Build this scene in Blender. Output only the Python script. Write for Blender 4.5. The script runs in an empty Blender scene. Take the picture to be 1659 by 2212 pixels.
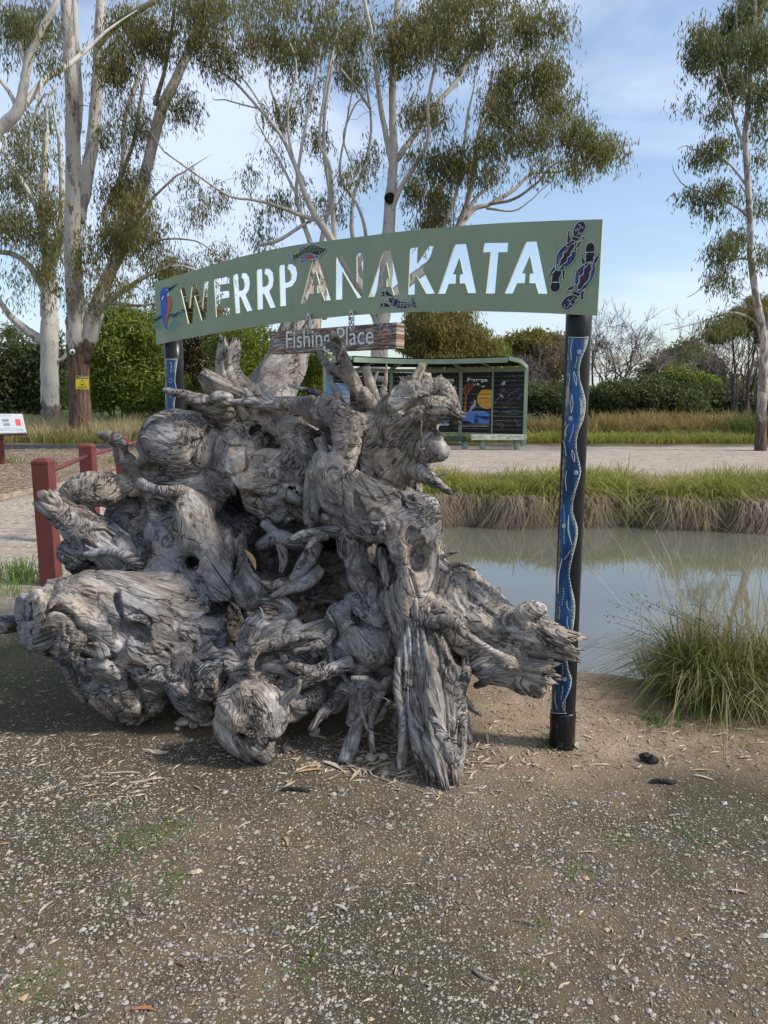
import bpy, bmesh, math, random
import numpy as np
from mathutils import Vector, Matrix
rnd = random.Random(7)
rg = np.random.default_rng(11)
sc = bpy.context.scene
C = sc.collection
# ------------------------------------------------------------------ camera, sky, sun, exposure
F, CX, CY, TH, EYE = 1598.0, 829.5, 1106.0, math.radians(9.0), 1.6
cd = bpy.data.cameras.new('camera'); cam = bpy.data.objects.new('camera', cd); C.objects.link(cam)
cd.sensor_fit = 'VERTICAL'; cd.sensor_height = 36.0; cd.sensor_width = 27.0
cd.lens = F / 2212.0 * 36.0; cd.clip_start = 0.05; cd.clip_end = 3000
cam.location = (0, 0, EYE); cam.rotation_euler = (math.radians(90) - TH, 0, 0)
sc.camera = cam
SUN_EL, SUN_AZ = math.radians(42), math.radians(101)     # azimuth clockwise from +Y (the view direction)
W = bpy.data.worlds.new('World'); sc.world = W; W.use_nodes = True
wn, wl = W.node_tree.nodes, W.node_tree.links
wn.clear()
o_ = wn.new('ShaderNodeOutputWorld'); bg = wn.new('ShaderNodeBackground'); bg.inputs[1].default_value = 0.1
sky = wn.new('ShaderNodeTexSky'); sky.sky_type = 'NISHITA'; sky.sun_disc = False
sky.sun_elevation = SUN_EL; sky.sun_rotation = SUN_AZ; sky.air_density = 1.0; sky.dust_density = 1.2; sky.ozone_density = 1.6
tc = wn.new('ShaderNodeTexCoord'); sep = wn.new('ShaderNodeSeparateXYZ'); wl.new(tc.outputs['Generated'], sep.inputs[0])
def wmath(op, a, b=None, c=None, clamp=False):
    n = wn.new('ShaderNodeMath'); n.operation = op; n.use_clamp = clamp
    for i, v in enumerate((a, b, c)):
        if v is None: continue
        if isinstance(v, (int, float)): n.inputs[i].default_value = v
        else: wl.new(v, n.inputs[i])
    return n.outputs[0]
zz = wmath('ADD', wmath('MAXIMUM', sep.outputs[2], 0.0), 0.16)
cmb = wn.new('ShaderNodeCombineXYZ')
wl.new(wmath('DIVIDE', sep.outputs[0], zz), cmb.inputs[0]); wl.new(wmath('DIVIDE', sep.outputs[1], zz), cmb.inputs[1])
n1 = wn.new('ShaderNodeTexNoise'); n1.inputs['Scale'].default_value = 1.0; n1.inputs['Detail'].default_value = 5
n1.inputs['Roughness'].default_value = 0.5; n1.inputs['Distortion'].default_value = 0.6
mp = wn.new('ShaderNodeMapping'); mp.inputs['Location'].default_value = (3.1, 1.7, 0.0); mp.inputs['Rotation'].default_value = (0, 0, 0.5); mp.inputs['Scale'].default_value = (1.0, 0.75, 1)
wl.new(cmb.outputs[0], mp.inputs[0]); wl.new(mp.outputs[0], n1.inputs[0])
cr = wn.new('ShaderNodeValToRGB'); cr.color_ramp.elements[0].position = 0.42; cr.color_ramp.elements[1].position = 0.60
cr.color_ramp.elements[0].color = (0.10, 0.10, 0.10, 1); cr.color_ramp.elements[1].color = (0.93, 0.93, 0.93, 1)
wl.new(n1.outputs[0], cr.inputs[0])
hi = wn.new('ShaderNodeMapRange'); hi.inputs[1].default_value = 0.02; hi.inputs[2].default_value = 0.42
wl.new(sep.outputs[2], hi.inputs[0])                      # the veil thickens overhead, blue shows low down
cf = wmath('MULTIPLY', cr.outputs[0], wmath('MULTIPLY_ADD', hi.outputs[0], 0.55, 0.45), None, True)
cmx = wn.new('ShaderNodeMix'); cmx.data_type = 'RGBA'
wl.new(wmath('ADD', cf, wmath('MULTIPLY', hi.outputs[0], 0.06), None, True), cmx.inputs[0]); wl.new(sky.outputs[0], cmx.inputs[6])
cmx.inputs[7].default_value = (4.7, 5.3, 6.4, 1)
wl.new(cmx.outputs[2], bg.inputs[0]); wl.new(bg.outputs[0], o_.inputs[0])
sd = bpy.data.lights.new('sun', 'SUN'); sd.energy = 2.5; sd.angle = math.radians(7.0); sd.color = (1.0, 0.945, 0.86)
sun = bpy.data.objects.new('sun', sd); C.objects.link(sun)
sv = Vector((math.sin(SUN_AZ) * math.cos(SUN_EL), math.cos(SUN_AZ) * math.cos(SUN_EL), math.sin(SUN_EL)))
sun.rotation_euler = sv.to_track_quat('Z', 'Y').to_euler(); sun.location = (20, -8, 20)
sc.view_settings.view_transform = 'Standard'; sc.view_settings.look = 'None'
sc.view_settings.exposure = 0.92; sc.view_settings.gamma = 1.0; sc.view_settings.use_curve_mapping = False
# ------------------------------------------------------------------ geometry helpers
def ray(px, py):
    u = (CY - py) / F
    return np.array([(px - CX) / F, math.cos(TH) + u * math.sin(TH), -math.sin(TH) + u * math.cos(TH)])
O_ = np.array([0, 0, EYE])
def at(px, py, Y):
    d = ray(px, py); return O_ + d * (Y / d[1])
def gnd(px, py, z=0.0):
    d = ray(px, py); return O_ + d * ((z - EYE) / d[2])
class Plane:
    """a vertical plane through two ground points; offset moves it towards the viewer"""
    def __init__(s, a, b):
        s.a = np.array([a[0], a[1], 0.0]); d = np.array([b[0] - a[0], b[1] - a[1], 0.0]); s.u = d / np.linalg.norm(d)
        n = np.array([s.u[1], -s.u[0], 0.0]); s.n = n if n[1] < 0 else -n
    def hit(s, px, py, off=0.0):
        d = ray(px, py); p0 = s.a + s.n * off
        return O_ + d * (np.dot(p0 - O_, s.n) / np.dot(d, s.n))
def smooth(pts, k=4):
    P = np.array(pts, float)
    if len(P) < 3 or k < 2: return P
    Q = np.vstack([2 * P[0] - P[1], P, 2 * P[-1] - P[-2]]); out = []
    for i in range(len(P) - 1):
        a, b, c, d = Q[i:i + 4]
        for t in np.linspace(0, 1, k, endpoint=False):
            out.append(0.5 * (2 * b + (c - a) * t + (2 * a - 5 * b + 4 * c - d) * t * t + (3 * b - a - 3 * c + d) * t ** 3))
    out.append(P[-1]); return np.array(out)
class Acc:
    def __init__(s): s.v = []; s.f = []; s.n = 0; s.at = []
    def add(s, v, f, a=None):
        v = np.asarray(v, np.float32); s.v.append(v); s.f.append(np.asarray(f, np.int32) + s.n); s.n += len(v)
        s.at.append(np.full(len(v), 0.5, np.float32) if a is None else np.asarray(a, np.float32))
    def tube(s, P, R, sides=6, cap=True, a=None):
        P = np.asarray(P, float); R = np.asarray(R, float); n = len(P)
        T = np.gradient(P, axis=0); T /= np.linalg.norm(T, axis=1)[:, None] + 1e-9
        m = T.mean(0); ref = np.eye(3)[np.argmin(np.abs(m))]
        U = np.cross(T, ref); U /= np.linalg.norm(U, axis=1)[:, None] + 1e-9; V = np.cross(T, U)
        an = np.arange(sides) * 2 * np.pi / sides
        ring = P[:, None] + R[:, None, None] * (np.cos(an)[None, :, None] * U[:, None] + np.sin(an)[None, :, None] * V[:, None])
        v = ring.reshape(-1, 3); i = np.arange(n - 1)[:, None] * sides; j = np.arange(sides)[None]; j2 = (j + 1) % sides
        f = np.stack([i + j, i + sides + j, i + sides + j2, i + j2], -1).reshape(-1, 4)
        if cap:
            v = np.vstack([v, P[:1], P[-1:]]); j = np.arange(0, sides); c0, c1 = n * sides, n * sides + 1
            f = np.vstack([f, np.stack([np.full(sides, c0), j, (j + 1) % sides, (j + 1) % sides], -1)[:, [0, 1, 2, 3]],
                           np.stack([np.full(sides, c1), (n - 1) * sides + (j + 1) % sides, (n - 1) * sides + j, (n - 1) * sides + j], -1)])
        s.add(v, f, None if a is None else np.full(len(v), a, np.float32))
    def box(s, lo, hi, M=None):
        x0, y0, z0 = lo; x1, y1, z1 = hi
        v = np.array([[x0,y0,z0],[x1,y0,z0],[x1,y1,z0],[x0,y1,z0],[x0,y0,z1],[x1,y0,z1],[x1,y1,z1],[x0,y1,z1]], float)
        if M is not None: v = v @ np.asarray(M)[:3, :3].T + np.asarray(M)[:3, 3]
        s.add(v, [[0,3,2,1],[4,5,6,7],[0,1,5,4],[1,2,6,5],[2,3,7,6],[3,0,4,7]])
    def mesh(s, name, mat=None, shade=False):
        v = np.concatenate(s.v); f = np.concatenate(s.f); me = bpy.data.meshes.new(name)
        tri = f[:, 2] == f[:, 3] if f.shape[1] == 4 else np.ones(len(f), bool)
        cnt = np.where(tri, 3, 4).astype(np.int32); st = np.concatenate([[0], np.cumsum(cnt)[:-1]]).astype(np.int32)
        keep = np.ones(f.shape, bool); 
        if f.shape[1] == 4: keep[tri, 3] = False
        idx = f[keep].astype(np.int32)
        me.vertices.add(len(v)); me.vertices.foreach_set('co', v.ravel())
        me.loops.add(len(idx)); me.loops.foreach_set('vertex_index', idx)
        me.polygons.add(len(f)); me.polygons.foreach_set('loop_start', st)
        me.polygons.foreach_set('use_smooth', np.full(len(f), shade))
        a = me.attributes.new('rnd', 'FLOAT', 'POINT'); a.data.foreach_set('value', np.concatenate(s.at))
        me.update(calc_edges=True)
        if mat: me.materials.append(mat)
        return me
STUFFY = ('twigs', 'dots', 'seed_heads', 'dot_painting', 'spots', 'fronds', 'seed_stalks', 'arching_stems', 'blades', 'dry_blades')
def link(name, me, parent=None, loc=None):
    o = bpy.data.objects.new(name, me); C.objects.link(o)
    if name in STUFFY: o['kind'] = 'stuff'
    if parent is not None: o.parent = parent; o.matrix_parent_inverse = Matrix.Translation(-Vector(parent.location))
    if loc is not None: o.location = loc
    return o
def tag(o, label=None, cat=None, group=None, kind=None):
    if label: o['label'] = label
    if cat: o['category'] = cat
    if group: o['group'] = group
    if kind: o['kind'] = kind
    return o
def thing(name, label, cat, loc=(0, 0, 0), group=None):
    o = bpy.data.objects.new(name, None); C.objects.link(o); o.location = [float(q) for q in loc]; o.empty_display_size = 0.2
    return tag(o, label, cat, group)
# value noise on a random lattice, vectorised
LAT = rg.random((64, 64, 64)).astype(np.float32)
def vnoise(P, s=1.0, off=0.0):
    P = P * s + off + 1000.0; I = np.floor(P).astype(np.int64); f = (P - I).astype(np.float32); f = f * f * (3 - 2 * f)
    x0, y0, z0 = (I & 63).T; x1, y1, z1 = ((I + 1) & 63).T; fx, fy, fz = f.T
    a = LAT[x0, y0, z0] * (1 - fx) + LAT[x1, y0, z0] * fx; b = LAT[x0, y1, z0] * (1 - fx) + LAT[x1, y1, z0] * fx
    c = LAT[x0, y0, z1] * (1 - fx) + LAT[x1, y0, z1] * fx; d = LAT[x0, y1, z1] * (1 - fx) + LAT[x1, y1, z1] * fx
    return (a * (1 - fy) + b * fy) * (1 - fz) + (c * (1 - fy) + d * fy) * fz * 1.0
def vn(P, s, off=0.0): return vnoise(P, s, off) * 2 - 1
def sstep(a, b, x): t = np.clip((x - a) / (b - a), 0, 1); return t * t * (3 - 2 * t)
# ------------------------------------------------------------------ materials
class M:
    def __init__(s, name, rough=0.8, spec=0.3):
        s.m = bpy.data.materials.new(name); s.m.use_nodes = True; s.t = s.m.node_tree; s.n = s.t.nodes; s.l = s.t.links
        s.b = s.n['Principled BSDF']; s.b.inputs['Roughness'].default_value = rough; s.b.inputs['Specular IOR Level'].default_value = spec
        s.co = s.n.new('ShaderNodeTexCoord').outputs['Object']
    def set(s, sock, v):
        if isinstance(v, (int, float)): sock.default_value = v
        elif isinstance(v, tuple): sock.default_value = v if len(v) == 4 else (*v, 1)
        else: s.l.new(v, sock)
    def noise(s, scale, detail=4, rough=0.55, vec=None, dist=0.0, out=0):
        n = s.n.new('ShaderNodeTexNoise'); n.inputs['Scale'].default_value = scale; n.inputs['Detail'].default_value = detail
        n.inputs['Roughness'].default_value = rough; n.inputs['Distortion'].default_value = dist; s.l.new(vec or s.co, n.inputs['Vector']); return n.outputs[out]
    def vor(s, scale, vec=None, feat='F1', out='Distance'):
        n = s.n.new('ShaderNodeTexVoronoi'); n.feature = feat; n.inputs['Scale'].default_value = scale; s.l.new(vec or s.co, n.inputs['Vector']); return n.outputs[out]
    def map(s, vec=None, scale=(1, 1, 1), rot=(0, 0, 0), loc=(0, 0, 0)):
        n = s.n.new('ShaderNodeMapping'); n.inputs['Scale'].default_value = scale; n.inputs['Rotation'].default_value = rot; n.inputs['Location'].default_value = loc
        s.l.new(vec or s.co, n.inputs[0]); return n.outputs[0]
    def math(s, op, a, b=0.0, clamp=False):
        n = s.n.new('ShaderNodeMath'); n.operation = op; n.use_clamp = clamp; s.set(n.inputs[0], a); s.set(n.inputs[1], b); return n.outputs[0]
    def ramp(s, f, lo, hi, a=0.0, b=1.0):
        n = s.n.new('ShaderNodeMapRange'); n.interpolation_type = 'SMOOTHSTEP'; s.set(n.inputs[0], f); n.inputs[1].default_value = lo; n.inputs[2].default_value = hi
        n.inputs[3].default_value = a; n.inputs[4].default_value = b; return n.outputs[0]
    def mix(s, f, a, b, mode='MIX'):
        n = s.n.new('ShaderNodeMix'); n.data_type = 'RGBA'; n.blend_type = mode; s.set(n.inputs[0], f); s.set(n.inputs[6], a); s.set(n.inputs[7], b); return n.outputs[2]
    def attr(s, name, out='Fac'):
        n = s.n.new('ShaderNodeAttribute'); n.attribute_name = name; return n.outputs[out]
    def xyz(s, vec, i):
        n = s.n.new('ShaderNodeSeparateXYZ'); s.l.new(vec, n.inputs[0]); return n.outputs[i]
    def bump(s, h, dist, strength=1.0, prev=None):
        n = s.n.new('ShaderNodeBump'); n.inputs['Distance'].default_value = dist; n.inputs['Strength'].default_value = strength
        s.l.new(h, n.inputs['Height'])
        if prev: s.l.new(prev, n.inputs['Normal'])
        return n.outputs[0]
    def done(s, col=None, nrm=None, rough=None):
        if col is not None: s.set(s.b.inputs['Base Color'], col)
        if nrm is not None: s.l.new(nrm, s.b.inputs['Normal'])
        if rough is not None: s.set(s.b.inputs['Roughness'], rough)
        return s.m
def simple(name, col, rough=0.7, spec=0.3, var=0.12, scale=6.0, bump=0.0, bscale=60.0, metal=0.0):
    m = M(name, rough, spec); m.b.inputs['Metallic'].default_value = metal
    d = tuple(c * (1 - var) for c in col); e = tuple(min(1, c * (1 + var)) for c in col)
    c = m.mix(m.ramp(m.noise(scale), 0.3, 0.7), d, e)
    return m.done(c, m.bump(m.noise(bscale, 3), bump) if bump else None, m.ramp(m.noise(scale * 2.3), 0.2, 0.8, max(0, rough - .08), min(1, rough + .08)))
# wood of the dead root: the attribute 'grain' holds coordinates squeezed along each root
def wood_material(name):
    m = M(name, 0.8, 0.22); g = m.attr('grain', 'Vector')
    wv = m.n.new('ShaderNodeVectorMath'); wv.operation = 'SCALE'; wv.inputs[3].default_value = 0.05
    m.l.new(m.noise(7, 2, vec=g, out=1), wv.inputs[0])
    ad = m.n.new('ShaderNodeVectorMath'); m.l.new(g, ad.inputs[0]); m.l.new(wv.outputs[0], ad.inputs[1]); gw = ad.outputs[0]
    n0 = m.noise(4.2, 3, 0.5, gw, 0.4)                                  # contour lines of a smooth field: swirling burl grain
    ring = m.math('SINE', m.math('MULTIPLY', n0, 120)); ring2 = m.math('SINE', m.math('MULTIPLY', m.noise(8, 2, 0.5, gw, 0.3), 90))
    line = m.math('MULTIPLY', m.ramp(ring, 0.45, 1.0), m.ramp(m.noise(11, 2, vec=gw), .38, .6)); line2 = m.math('MULTIPLY', m.ramp(ring2, 0.6, 1.0), m.ramp(m.noise(14, 2, vec=m.map(gw, loc=(3, 1, 2))), .42, .62))
    fine = m.noise(120, 4, 0.6, gw, 0.5); fine2 = m.noise(45, 4, 0.6, gw, 0.8)
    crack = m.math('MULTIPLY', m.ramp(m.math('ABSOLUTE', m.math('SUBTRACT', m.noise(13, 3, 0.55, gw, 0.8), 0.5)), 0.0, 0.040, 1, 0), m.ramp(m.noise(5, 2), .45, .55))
    big = m.noise(1.9, 3, 0.55, m.map(loc=(2, 7, 4))); mid = m.noise(6.5, 4, 0.6)
    warm = m.math('ADD', m.ramp(big, 0.44, 0.62), m.math('ADD', m.ramp(m.xyz(m.co, 2), 0.9, 1.7, 0, .35), m.ramp(m.xyz(m.co, 0), -.35, .25, 0, .4)), True)  # random warm patches, plus a sunlit tone painted on upper and right-hand roots
    c = m.mix(warm, (0.215, 0.215, 0.235), (0.36, 0.30, 0.235))
    c = m.mix(m.ramp(mid, 0.47, 0.62, 0, .8), c, (0.105, 0.085, 0.072))
    c = m.mix(m.ramp(m.noise(9, 3, vec=gw), 0.55, 0.70, 0, .8), c, (0.56, 0.53, 0.50))
    c = m.mix(m.ramp(m.noise(1.8, 4, .65, m.map(loc=(9, 2, 5))), .50, .66, 0, .75), c, (0.10, 0.085, 0.078))
    c = m.mix(m.ramp(fine2, 0.35, 0.65, 0.35, 0), c, (0.10, 0.085, 0.08)); c = m.mix(m.ramp(fine, 0.45, 0.7, 0, .3), c, (0.62, 0.60, 0.57))
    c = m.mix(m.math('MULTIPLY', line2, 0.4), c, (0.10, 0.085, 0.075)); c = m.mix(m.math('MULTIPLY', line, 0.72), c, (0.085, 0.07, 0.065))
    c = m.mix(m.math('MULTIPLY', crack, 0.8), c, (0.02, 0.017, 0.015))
    h = m.math('SUBTRACT', m.math('ADD', m.math('MULTIPLY', fine2, .7), m.math('MULTIPLY', fine, 0.25)), m.math('ADD', m.math('MULTIPLY', crack, 2.2), m.math('ADD', m.math('MULTIPLY', line2, 0.5), m.math('MULTIPLY', line, 0.8))))
    return m.done(c, m.bump(h, 0.0042, 1.0))
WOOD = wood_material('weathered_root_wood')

def bark_material(name, pale, grey, brown, dark, rough_to=1.5, scale=1.0, patch=0.5):
    m = M(name, 0.85, 0.2); sc3 = m.map(scale=(1, 1, 0.45))
    p = m.noise(2.6 * scale, 3, 0.55, sc3, 0.8); q = m.noise(5.2 * scale, 4, 0.6, m.map(scale=(1, 1, 0.3), loc=(3, 5, 1)), 1.0)
    c = m.mix(m.ramp(p, patch + .01, patch + .04), pale, grey); c = m.mix(m.ramp(q, 0.61, 0.64), c, brown)
    c = m.mix(m.ramp(m.noise(20, 3), 0.35, 0.7, 0, 0.35), c, m.mix(0.5, c, dark))
    ridges = m.noise(14, 4, 0.65, m.map(scale=(1, 1, 0.12)), 0.8)
    low = m.ramp(m.math('SUBTRACT', m.xyz(m.co, 2), m.math('MULTIPLY', m.noise(1.6, 3, vec=m.map(scale=(1, 1, .4))), 3.2)), rough_to - 1.9, rough_to - 1.6, 1, 0)
    dk = m.mix(m.ramp(ridges, 0.35, 0.6), dark, brown)
    c = m.mix(low, c, dk)
    h = m.math('ADD', m.math('MULTIPLY', ridges, m.math('ADD', m.math('MULTIPLY', low, 1.0), 0.12)), m.math('MULTIPLY', m.ramp(p, patch + .01, patch + .04), 0.08))
    return m.done(c, m.bump(h, 0.05, 1.0))
BARK_A = bark_material('gum_bark', (0.46, 0.43, 0.38), (0.25, 0.235, 0.225), (0.17, 0.11, 0.08), (0.05, 0.038, 0.03), 3.6, 1.0, 0.55)
BARK_B = bark_material('pale_gum_bark', (0.52, 0.49, 0.44), (0.42, 0.39, 0.36), (0.24, 0.19, 0.155), (0.07, 0.055, 0.045), 1.2, 1.0, 0.56)
BARK_C = bark_material('spotted_gum_bark', (0.46, 0.42, 0.37), (0.24, 0.20, 0.175), (0.15, 0.10, 0.08), (0.06, 0.045, 0.035), 1.4, 2.0, 0.47)
TWIG = simple('grey_twig', (0.24, 0.21, 0.19), 0.9, 0.1, 0.3, 3.0)
TWIG_R = simple('reddish_twig', (0.20, 0.15, 0.145), 0.9, 0.1, 0.3, 1.0)
BARKDARK = simple('dark_stem_bark', (0.10, 0.08, 0.065), 0.9, 0.1, 0.3, 4.0)
def leaf_material(name, c1, c2, c3, amount=0.35):
    m = M(name, 0.5, 0.35); r = m.attr('rnd')
    c = m.mix(m.ramp(r, 0.0, 0.6), c1, c2); c = m.mix(m.ramp(r, 0.82, 0.97), c, c3)
    c = m.mix(m.ramp(m.noise(0.9, 2), 0.42, 0.62, 0, .5), c, m.mix(0.6, c, c3))
    m.done(c)
    t = m.n.new('ShaderNodeBsdfTranslucent'); m.set(t.inputs[0], m.mix(0.45, c, (0.30, 0.34, 0.05)))
    x = m.n.new('ShaderNodeMixShader'); x.inputs[0].default_value = amount
    m.l.new(m.b.outputs[0], x.inputs[1]); m.l.new(t.outputs[0], x.inputs[2]); m.l.new(x.outputs[0], m.n['Material Output'].inputs[0]); return m.m
LEAF_GUM = leaf_material('gum_leaf', (0.05, 0.058, 0.02), (0.135, 0.13, 0.042), (0.28, 0.19, 0.06))
LEAF_GUMD = leaf_material('dark_gum_leaf', (0.042, 0.058, 0.026), (0.095, 0.11, 0.045), (0.18, 0.16, 0.06))
LEAF_GREEN = leaf_material('wattle_leaf', (0.065, 0.105, 0.02), (0.17, 0.23, 0.035), (0.33, 0.36, 0.06))
LEAF_RUST = leaf_material('rusty_shrub_leaf', (0.075, 0.06, 0.028), (0.15, 0.10, 0.045), (0.22, 0.13, 0.06))
LEAF_DARK = leaf_material('dark_shrub_leaf', (0.035, 0.05, 0.022), (0.065, 0.085, 0.034), (0.12, 0.12, 0.045), 0.25)
LEAF_OLIVE = leaf_material('olive_leaf', (0.10, 0.085, 0.03), (0.19, 0.15, 0.045), (0.27, 0.19, 0.06))
REED_BROWN = leaf_material('dry_reed', (0.17, 0.105, 0.05), (0.29, 0.18, 0.085), (0.38, 0.27, 0.14))
GRASS_GREEN = leaf_material('bank_grass', (0.12, 0.145, 0.025), (0.27, 0.27, 0.05), (0.42, 0.35, 0.14))
GRASS_DRY = leaf_material('dry_grass', (0.25, 0.19, 0.10), (0.40, 0.32, 0.18), (0.50, 0.42, 0.26))
GRASS_SKIRT = leaf_material('dead_grass_skirt', (0.13, 0.095, 0.075), (0.27, 0.20, 0.165), (0.36, 0.27, 0.17), 0.2)
GRASS_MIX = leaf_material('tussock_grass', (0.07, 0.085, 0.025), (0.15, 0.155, 0.045), (0.33, 0.26, 0.12))
SEDGE = leaf_material('sedge_blade', (0.03, 0.05, 0.014), (0.075, 0.105, 0.025), (0.20, 0.16, 0.06), 0.25)
GREENBLADE = leaf_material('short_grass', (0.05, 0.11, 0.02), (0.10, 0.19, 0.03), (0.16, 0.2, 0.05))
LITTER = leaf_material('fallen_leaf', (0.20, 0.13, 0.085), (0.38, 0.30, 0.215), (0.50, 0.43, 0.33), 0.0)
PEBBLE = None
def pebble_mat():
    m = M('pebble', 0.8, 0.3); r = m.attr('rnd')
    c = m.mix(m.ramp(r, 0.0, 0.35), (0.12, 0.11, 0.10), (0.36, 0.34, 0.30)); c = m.mix(m.ramp(r, 0.4, 0.9), c, (0.34, 0.31, 0.26)); c = m.mix(m.ramp(r, 0.93, 0.96), c, (0.42, 0.29, 0.18))
    return m.done(m.mix(m.ramp(m.noise(120, 3), 0.4, 0.7, 0, .4), c, m.mix(0.5, c, (0.22, 0.2, 0.17))), m.bump(m.noise(300, 2), 0.002))
PEBBLE = pebble_mat()
ROCK = simple('limestone', (0.42, 0.37, 0.29), 0.9, 0.2, 0.35, 25, 0.01, 60)
BLACKPIPE = simple('black_plastic_pipe', (0.013, 0.013, 0.015), 0.32, 0.5, 0.25, 8)
def pipe_mat():
    m = M('black_pipe', 0.22, 0.2); d = m.ramp(m.math('ADD', m.xyz(m.co, 2), m.math('MULTIPLY', m.noise(30, 3), 0.12)), 0.05, 0.28, 0.55, 0.0)
    s = m.ramp(m.noise(70, 3, vec=m.map(scale=(1, 1, .3))), 0.55, 0.75, 0, 1)
    return m.done(m.mix(m.math('MULTIPLY', d, s), (0.014, 0.014, 0.016), (0.22, 0.20, 0.18)), None, m.ramp(m.noise(9, 4), .3, .7, .24, .42))
PIPE = pipe_mat()
SIGNG = simple('sage_paint', (0.27, 0.335, 0.215), 0.5, 0.35, 0.07, 3.0, 0.0006, 200)
def sign_paint():
    m = M('sage_paint', 0.5, 0.35); st_ = m.ramp(m.noise(22, 4, .6, m.map(scale=(1, 1, .07))), .58, .74, 0, .35); bl = m.ramp(m.noise(2.2, 4, .6), .35, .65)
    c = m.mix(bl, (0.25, 0.31, 0.20), (0.285, 0.35, 0.23)); c = m.mix(st_, c, (0.20, 0.235, 0.16)); c = m.mix(m.ramp(m.noise(90, 2), .72, .78, 0, .6), c, (0.5, 0.52, 0.42))
    return m.done(c, None, m.ramp(m.noise(8, 3), .3, .7, .42, .62))
SIGNG = sign_paint()
SIGNEDGE = simple('sage_cut_edge', (0.42, 0.45, 0.33), 0.5, 0.35, 0.07, 3.0)
SHELTERG = simple('shelter_green_paint', (0.22, 0.29, 0.20), 0.5, 0.3, 0.1, 2.0)
SHELTERBLACK = simple('black_board_paint', (0.012, 0.012, 0.016), 0.55, 0.3, 0.4, 3.0)
ROOFDARK = simple('dark_roof_lining', (0.012, 0.012, 0.012), 0.8, 0.1, 0.3, 3.0)
REDPAINT = simple('oxide_red_paint', (0.125, 0.032, 0.028), 0.5, 0.35, 0.12, 5.0, 0.002, 90)
STEEL = simple('galvanised_steel', (0.45, 0.46, 0.46), 0.38, 0.5, 0.15, 30.0, metal=0.85)
ARTBLACK = simple('art_black', (0.012, 0.012, 0.018), 0.5, 0.3, 0.3, 40)
ARTNAVY = simple('art_navy', (0.03, 0.028, 0.06), 0.5, 0.3, 0.3, 40)
ARTPURPLE = simple('art_plum', (0.035, 0.022, 0.04), 0.5, 0.3, 0.3, 40)
ARTRUST = simple('art_rust', (0.13, 0.06, 0.05), 0.5, 0.3, 0.3, 60)
ARTWHITE = simple('art_white', (0.68, 0.72, 0.68), 0.5, 0.3, 0.1, 60)
ARTBLUE = simple('art_blue', (0.015, 0.10, 0.50), 0.45, 0.35, 0.25, 60)
ARTMID = simple('art_sky_blue', (0.10, 0.30, 0.70), 0.45, 0.3, 0.15, 60)
ARTORANGE = simple('art_orange', (0.62, 0.13, 0.035), 0.45, 0.3, 0.1, 60)
ARTTEAL = simple('art_teal', (0.18, 0.42, 0.40), 0.5, 0.3, 0.3, 80)
ARTGREEN = simple('art_dark_green', (0.015, 0.045, 0.032), 0.5, 0.3, 0.3, 60)
ARTLIME = simple('art_pale_green', (0.22, 0.30, 0.13), 0.5, 0.3, 0.3, 80)
ARTRED = simple('art_red', (0.65, 0.03, 0.03), 0.5, 0.3, 0.2, 60)
ARTGREY = simple('art_grey_blue', (0.14, 0.19, 0.25), 0.5, 0.3, 0.3, 80)
ARTYEL = simple('art_sun_yellow', (0.70, 0.36, 0.05), 0.5, 0.3, 0.08, 5)
ARTTREE = simple('art_red_tree', (0.45, 0.10, 0.06), 0.5, 0.3, 0.15, 5)
ARTPINK = simple('art_pink', (0.50, 0.12, 0.16), 0.5, 0.3, 0.15, 5)
ARTROO = simple('art_pale_grey', (0.42, 0.46, 0.52), 0.5, 0.3, 0.1, 5)
def plank_mat():
    m = M('weathered_plank', 0.85, 0.2); v = m.map(scale=(1, 1, 1)); a = m.attr('uvx', 'Vector')
    g = m.map(a, scale=(1, 1, 14)); g2 = m.map(a, scale=(1, 1, 9))
    n = m.noise(5, 5, 0.65, g2, 1.4); l = m.ramp(m.math('ABSOLUTE', m.math('SUBTRACT', m.noise(7, 4, 0.6, g2, 1.2), .5)), 0, .05, 1, 0)
    c = m.mix(m.ramp(n, 0.40, 0.60), (0.38, 0.225, 0.145), (0.44, 0.405, 0.375)); c = m.mix(m.ramp(m.noise(16, 4, .6, g), .55, .7, 0, .6), c, (0.38, 0.33, 0.30))
    c = m.mix(m.math('MULTIPLY', l, .75), c, (0.06, 0.035, 0.025))
    return m.done(c, m.bump(m.math('SUBTRACT', n, l), 0.006))
PLANK = plank_mat()
def slab_mat():
    m = M('river_panel_paint', 0.3, 0.5); u = m.attr('uvx', 'Vector')
    e = m.ramp(m.math('ADD', m.xyz(u, 0), m.math('MULTIPLY', m.math('SUBTRACT', m.noise(14, 4, .6, m.map(scale=(1, 1, .35))), .5), .9)), 0.80, 0.98)
    e2 = m.ramp(m.math('SUBTRACT', m.xyz(u, 0), m.math('MULTIPLY', m.math('SUBTRACT', m.noise(17, 4, .6, m.map(scale=(1, 1, .35))), .5), .9)), -.05, 0.16, 1, 0)
    c = m.mix(m.ramp(m.noise(16, 4, .6, m.map(scale=(1, 1, .25))), .35, .65), (0.004, 0.028, 0.085), (0.006, 0.085, 0.27))
    c = m.mix(m.ramp(m.noise(22, 3, .6, m.map(scale=(1, 1, .3), loc=(4, 2, 7))), .56, .72, 0, .8), c, (0.01, 0.12, 0.13))
    tan = m.mix(m.ramp(m.noise(40, 3), .4, .6), (0.07, 0.08, 0.055), (0.30, 0.29, 0.22))
    return m.done(m.mix(m.math('MAXIMUM', e, e2), c, tan))
SLAB = slab_mat()
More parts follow.
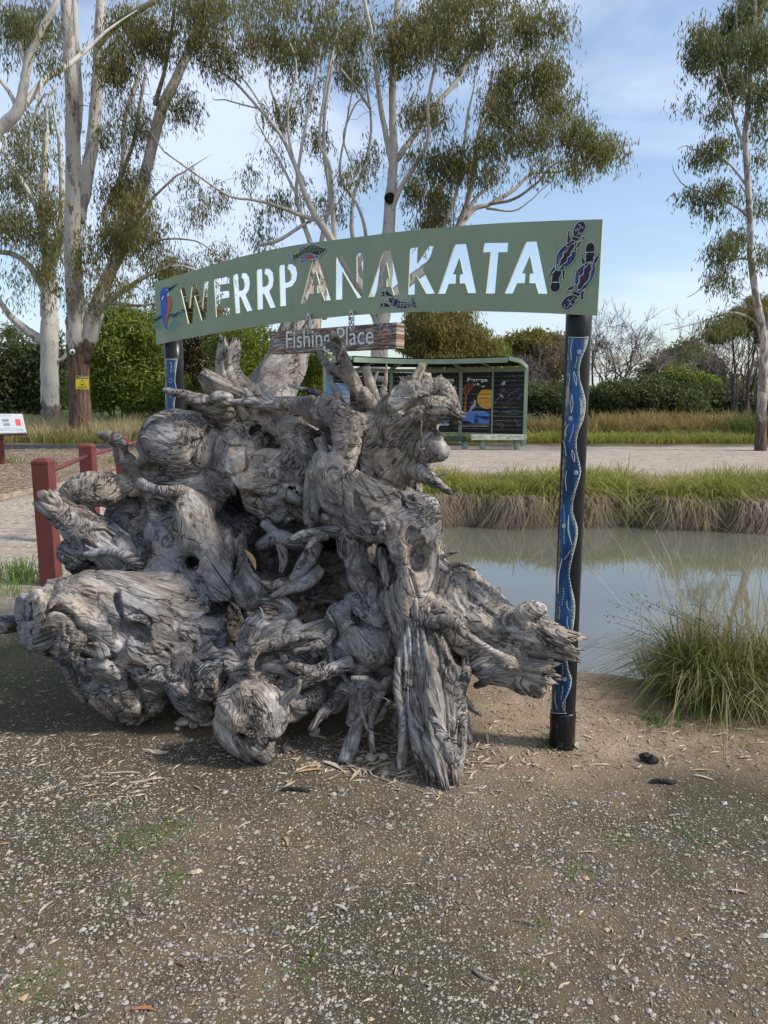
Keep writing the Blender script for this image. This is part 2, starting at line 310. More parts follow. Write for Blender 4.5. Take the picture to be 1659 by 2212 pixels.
def ground_mat():
    m = M('ground', 0.92, 0.15); z = m.attr('zone', 'Color'); R, G, B = m.xyz(z, 0), m.xyz(z, 1), m.xyz(z, 2)
    wob = m.n.new('ShaderNodeVectorMath'); wob.operation = 'SCALE'; wob.inputs[3].default_value = 0.02; m.l.new(m.noise(25, 2, out=1), wob.inputs[0])
    ad = m.n.new('ShaderNodeVectorMath'); m.l.new(m.co, ad.inputs[0]); m.l.new(wob.outputs[0], ad.inputs[1]); w = ad.outputs[0]
    big = m.noise(0.9, 5, 0.6); mid = m.noise(4.5, 5, 0.65)
    soil = m.mix(m.ramp(mid, .35, .65), (0.074, 0.055, 0.034), (0.160, 0.122, 0.076))
    soil = m.mix(m.ramp(big, .44, .56, 0, .85), soil, (0.058, 0.050, 0.030))
    sandy = m.mix(m.ramp(mid, .3, .7), (0.30, 0.20, 0.135), (0.42, 0.32, 0.225))
    c = m.mix(G, soil, sandy)
    def speck(scale, thr, w_):
        n = m.n.new('ShaderNodeTexVoronoi'); n.inputs['Scale'].default_value = scale; m.l.new(w_, n.inputs['Vector'])
        col = m.xyz(n.outputs['Color'], 0); d = m.ramp(n.outputs['Distance'], .30, .42, 1, 0); br = m.xyz(n.outputs['Color'], 1)
        k = m.math('MULTIPLY', d, m.ramp(col, thr, thr + .04)); return k, br, d
    k1, b1, d1 = speck(95, .40, w); k2, b2, d2 = speck(210, .30, w); k3, b3, d3 = speck(42, .72, w)
    for k, b in ((k2, b2), (k1, b1), (k3, b3)):
        pc = m.mix(b, (0.14, 0.12, 0.095), (0.42, 0.38, 0.31)); c = m.mix(m.math('MULTIPLY', k, m.ramp(mid, .3, .7, .85, .15)), c, pc)
    grav = m.mix(m.ramp(m.noise(30, 5, .75), .3, .7), (0.33, 0.275, 0.225), (0.60, 0.545, 0.46)); grav = m.mix(m.math('MULTIPLY', m.ramp(m.noise(70, 4, .7), .52, .62), m.ramp(big, .35, .65, .35, .9)), grav, (0.21, 0.15, 0.105))
    grav = m.mix(m.ramp(m.noise(1.3, 5, .6, m.map(scale=(.35, 1, 1))), .5, .68, 0, .45), grav, (0.30, 0.235, 0.18))
    grav = m.mix(m.ramp(m.noise(5, 6, .75, m.map(scale=(.4, 1, 1))), .45, .62, 0, .6), grav, (0.26, 0.19, 0.14)); grav = m.mix(m.ramp(m.noise(9, 5, .8, m.map(scale=(.5, 1, 1), loc=(3, 3, 3))), .5, .65, 0, .5), grav, (0.62, 0.57, 0.50))
    c = m.mix(R, c, grav)
    mul = m.mix(m.ramp(m.noise(22, 5, .75, m.map(scale=(.6, 1, 1))), .4, .62), (0.10, 0.06, 0.04), (0.36, 0.27, 0.19))
    c = m.mix(m.ramp(m.xyz(m.attr('zone2', 'Color'), 0), .2, .8), c, mul)
    c = m.mix(m.math('MULTIPLY', m.ramp(m.math('ADD', B, m.math('SUBTRACT', m.noise(9, 5, .7), .5)), .35, .6), .85), c, m.mix(m.ramp(m.noise(60, 3), .4, .6), (0.03, 0.055, 0.015), (0.085, 0.12, 0.03)))
    c = m.mix(m.xyz(m.attr('zone2', 'Color'), 1), c, (0.075, 0.052, 0.034))
    h = m.math('ADD', m.math('ADD', m.math('MULTIPLY', k1, .6), m.math('MULTIPLY', k2, .3)), m.math('ADD', m.math('MULTIPLY', k3, 1.2), m.math('MULTIPLY', m.noise(70, 4, .7), 1.0)))
    return m.done(c, m.bump(h, 0.009))
GROUND = ground_mat()
def water_mat():
    m = M('pond_water', 0.025, 1.0); m.b.inputs['IOR'].default_value = 1.5
    n = m.math('ADD', m.noise(2.2, 3, .5, m.map(scale=(.7, 1.5, 1))), m.math('MULTIPLY', m.noise(14, 2, .5, m.map(scale=(.6, 1.6, 1))), .12))
    return m.done(m.mix(m.ramp(m.noise(.35, 2), .3, .7), (0.108, 0.106, 0.082), (0.128, 0.126, 0.10)), m.bump(n, 0.0012))
WATER = water_mat()
# ------------------------------------------------------------------ ground and pond
def pond(x, y):
    """metres inside the shoreline"""
    wig = 0.12 * np.sin(x * 2.1) + 0.07 * np.sin(x * 5.3 + 1)
    near = y - (4.0 + wig * .8 + 0.25 * sstep(1.2, 1.7, x) * 0 - 0.0)
    far = (11.15 + wig * 1.2 + 0.25 * np.sin(x * .7)) - y
    return np.minimum(np.minimum(near, far), np.minimum(x + 1.9 + .2 * np.sin(y * 1.3), 19 - x))
def gz(x, y):
    x = np.asarray(x, float); y = np.asarray(y, float)
    z = 0.55 * sstep(26, 48, y) + 2.5 * sstep(90, 400, y)
    s = pond(x, y); k = np.where(y > 8, 0.75, 0.8)
    z = z - 0.75 * sstep(-0.12, k, s)
    z = z + 0.05 * sstep(0.9, 0.1, np.hypot((x - 0.75) / 1.4, (y - 3.9) / .5)) * (s < .3)
    n = vn(np.stack([x.ravel(), y.ravel(), 0 * x.ravel()], 1), .9).reshape(x.shape) * .02 + vn(np.stack([x.ravel(), y.ravel(), 0 * x.ravel()], 1), 5.0).reshape(x.shape) * .006
    return z + n * sstep(0, 1, 60 - y)
def grow(a, b, d0, r, cap):
    o = [a]; d = d0; s = 1 if b > a else -1
    while (b - o[-1]) * s > 0: o.append(o[-1] + s * d); d = min(d * r, cap)
    return o
ys = np.array(sorted(set([round(q, 4) for q in grow(4.6, -60, .03, 1.02, .03)[:105] + grow(1.45, -60, .05, 1.5, 20) + grow(4.6, 14, .05, 1.01, .1) + grow(14.0, 1500, .15, 1.07, 120)])))
xs = np.array(sorted(set([round(q, 4) for q in grow(0, -3.2, .035, 1, .035) + grow(-3.2, -1200, .06, 1.06, 120) + grow(0.035, 3.2, .035, 1, .035) + grow(3.2, 16, .08, 1.02, .2) + grow(16, 1200, .3, 1.1, 120)])))
X, Y = np.meshgrid(xs, ys); Z = gz(X, Y)
nx, ny = len(xs), len(ys); i = np.arange(ny - 1)[:, None] * nx + np.arange(nx - 1)[None]
A = Acc(); A.add(np.stack([X.ravel(), Y.ravel(), Z.ravel()], 1), np.stack([i, i + 1, i + nx + 1, i + nx], -1).reshape(-1, 4))
me = A.mesh('ground', GROUND, True)
x, y = X.ravel(), Y.ravel(); P3 = np.stack([x, y, 0 * x], 1); s = pond(x, y)
nz = vn(P3, 1.1) * .5 + vn(P3, 3.1) * .3
path = sstep(14.2, 15.5, y + nz) * sstep(24.5, 23.0, y + nz + .06 * x) * (x > -3)        # far gravel path beyond the pond
edge_line = -5.9 + (y - 11.3) * .15                                                        # timber edging left of the fence
lp = sstep(-.3, .3, (x - edge_line) + nz * .1) * sstep(5.0, 6.6, y + nz * .8 - .2 * (x + 3)) * (x < -1.9 + nz * .2) * sstep(24.0, 22.8, y)
lp = np.maximum(lp, sstep(14.2, 15.5, y + nz) * sstep(23.4, 22.8, y) * (x <= -3) * (x > edge_line + nz * .1))
R = np.clip(np.maximum(path, lp), 0, 1)
G = sstep(-.3, .7, x + .25 * nz - .2) * sstep(2.45, 3.1, y + nz * .5 - .1 * x) * sstep(7, 5, y) * (s < .05) * .85
G = np.maximum(G, sstep(13.0, 14.5, y) * sstep(16, 15, y) * .5)
moss = sstep(3.3, 4.0, y + nz * .6) * sstep(-1.2, -1.9, x + nz) * sstep(6.6, 5.2, y) * .38 + sstep(1.2, 2.2, x + nz) * sstep(2.9, 3.4, y) * sstep(5, 4, y) * .34
moss = np.maximum(moss, sstep(24, 26, y) * .8); moss = np.maximum(moss, sstep(10.8, 11.4, y) * sstep(13.9, 12.8, y + nz) * (x > -1.9) * .6)
col = me.color_attributes.new('zone', 'FLOAT_COLOR', 'POINT'); col.data.foreach_set('color', np.stack([R, G, np.clip(moss, 0, 1), 0 * x + 1], 1).astype(np.float32).ravel())
mulch = (x < edge_line) * sstep(8, 10, y) * sstep(22.2, 20.5, y + nz) + sstep(23.2, 24, y) * sstep(34, 30, y) * (x < -3) * .8 + sstep(-.9, .2, -(np.hypot((x + .35) / 1.7, (y - 3.6) / .75) - 1) + nz * .5) * .0
wet = sstep(0.05, .3, s) * .9
col = me.color_attributes.new('zone2', 'FLOAT_COLOR', 'POINT'); col.data.foreach_set('color', np.stack([np.clip(mulch, 0, 1), wet, 0 * x, 0 * x + 1], 1).astype(np.float32).ravel())
tag(link('ground', me), None, None, None, 'structure')
A = Acc(); A.add([[-3.5, 3.8, -.38], [21, 3.8, -.38], [21, 12.2, -.38], [-3.5, 12.2, -.38]], [[0, 1, 2, 3]])
tag(link('water', A.mesh('water', WATER)), None, None, None, 'structure')
# ------------------------------------------------------------------ the uprooted stump: a distance field of tapered roots, meshed
def cap(p, a, b, ra, rb):
    ba = b - a; L = np.dot(ba, ba) + 1e-9
    h = np.clip(((p[..., 0] - a[0]) * ba[0] + (p[..., 1] - a[1]) * ba[1] + (p[..., 2] - a[2]) * ba[2]) / L, 0, 1)
    q = (p[..., 0] - a[0] - h * ba[0]) ** 2 + (p[..., 1] - a[1] - h * ba[1]) ** 2 + (p[..., 2] - a[2] - h * ba[2]) ** 2
    return np.sqrt(q) - (ra + (rb - ra) * h)
# each chain: (x, y, depth, radius) in photo pixels and metres; k = blend with what is already there
CH = [
 # the root plate: a broad back mass
 (.08, [(330,1120,4.1,95),(480,1170,4.2,140),(640,1150,4.3,125),(760,1120,4.25,95)]),
 (.08, [(400,1330,4.0,120),(600,1340,4.15,130),(780,1330,4.1,110),(900,1330,3.9,80)]),
 (.07, [(560,1000,4.15,85),(700,1000,4.2,75),(830,960,4.05,55)]),
 (.08, [(420,1460,3.9,100),(560,1470,4.0,90),(700,1470,4.0,85),(860,1450,3.9,70)]),
 (.08, [(850,1150,3.95,70),(900,1280,3.9,85),(890,1420,3.8,75)]),
 (.08, [(980,1330,3.6,50),(1020,1400,3.45,40)]),
 (.08, [(760,1200,3.95,90),(700,1120,4.0,80)]),
 # left: sawn lump, long bulge
 (.06, [(62,1328,3.45,62),(170,1340,3.45,92),(280,1370,3.5,112),(400,1370,3.6,92)]),
 (.06, [(230,1420,3.5,90),(290,1490,3.5,62),(280,1530,3.5,34)]),
 (.05, [(200,1290,3.45,60),(330,1300,3.55,62),(420,1290,3.7,60)]),
 (.05, [(330,1255,3.75,52),(400,1230,3.8,60),(480,1250,3.75,60)]),
 # left arm, burnt and splintered
 (.04, [(88,1068,3.75,9),(120,1092,3.75,20),(180,1140,3.75,42),(260,1210,3.8,52),(330,1260,3.8,60)]),
 (.03, [(140,1078,3.8,20),(195,1055,3.8,34),(240,1070,3.8,28)]),
 (.03, [(150,1190,3.8,28),(220,1230,3.8,45),(300,1270,3.8,50)]),
 (.03, [(238,1032,3.85,12),(290,1055,3.8,17),(330,1085,3.8,22),(380,1140,3.85,36)]),
 (.025, [(215,940,3.85,8),(246,946,3.85,13),(266,985,3.85,19),(300,1015,3.85,22),(345,1035,3.85,28)]),
 (.03, [(300,1012,3.85,18),(350,1000,3.82,24),(400,1022,3.82,26)]),
 # round smooth boss
 (.032, [(378,962,3.92,78),(408,968,3.9,80)]),
 (.04, [(372,1010,3.95,58),(430,1055,3.94,74)]),
 (.03, [(446,905,3.85,13),(462,950,3.84,18),(478,1010,3.84,22),(500,1060,3.85,30)]),
 # spire top left
 (.035, [(500,825,3.9,28),(540,870,3.92,42),(590,930,3.95,60)]),
 (.03, [(448,818,3.88,20),(470,840,3.88,22),(505,850,3.88,26)]),
 (.02, [(354,843,3.75,6),(390,852,3.76,10),(440,872,3.8,18),(490,895,3.85,30)]),
 (.02, [(470,862,3.78,18),(520,868,3.75,14),(580,872,3.72,14),(640,874,3.7,17),(690,895,3.68,26)]),
 (.03, [(610,930,3.85,30),(650,960,3.82,40),(640,1010,3.82,45)]),
 (.035, [(520,960,3.85,50),(560,1020,3.8,62),(620,1080,3.8,58)]),
 (.03, [(495,1045,3.7,12),(560,1040,3.68,30),(640,1062,3.7,32)]),
 (.03, [(480,1010,3.75,10),(540,1012,3.72,24),(610,1000,3.7,30),(660,1020,3.7,24)]),
 # middle left plate with whorls
 (.05, [(420,1110,3.72,52),(450,1180,3.7,56),(500,1250,3.68,58)]),
 (.05, [(350,1150,3.78,40),(400,1210,3.76,46),(470,1290,3.68,46)]),
 (.04, [(500,1180,3.66,36),(530,1240,3.64,38),(540,1290,3.64,30)]),
 # S-shaped pale root
 (.03, [(655,880,3.7,22),(705,895,3.62,36),(735,930,3.58,42),(742,975,3.56,36),(722,1010,3.55,30)]),
 
 (.03, [(703,1002,3.5,30),(722,1040,3.48,46),(775,1078,3.46,52),(840,1116,3.44,58)]),
 (.03, [(840,1112,3.44,50),(900,1095,3.46,32),(928,1098,3.46,22)]),
 (.031, [(850,1120,3.44,56),(882,1180,3.4,58),(888,1240,3.36,54),(885,1300,3.32,56)]),
 (.03, [(925,1105,3.45,22),(935,1150,3.46,18),(925,1195,3.45,26),(915,1240,3.4,36)]),
 
 # main front root to the ground
 (.031, [(885,1290,3.34,56),(903,1370,3.26,50),(916,1450,3.2,44),(925,1530,3.12,38),(935,1600,3.04,30)]),
 (.02, [(880,1440,3.12,20),(876,1530,3.05,17),(872,1600,3.0,14),(866,1655,2.97,9)]),
 (.02, [(975,1500,3.05,17),(988,1570,2.98,19),(990,1640,2.92,14),(986,1672,2.9,11)]),
 (.02, [(930,1500,2.98,20),(950,1590,2.9,17),(975,1640,2.87,14)]),
 
 # antler root
 
 
 
 
 
 (.031, [(755,1140,3.46,24),(760,1195,3.48,28),(775,1235,3.47,30),(798,1270,3.44,30),(812,1320,3.4,34)]),
 # blue-grey lump centre
 (.04, [(740,1350,3.45,48),(790,1370,3.42,60),(820,1410,3.4,44)]),
 (.03, [(770,1310,3.46,36),(820,1330,3.4,36)]),
 (.03, [(640,1370,3.42,40),(690,1400,3.42,36),(720,1430,3.42,30)]),
 
 
 
 
 # lower bosses
 (.04, [(420,1470,3.42,52),(480,1450,3.42,56),(530,1440,3.45,46)]),
 (.03, [(400,1440,3.42,22),(410,1500,3.4,34),(440,1540,3.4,26)]),
 (.03, [(540,1400,3.42,30),(580,1350,3.45,40),(620,1370,3.44,38)]),
 (.03, [(520,1530,3.12,52),(565,1540,3.1,56),(560,1600,3.06,38),(572,1635,3.04,20)]),
 (.02, [(486,1560,3.14,26),(500,1590,3.1,26),(540,1630,3.06,20)]),
 
 (.03, [(600,1440,3.4,44),(660,1460,3.38,38),(710,1500,3.36,26)]),
 (.03, [(560,1500,3.3,50),(640,1520,3.3,36),(690,1500,3.32,30)]),
 # small lower roots
 (.02, [(674,1580,3.2,9),(705,1545,3.24,14),(735,1510,3.28,18),(760,1480,3.34,22)]),
 (.02, [(760,1635,3.12,20),(764,1590,3.15,22),(775,1540,3.2,22),(790,1480,3.3,24)]),
 
 
 (.02, [(830,1660,3.08,10),(838,1600,3.16,18),(850,1540,3.24,24)]),
 # right flank: long splintered arms
 (.031, [(930,1265,3.42,48),(1000,1275,3.38,46),(1060,1330,3.3,44),(1110,1365,3.2,40)]),
 (.025, [(1090,1365,3.2,42),(1140,1370,3.1,38)]),
 (.02, [(1100,1345,3.15,22),(1140,1322,3.1,22),(1168,1318,3.08,14)]),
 (.02, [(1000,1250,3.5,32),(1060,1290,3.42,22),(1110,1340,3.3,18)]),
 (.031, [(950,1330,3.25,40),(1010,1390,3.2,40),(1070,1435,3.12,40),(1120,1440,3.06,34)]),
 (.02, [(1030,1480,3.15,12),(1075,1462,3.1,14),(1120,1470,3.04,22),(1160,1485,3.0,20)]),
 (.02, [(928,1345,3.16,14),(975,1342,3.1,15),(1010,1372,3.06,12),(1060,1405,3.02,14),(1105,1430,3.0,22)]),
 (.03, [(985,1300,3.3,40),(1035,1350,3.25,40)]),
 # head mass top right
 (.04, [(870,1060,3.85,40),(845,985,3.8,52),(870,930,3.75,58),(900,880,3.72,46)]),
 (.03, [(850,880,3.72,28),(900,845,3.72,34),(945,850,3.7,28),(965,870,3.66,18),(988,890,3.62,8)]),
 (.03, [(900,960,3.7,40),(935,965,3.64,28),(950,975,3.62,18)]),
 (.03, [(860,960,3.74,50),(820,1000,3.75,50),(860,1030,3.78,40)]),
 (.02, [(880,1005,3.7,26),(920,1030,3.62,17),(950,1048,3.58,10),(975,1066,3.56,4)]),
 
 (.03, [(720,890,3.78,30),(780,925,3.76,34),(840,960,3.75,40)]),
 (.03, [(730,925,3.8,36),(790,965,3.8,40)]),
 (.04, [(905,950,4.0,36),(880,1020,4.05,36),(862,1085,4.1,34)]),
 # splinters on the head
 
 
 
 
 # branches behind the crown
 (.015, [(840,925,3.78,22),(800,875,3.76,20),(770,830,3.72,15),(745,785,3.68,13),(728,745,3.65,13),(720,722,3.64,10)]),
 
 
 
 
 
 
 
 
 # right twiggy stubs below the head
 
 
 
]
CUT = [ # cavities: (x, y, depth, radius x, radius y, radius depth m)
 (708,972,3.5,9,24,.16),(320,1020,3.74,40,17,.16),(500,1100,3.62,36,30,.2),(415,1215,3.66,20,18,.16),(600,1205,3.8,66,70,.5),(705,1215,3.8,60,62,.5),
 (826,1195,3.55,20,46,.4),(640,1300,3.7,85,32,.4),(590,1440,3.55,38,44,.4),(490,1310,3.65,60,16,.3),(510,1105,3.8,40,30,.35),(640,1060,3.9,24,34,.3),(250,1130,3.66,34,30,.16),(215,1165,3.7,30,18,.14),(975,1440,3.3,26,60,.4),(650,1420,3.5,30,16,.2),
 (790,1550,3.4,70,50,.4),(690,1545,3.4,50,30,.3),(840,1450,3.5,18,60,.3),(300,1080,3.72,18,14,.1),(345,1105,3.72,24,18,.12),(640,1110,3.6,30,34,.18),(552,1300,3.5,30,18,.2),(480,1500,3.25,14,36,.16),
 (952,893,3.6,26,22,.16),(590,1150,3.6,40,30,.16),(845,1240,3.3,14,18,.1),(906,1205,3.27,24,34,.09),(890,1160,3.28,14,20,.06),(350,1290,3.68,16,14,.14),(250,1270,3.7,34,10,.16),(575,960,3.72,14,26,.12),(662,1215,3.4,34,22,.2),(560,1070,3.66,60,9,.12),(72,1322,3.36,9,44,.10),(845,1560,3.1,18,60,.14),(425,1585,3.4,60,26,.3)]
def m3(c): return at(c[0], c[1], c[2]), c[3] * c[2] / F
segs = []
for k, ch in CH:
    c = smooth(ch, 3) if len(ch) > 2 else np.array(ch, float)
    for a, b in zip(c[:-1], c[1:]):
        pa, ra = m3(a); pb, rb = m3(b); segs.append((k if k > .03 and k < .033 else k * .65, pa, pb, max(ra, .004), max(rb, .004)))
VX = 0.0072
lo = np.array([-1.98, 2.72, -0.10]); hi_ = np.array([1.0, 4.45, 2.0]); N = ((hi_ - lo) / VX).astype(int) + 1
D = np.full(N, 0.3, np.float32); RAD = np.full(N, .05, np.float16); ax = [lo[i] + VX * np.arange(N[i]) for i in range(3)]
def sub(c0, c1, mrg):
    a = np.maximum(((np.minimum(c0, c1) - mrg - lo) / VX).astype(int), 0); b = np.minimum(((np.maximum(c0, c1) + mrg - lo) / VX).astype(int) + 2, N)
    if np.any(b <= a): return None
    sl = tuple(slice(a[i], b[i]) for i in range(3))
    g = np.stack(np.broadcast_arrays(ax[0][sl[0]][:, None, None], ax[1][sl[1]][None, :, None], ax[2][sl[2]][None, None, :]), -1).astype(np.float32)
    return sl, g
for k, a, b, ra, rb in segs:
    r = sub(a, b, max(ra, rb) + 0.06 + k)
    if r is None: continue
    sl, g = r; d = cap(g, a.astype(np.float32), b.astype(np.float32), ra, rb); o = D[sl]; RAD[sl] = np.where(d < o, .035 if .03 < k < .033 else (ra + rb) / 2, RAD[sl])
    h = np.maximum(k - np.abs(d - o), 0) / k; D[sl] = np.minimum(d, o) - h * h * k * .25
for x, y_, Yd, rx, ry, rd in CUT:
    c = at(x, y_, Yd); R3 = np.array([rx * Yd / F, rd, ry * Yd / F]); r = sub(c - R3, c + R3, .05)
    if r is None: continue
    sl, g = r; q = (g - c) / R3; wob = 1 + .35 * vn(g.reshape(-1, 3), 9).reshape(g.shape[:3]); d = (np.sqrt((q ** 2).sum(-1)) - wob) * R3.min(); o = D[sl]; k = .025
    d = -d; h = np.maximum(k - np.abs(d - o), 0) / k; D[sl] = np.maximum(d, o) + h * h * k * .25
I = np.argwhere(np.abs(D) < 0.075); Pn = (lo + I * VX).astype(np.float32)
rad = RAD[tuple(I.T)].astype(np.float32); th = np.clip(rad / .11, .10, 1.0) ** 1.3
w = np.stack([vn(Pn, 3.1, o) for o in (0, 17, 31)], 1) * .10
Pw = Pn + w
n1_ = vn(Pw, 5.0) * .024 + (.35 - np.abs(vn(Pw + w, 7.0, 5))) * .034 + (.35 - np.abs(vn(Pw + w * .5, 17.0, 8))) * .010 * sstep(-.3, .3, vn(Pn, 3.0, 51))
r1 = np.abs(vn(Pw, 4.6, 9)); r2 = np.abs(vn(Pw + w, 11.0, 3))
disp = .004 + n1_ - 0.065 * np.clip(1 - r1 / .10, 0, 1) * (vn(Pn, 2.2, 40) > -.2) - 0.020 * np.clip(1 - r2 / .10, 0, 1)
pit = vnoise(Pw, 8.0, 77); disp -= 0.07 * sstep(.70, .88, pit)
D[tuple(I.T)] -= (disp * th).astype(np.float32); del RAD
# sawn end of the left lump
cp = at(62, 1330, 3.42); cn = np.array([-.74, -.66, .10]); cn /= np.linalg.norm(cn)
r = sub(cp - .5, cp + .35, 0); sl, g = r; D[sl] = np.maximum(D[sl], (g - (cp + cn * .02)) @ cn)
def surface_nets(D, lo, vx):
    ins = D < 0; S = D.shape
    cs = [ins[i:S[0]-1+i, j:S[1]-1+j, k:S[2]-1+k] for i in (0, 1) for j in (0, 1) for k in (0, 1)]
    tot = sum(c.astype(np.int8) for c in cs); act = (tot > 0) & (tot < 8); idx = np.argwhere(act); vid = np.full(act.shape, -1, np.int32); vid[act] = np.arange(len(idx))
    off = np.array([(i, j, k) for i in (0, 1) for j in (0, 1) for k in (0, 1)]); val = np.stack([D[tuple((idx + o).T)] for o in off], 1)
    acc = np.zeros((len(idx), 3)); cnt = np.zeros(len(idx))
    for a in range(8):
        for b in range(a + 1, 8):
            if np.abs(off[a] - off[b]).sum() != 1: continue
            m = (val[:, a] < 0) != (val[:, b] < 0); t = np.where(m, val[:, a] / (val[:, a] - val[:, b] + 1e-12), 0)[:, None]
            acc += np.where(m[:, None], off[a] + t * (off[b] - off[a]), 0); cnt += m
    V = lo + (idx + acc / cnt[:, None]) * vx; Q = []
    for axn in range(3):
        u, v = [(1, 2), (2, 0), (0, 1)][axn]; e = np.zeros(3, int); e[axn] = 1
        s0 = [slice(1, S[i] - 1) for i in range(3)]; s0[axn] = slice(0, S[axn] - 1); s1 = list(s0); s1[axn] = slice(1, S[axn])
        A_, B_ = ins[tuple(s0)], ins[tuple(s1)]; E_ = np.argwhere(A_ != B_); base = np.array([s0[i].start for i in range(3)]); sgn = A_[tuple(E_.T)]; E_ = E_ + base
        du = np.zeros(3, int); du[u] = 1; dv = np.zeros(3, int); dv[v] = 1
        q = np.stack([vid[tuple((E_ - du - dv).T)], vid[tuple((E_ - dv).T)], vid[tuple(E_.T)], vid[tuple((E_ - du).T)]], 1)
        q[~sgn] = q[~sgn][:, ::-1]; Q.append(q)
    return V, np.concatenate(Q)
V, Q = surface_nets(D, lo, VX); del D
def grain_coords(V, segs, keep=.2):
    """coordinates squeezed along the nearest roots, so noise in them runs with the grain"""
    num = np.zeros((len(V), 3), np.float32); global FL; FL = np.zeros(len(V), np.float32); den = np.full(len(V), 1e-9, np.float32); V = V.astype(np.float32)
    for k, a, b, ra, rb in segs:
        m = np.flatnonzero(np.all((V > np.minimum(a, b) - max(ra, rb) - .12) & (V < np.maximum(a, b) + max(ra, rb) + .12), axis=1))
        if not len(m): continue
        p = V[m]; d = cap(p, a.astype(np.float32), b.astype(np.float32), ra, rb); w = np.exp(-np.clip(d + .05, -.1, .3) / .035)
        t = (b - a) / (np.linalg.norm(b - a) + 1e-9)
        if t[2] < 0: t = -t
        q = p - (1 - keep) * ((p - np.array([-.4, 3.6, .7])) @ t)[:, None] * t; num[m] += q * w[:, None]; den[m] += w; FL[m] += w * (k == .031)
    FL = FL / den; return num / den[:, None]
def wood_mesh(name, V, Q, segs, amp=1.0):
    G = grain_coords(V, segs)
    p0, p1, p2, p3 = (V[Q[:, i]] for i in range(4)); fn = np.cross(p2 - p0, p3 - p1); nr = np.zeros_like(V)
    for i in range(4): np.add.at(nr, Q[:, i], fn)
    nr /= np.linalg.norm(nr, axis=1)[:, None] + 1e-12
    Gw = G + .05 * np.stack([vn(G, 9, o) for o in (0, 7, 13)], 1)
    a = np.abs(vn(Gw, 22)); b = np.abs(vn(Gw, 46, 5)); c = vn(Gw, 70, 9)
    V = V + nr * (amp * (-(.0045 + .014 * FL) * np.clip(1 - a / (.14 + .1 * FL), 0, 1) + .0045 * (.3 - np.abs(vn(Gw, 13, 21))) - .0015 * np.clip(1 - b / .2, 0, 1) + .0005 * c + .0012 * vn(V.astype(np.float32), 30, 2)))[:, None]
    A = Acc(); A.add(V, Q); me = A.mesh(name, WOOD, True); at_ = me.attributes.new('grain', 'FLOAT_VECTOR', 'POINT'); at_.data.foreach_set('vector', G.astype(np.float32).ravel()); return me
st = thing('tree_stump', 'huge silvery grey uprooted tree stump with gnarled twisting roots under the arched sign', 'tree stump', (-.3, 3.5, 0))
rm = wood_mesh('root_mass', V, Q, segs); link('root_mass', rm, st)
co = np.empty(len(rm.vertices) * 3, np.float32); rm.vertices.foreach_get('co', co); co = co.reshape(-1, 3); nn = np.empty(len(rm.vertices) * 3, np.float32); rm.vertices.foreach_get('normal', nn); nn = nn.reshape(-1, 3)
cand = np.flatnonzero((nn[:, 1] < .2) & (co[:, 2] > .12) & (np.abs(vn(co, 3.0, 60)) > .0)); SPR = []
for q in rg.choice(cand, 110, replace=False):
    p, d = co[q].astype(float), nn[q].astype(float) + rg.normal(size=3) * .5; d /= np.linalg.norm(d); L_ = rg.uniform(.03, .13); r_ = rg.uniform(.003, .008); P = [p - d * .015]
    for _ in range(5): d = d + rg.normal(size=3) * .28; d /= np.linalg.norm(d); P.append(P[-1] + d * L_ / 5)
    SPR.append((np.array(P), r_ * np.array([1.5, 1, .85, .7, .5, .25])))
def tube_wood(name, chain, sides=24, jag=0.0, k=8, amp=1.0, label=None, parent=None, wob=.06, grooves=.4):
    c = smooth(chain, k); P = np.array([at(*q[:3]) for q in c]); R = c[:, 3] * c[:, 2] / F; A = Acc(); A.tube(P, R, sides, True)
    v = A.v[0].astype(float); f = A.f[0]; ring = len(P) * sides
    w = vn(v.astype(np.float32), 7) * wob * R.mean() * 4; cen = np.repeat(P, sides, 0); dirv = v[:ring] - cen; v[:ring] += dirv / (np.linalg.norm(dirv, axis=1)[:, None] + 1e-9) * w[:ring, None]
    an_ = np.tile(np.arange(sides), len(P)); al = np.repeat(np.linalg.norm(P - P[0], axis=1), sides); gr = np.abs(vn(np.stack([np.cos(an_ * 6.283 / sides) * 2.2, np.sin(an_ * 6.283 / sides) * 2.2, al * 3.0], 1).astype(np.float32), 1.6, len(chain))) ; Rr = np.repeat(R, sides)
    v[:ring] -= dirv / (np.linalg.norm(dirv, axis=1)[:, None] + 1e-9) * (grooves * Rr * .38 * np.clip(1 - gr / .22, 0, 1))[:, None]
    if jag: jr = rg.random(sides) ** 2; t = (P[-1] - P[-2]); t /= np.linalg.norm(t); v[ring - sides:ring] += t * (jr[:, None] * jag * 1.6); v[ring - 2 * sides:ring - sides] += t * (jr[:, None] * jag * .7)
    sg = [(0.02, P[i], P[i + 1], R[i], R[i + 1]) for i in range(len(P) - 1)]
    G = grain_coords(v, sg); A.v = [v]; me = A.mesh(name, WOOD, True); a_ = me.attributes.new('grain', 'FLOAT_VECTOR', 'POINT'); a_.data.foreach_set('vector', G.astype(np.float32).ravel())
    return tag(link(name, me, parent), label)
tube_wood('leaning_trunk', [(575,1010,4.25,60),(586,900,4.4,56),(598,830,4.5,50),(630,750,4.62,43),(660,680,4.75,40),(678,620,4.85,30),(684,592,4.9,18)], 40, .16, 10, label='broken trunk leaning up behind the sign', parent=st)
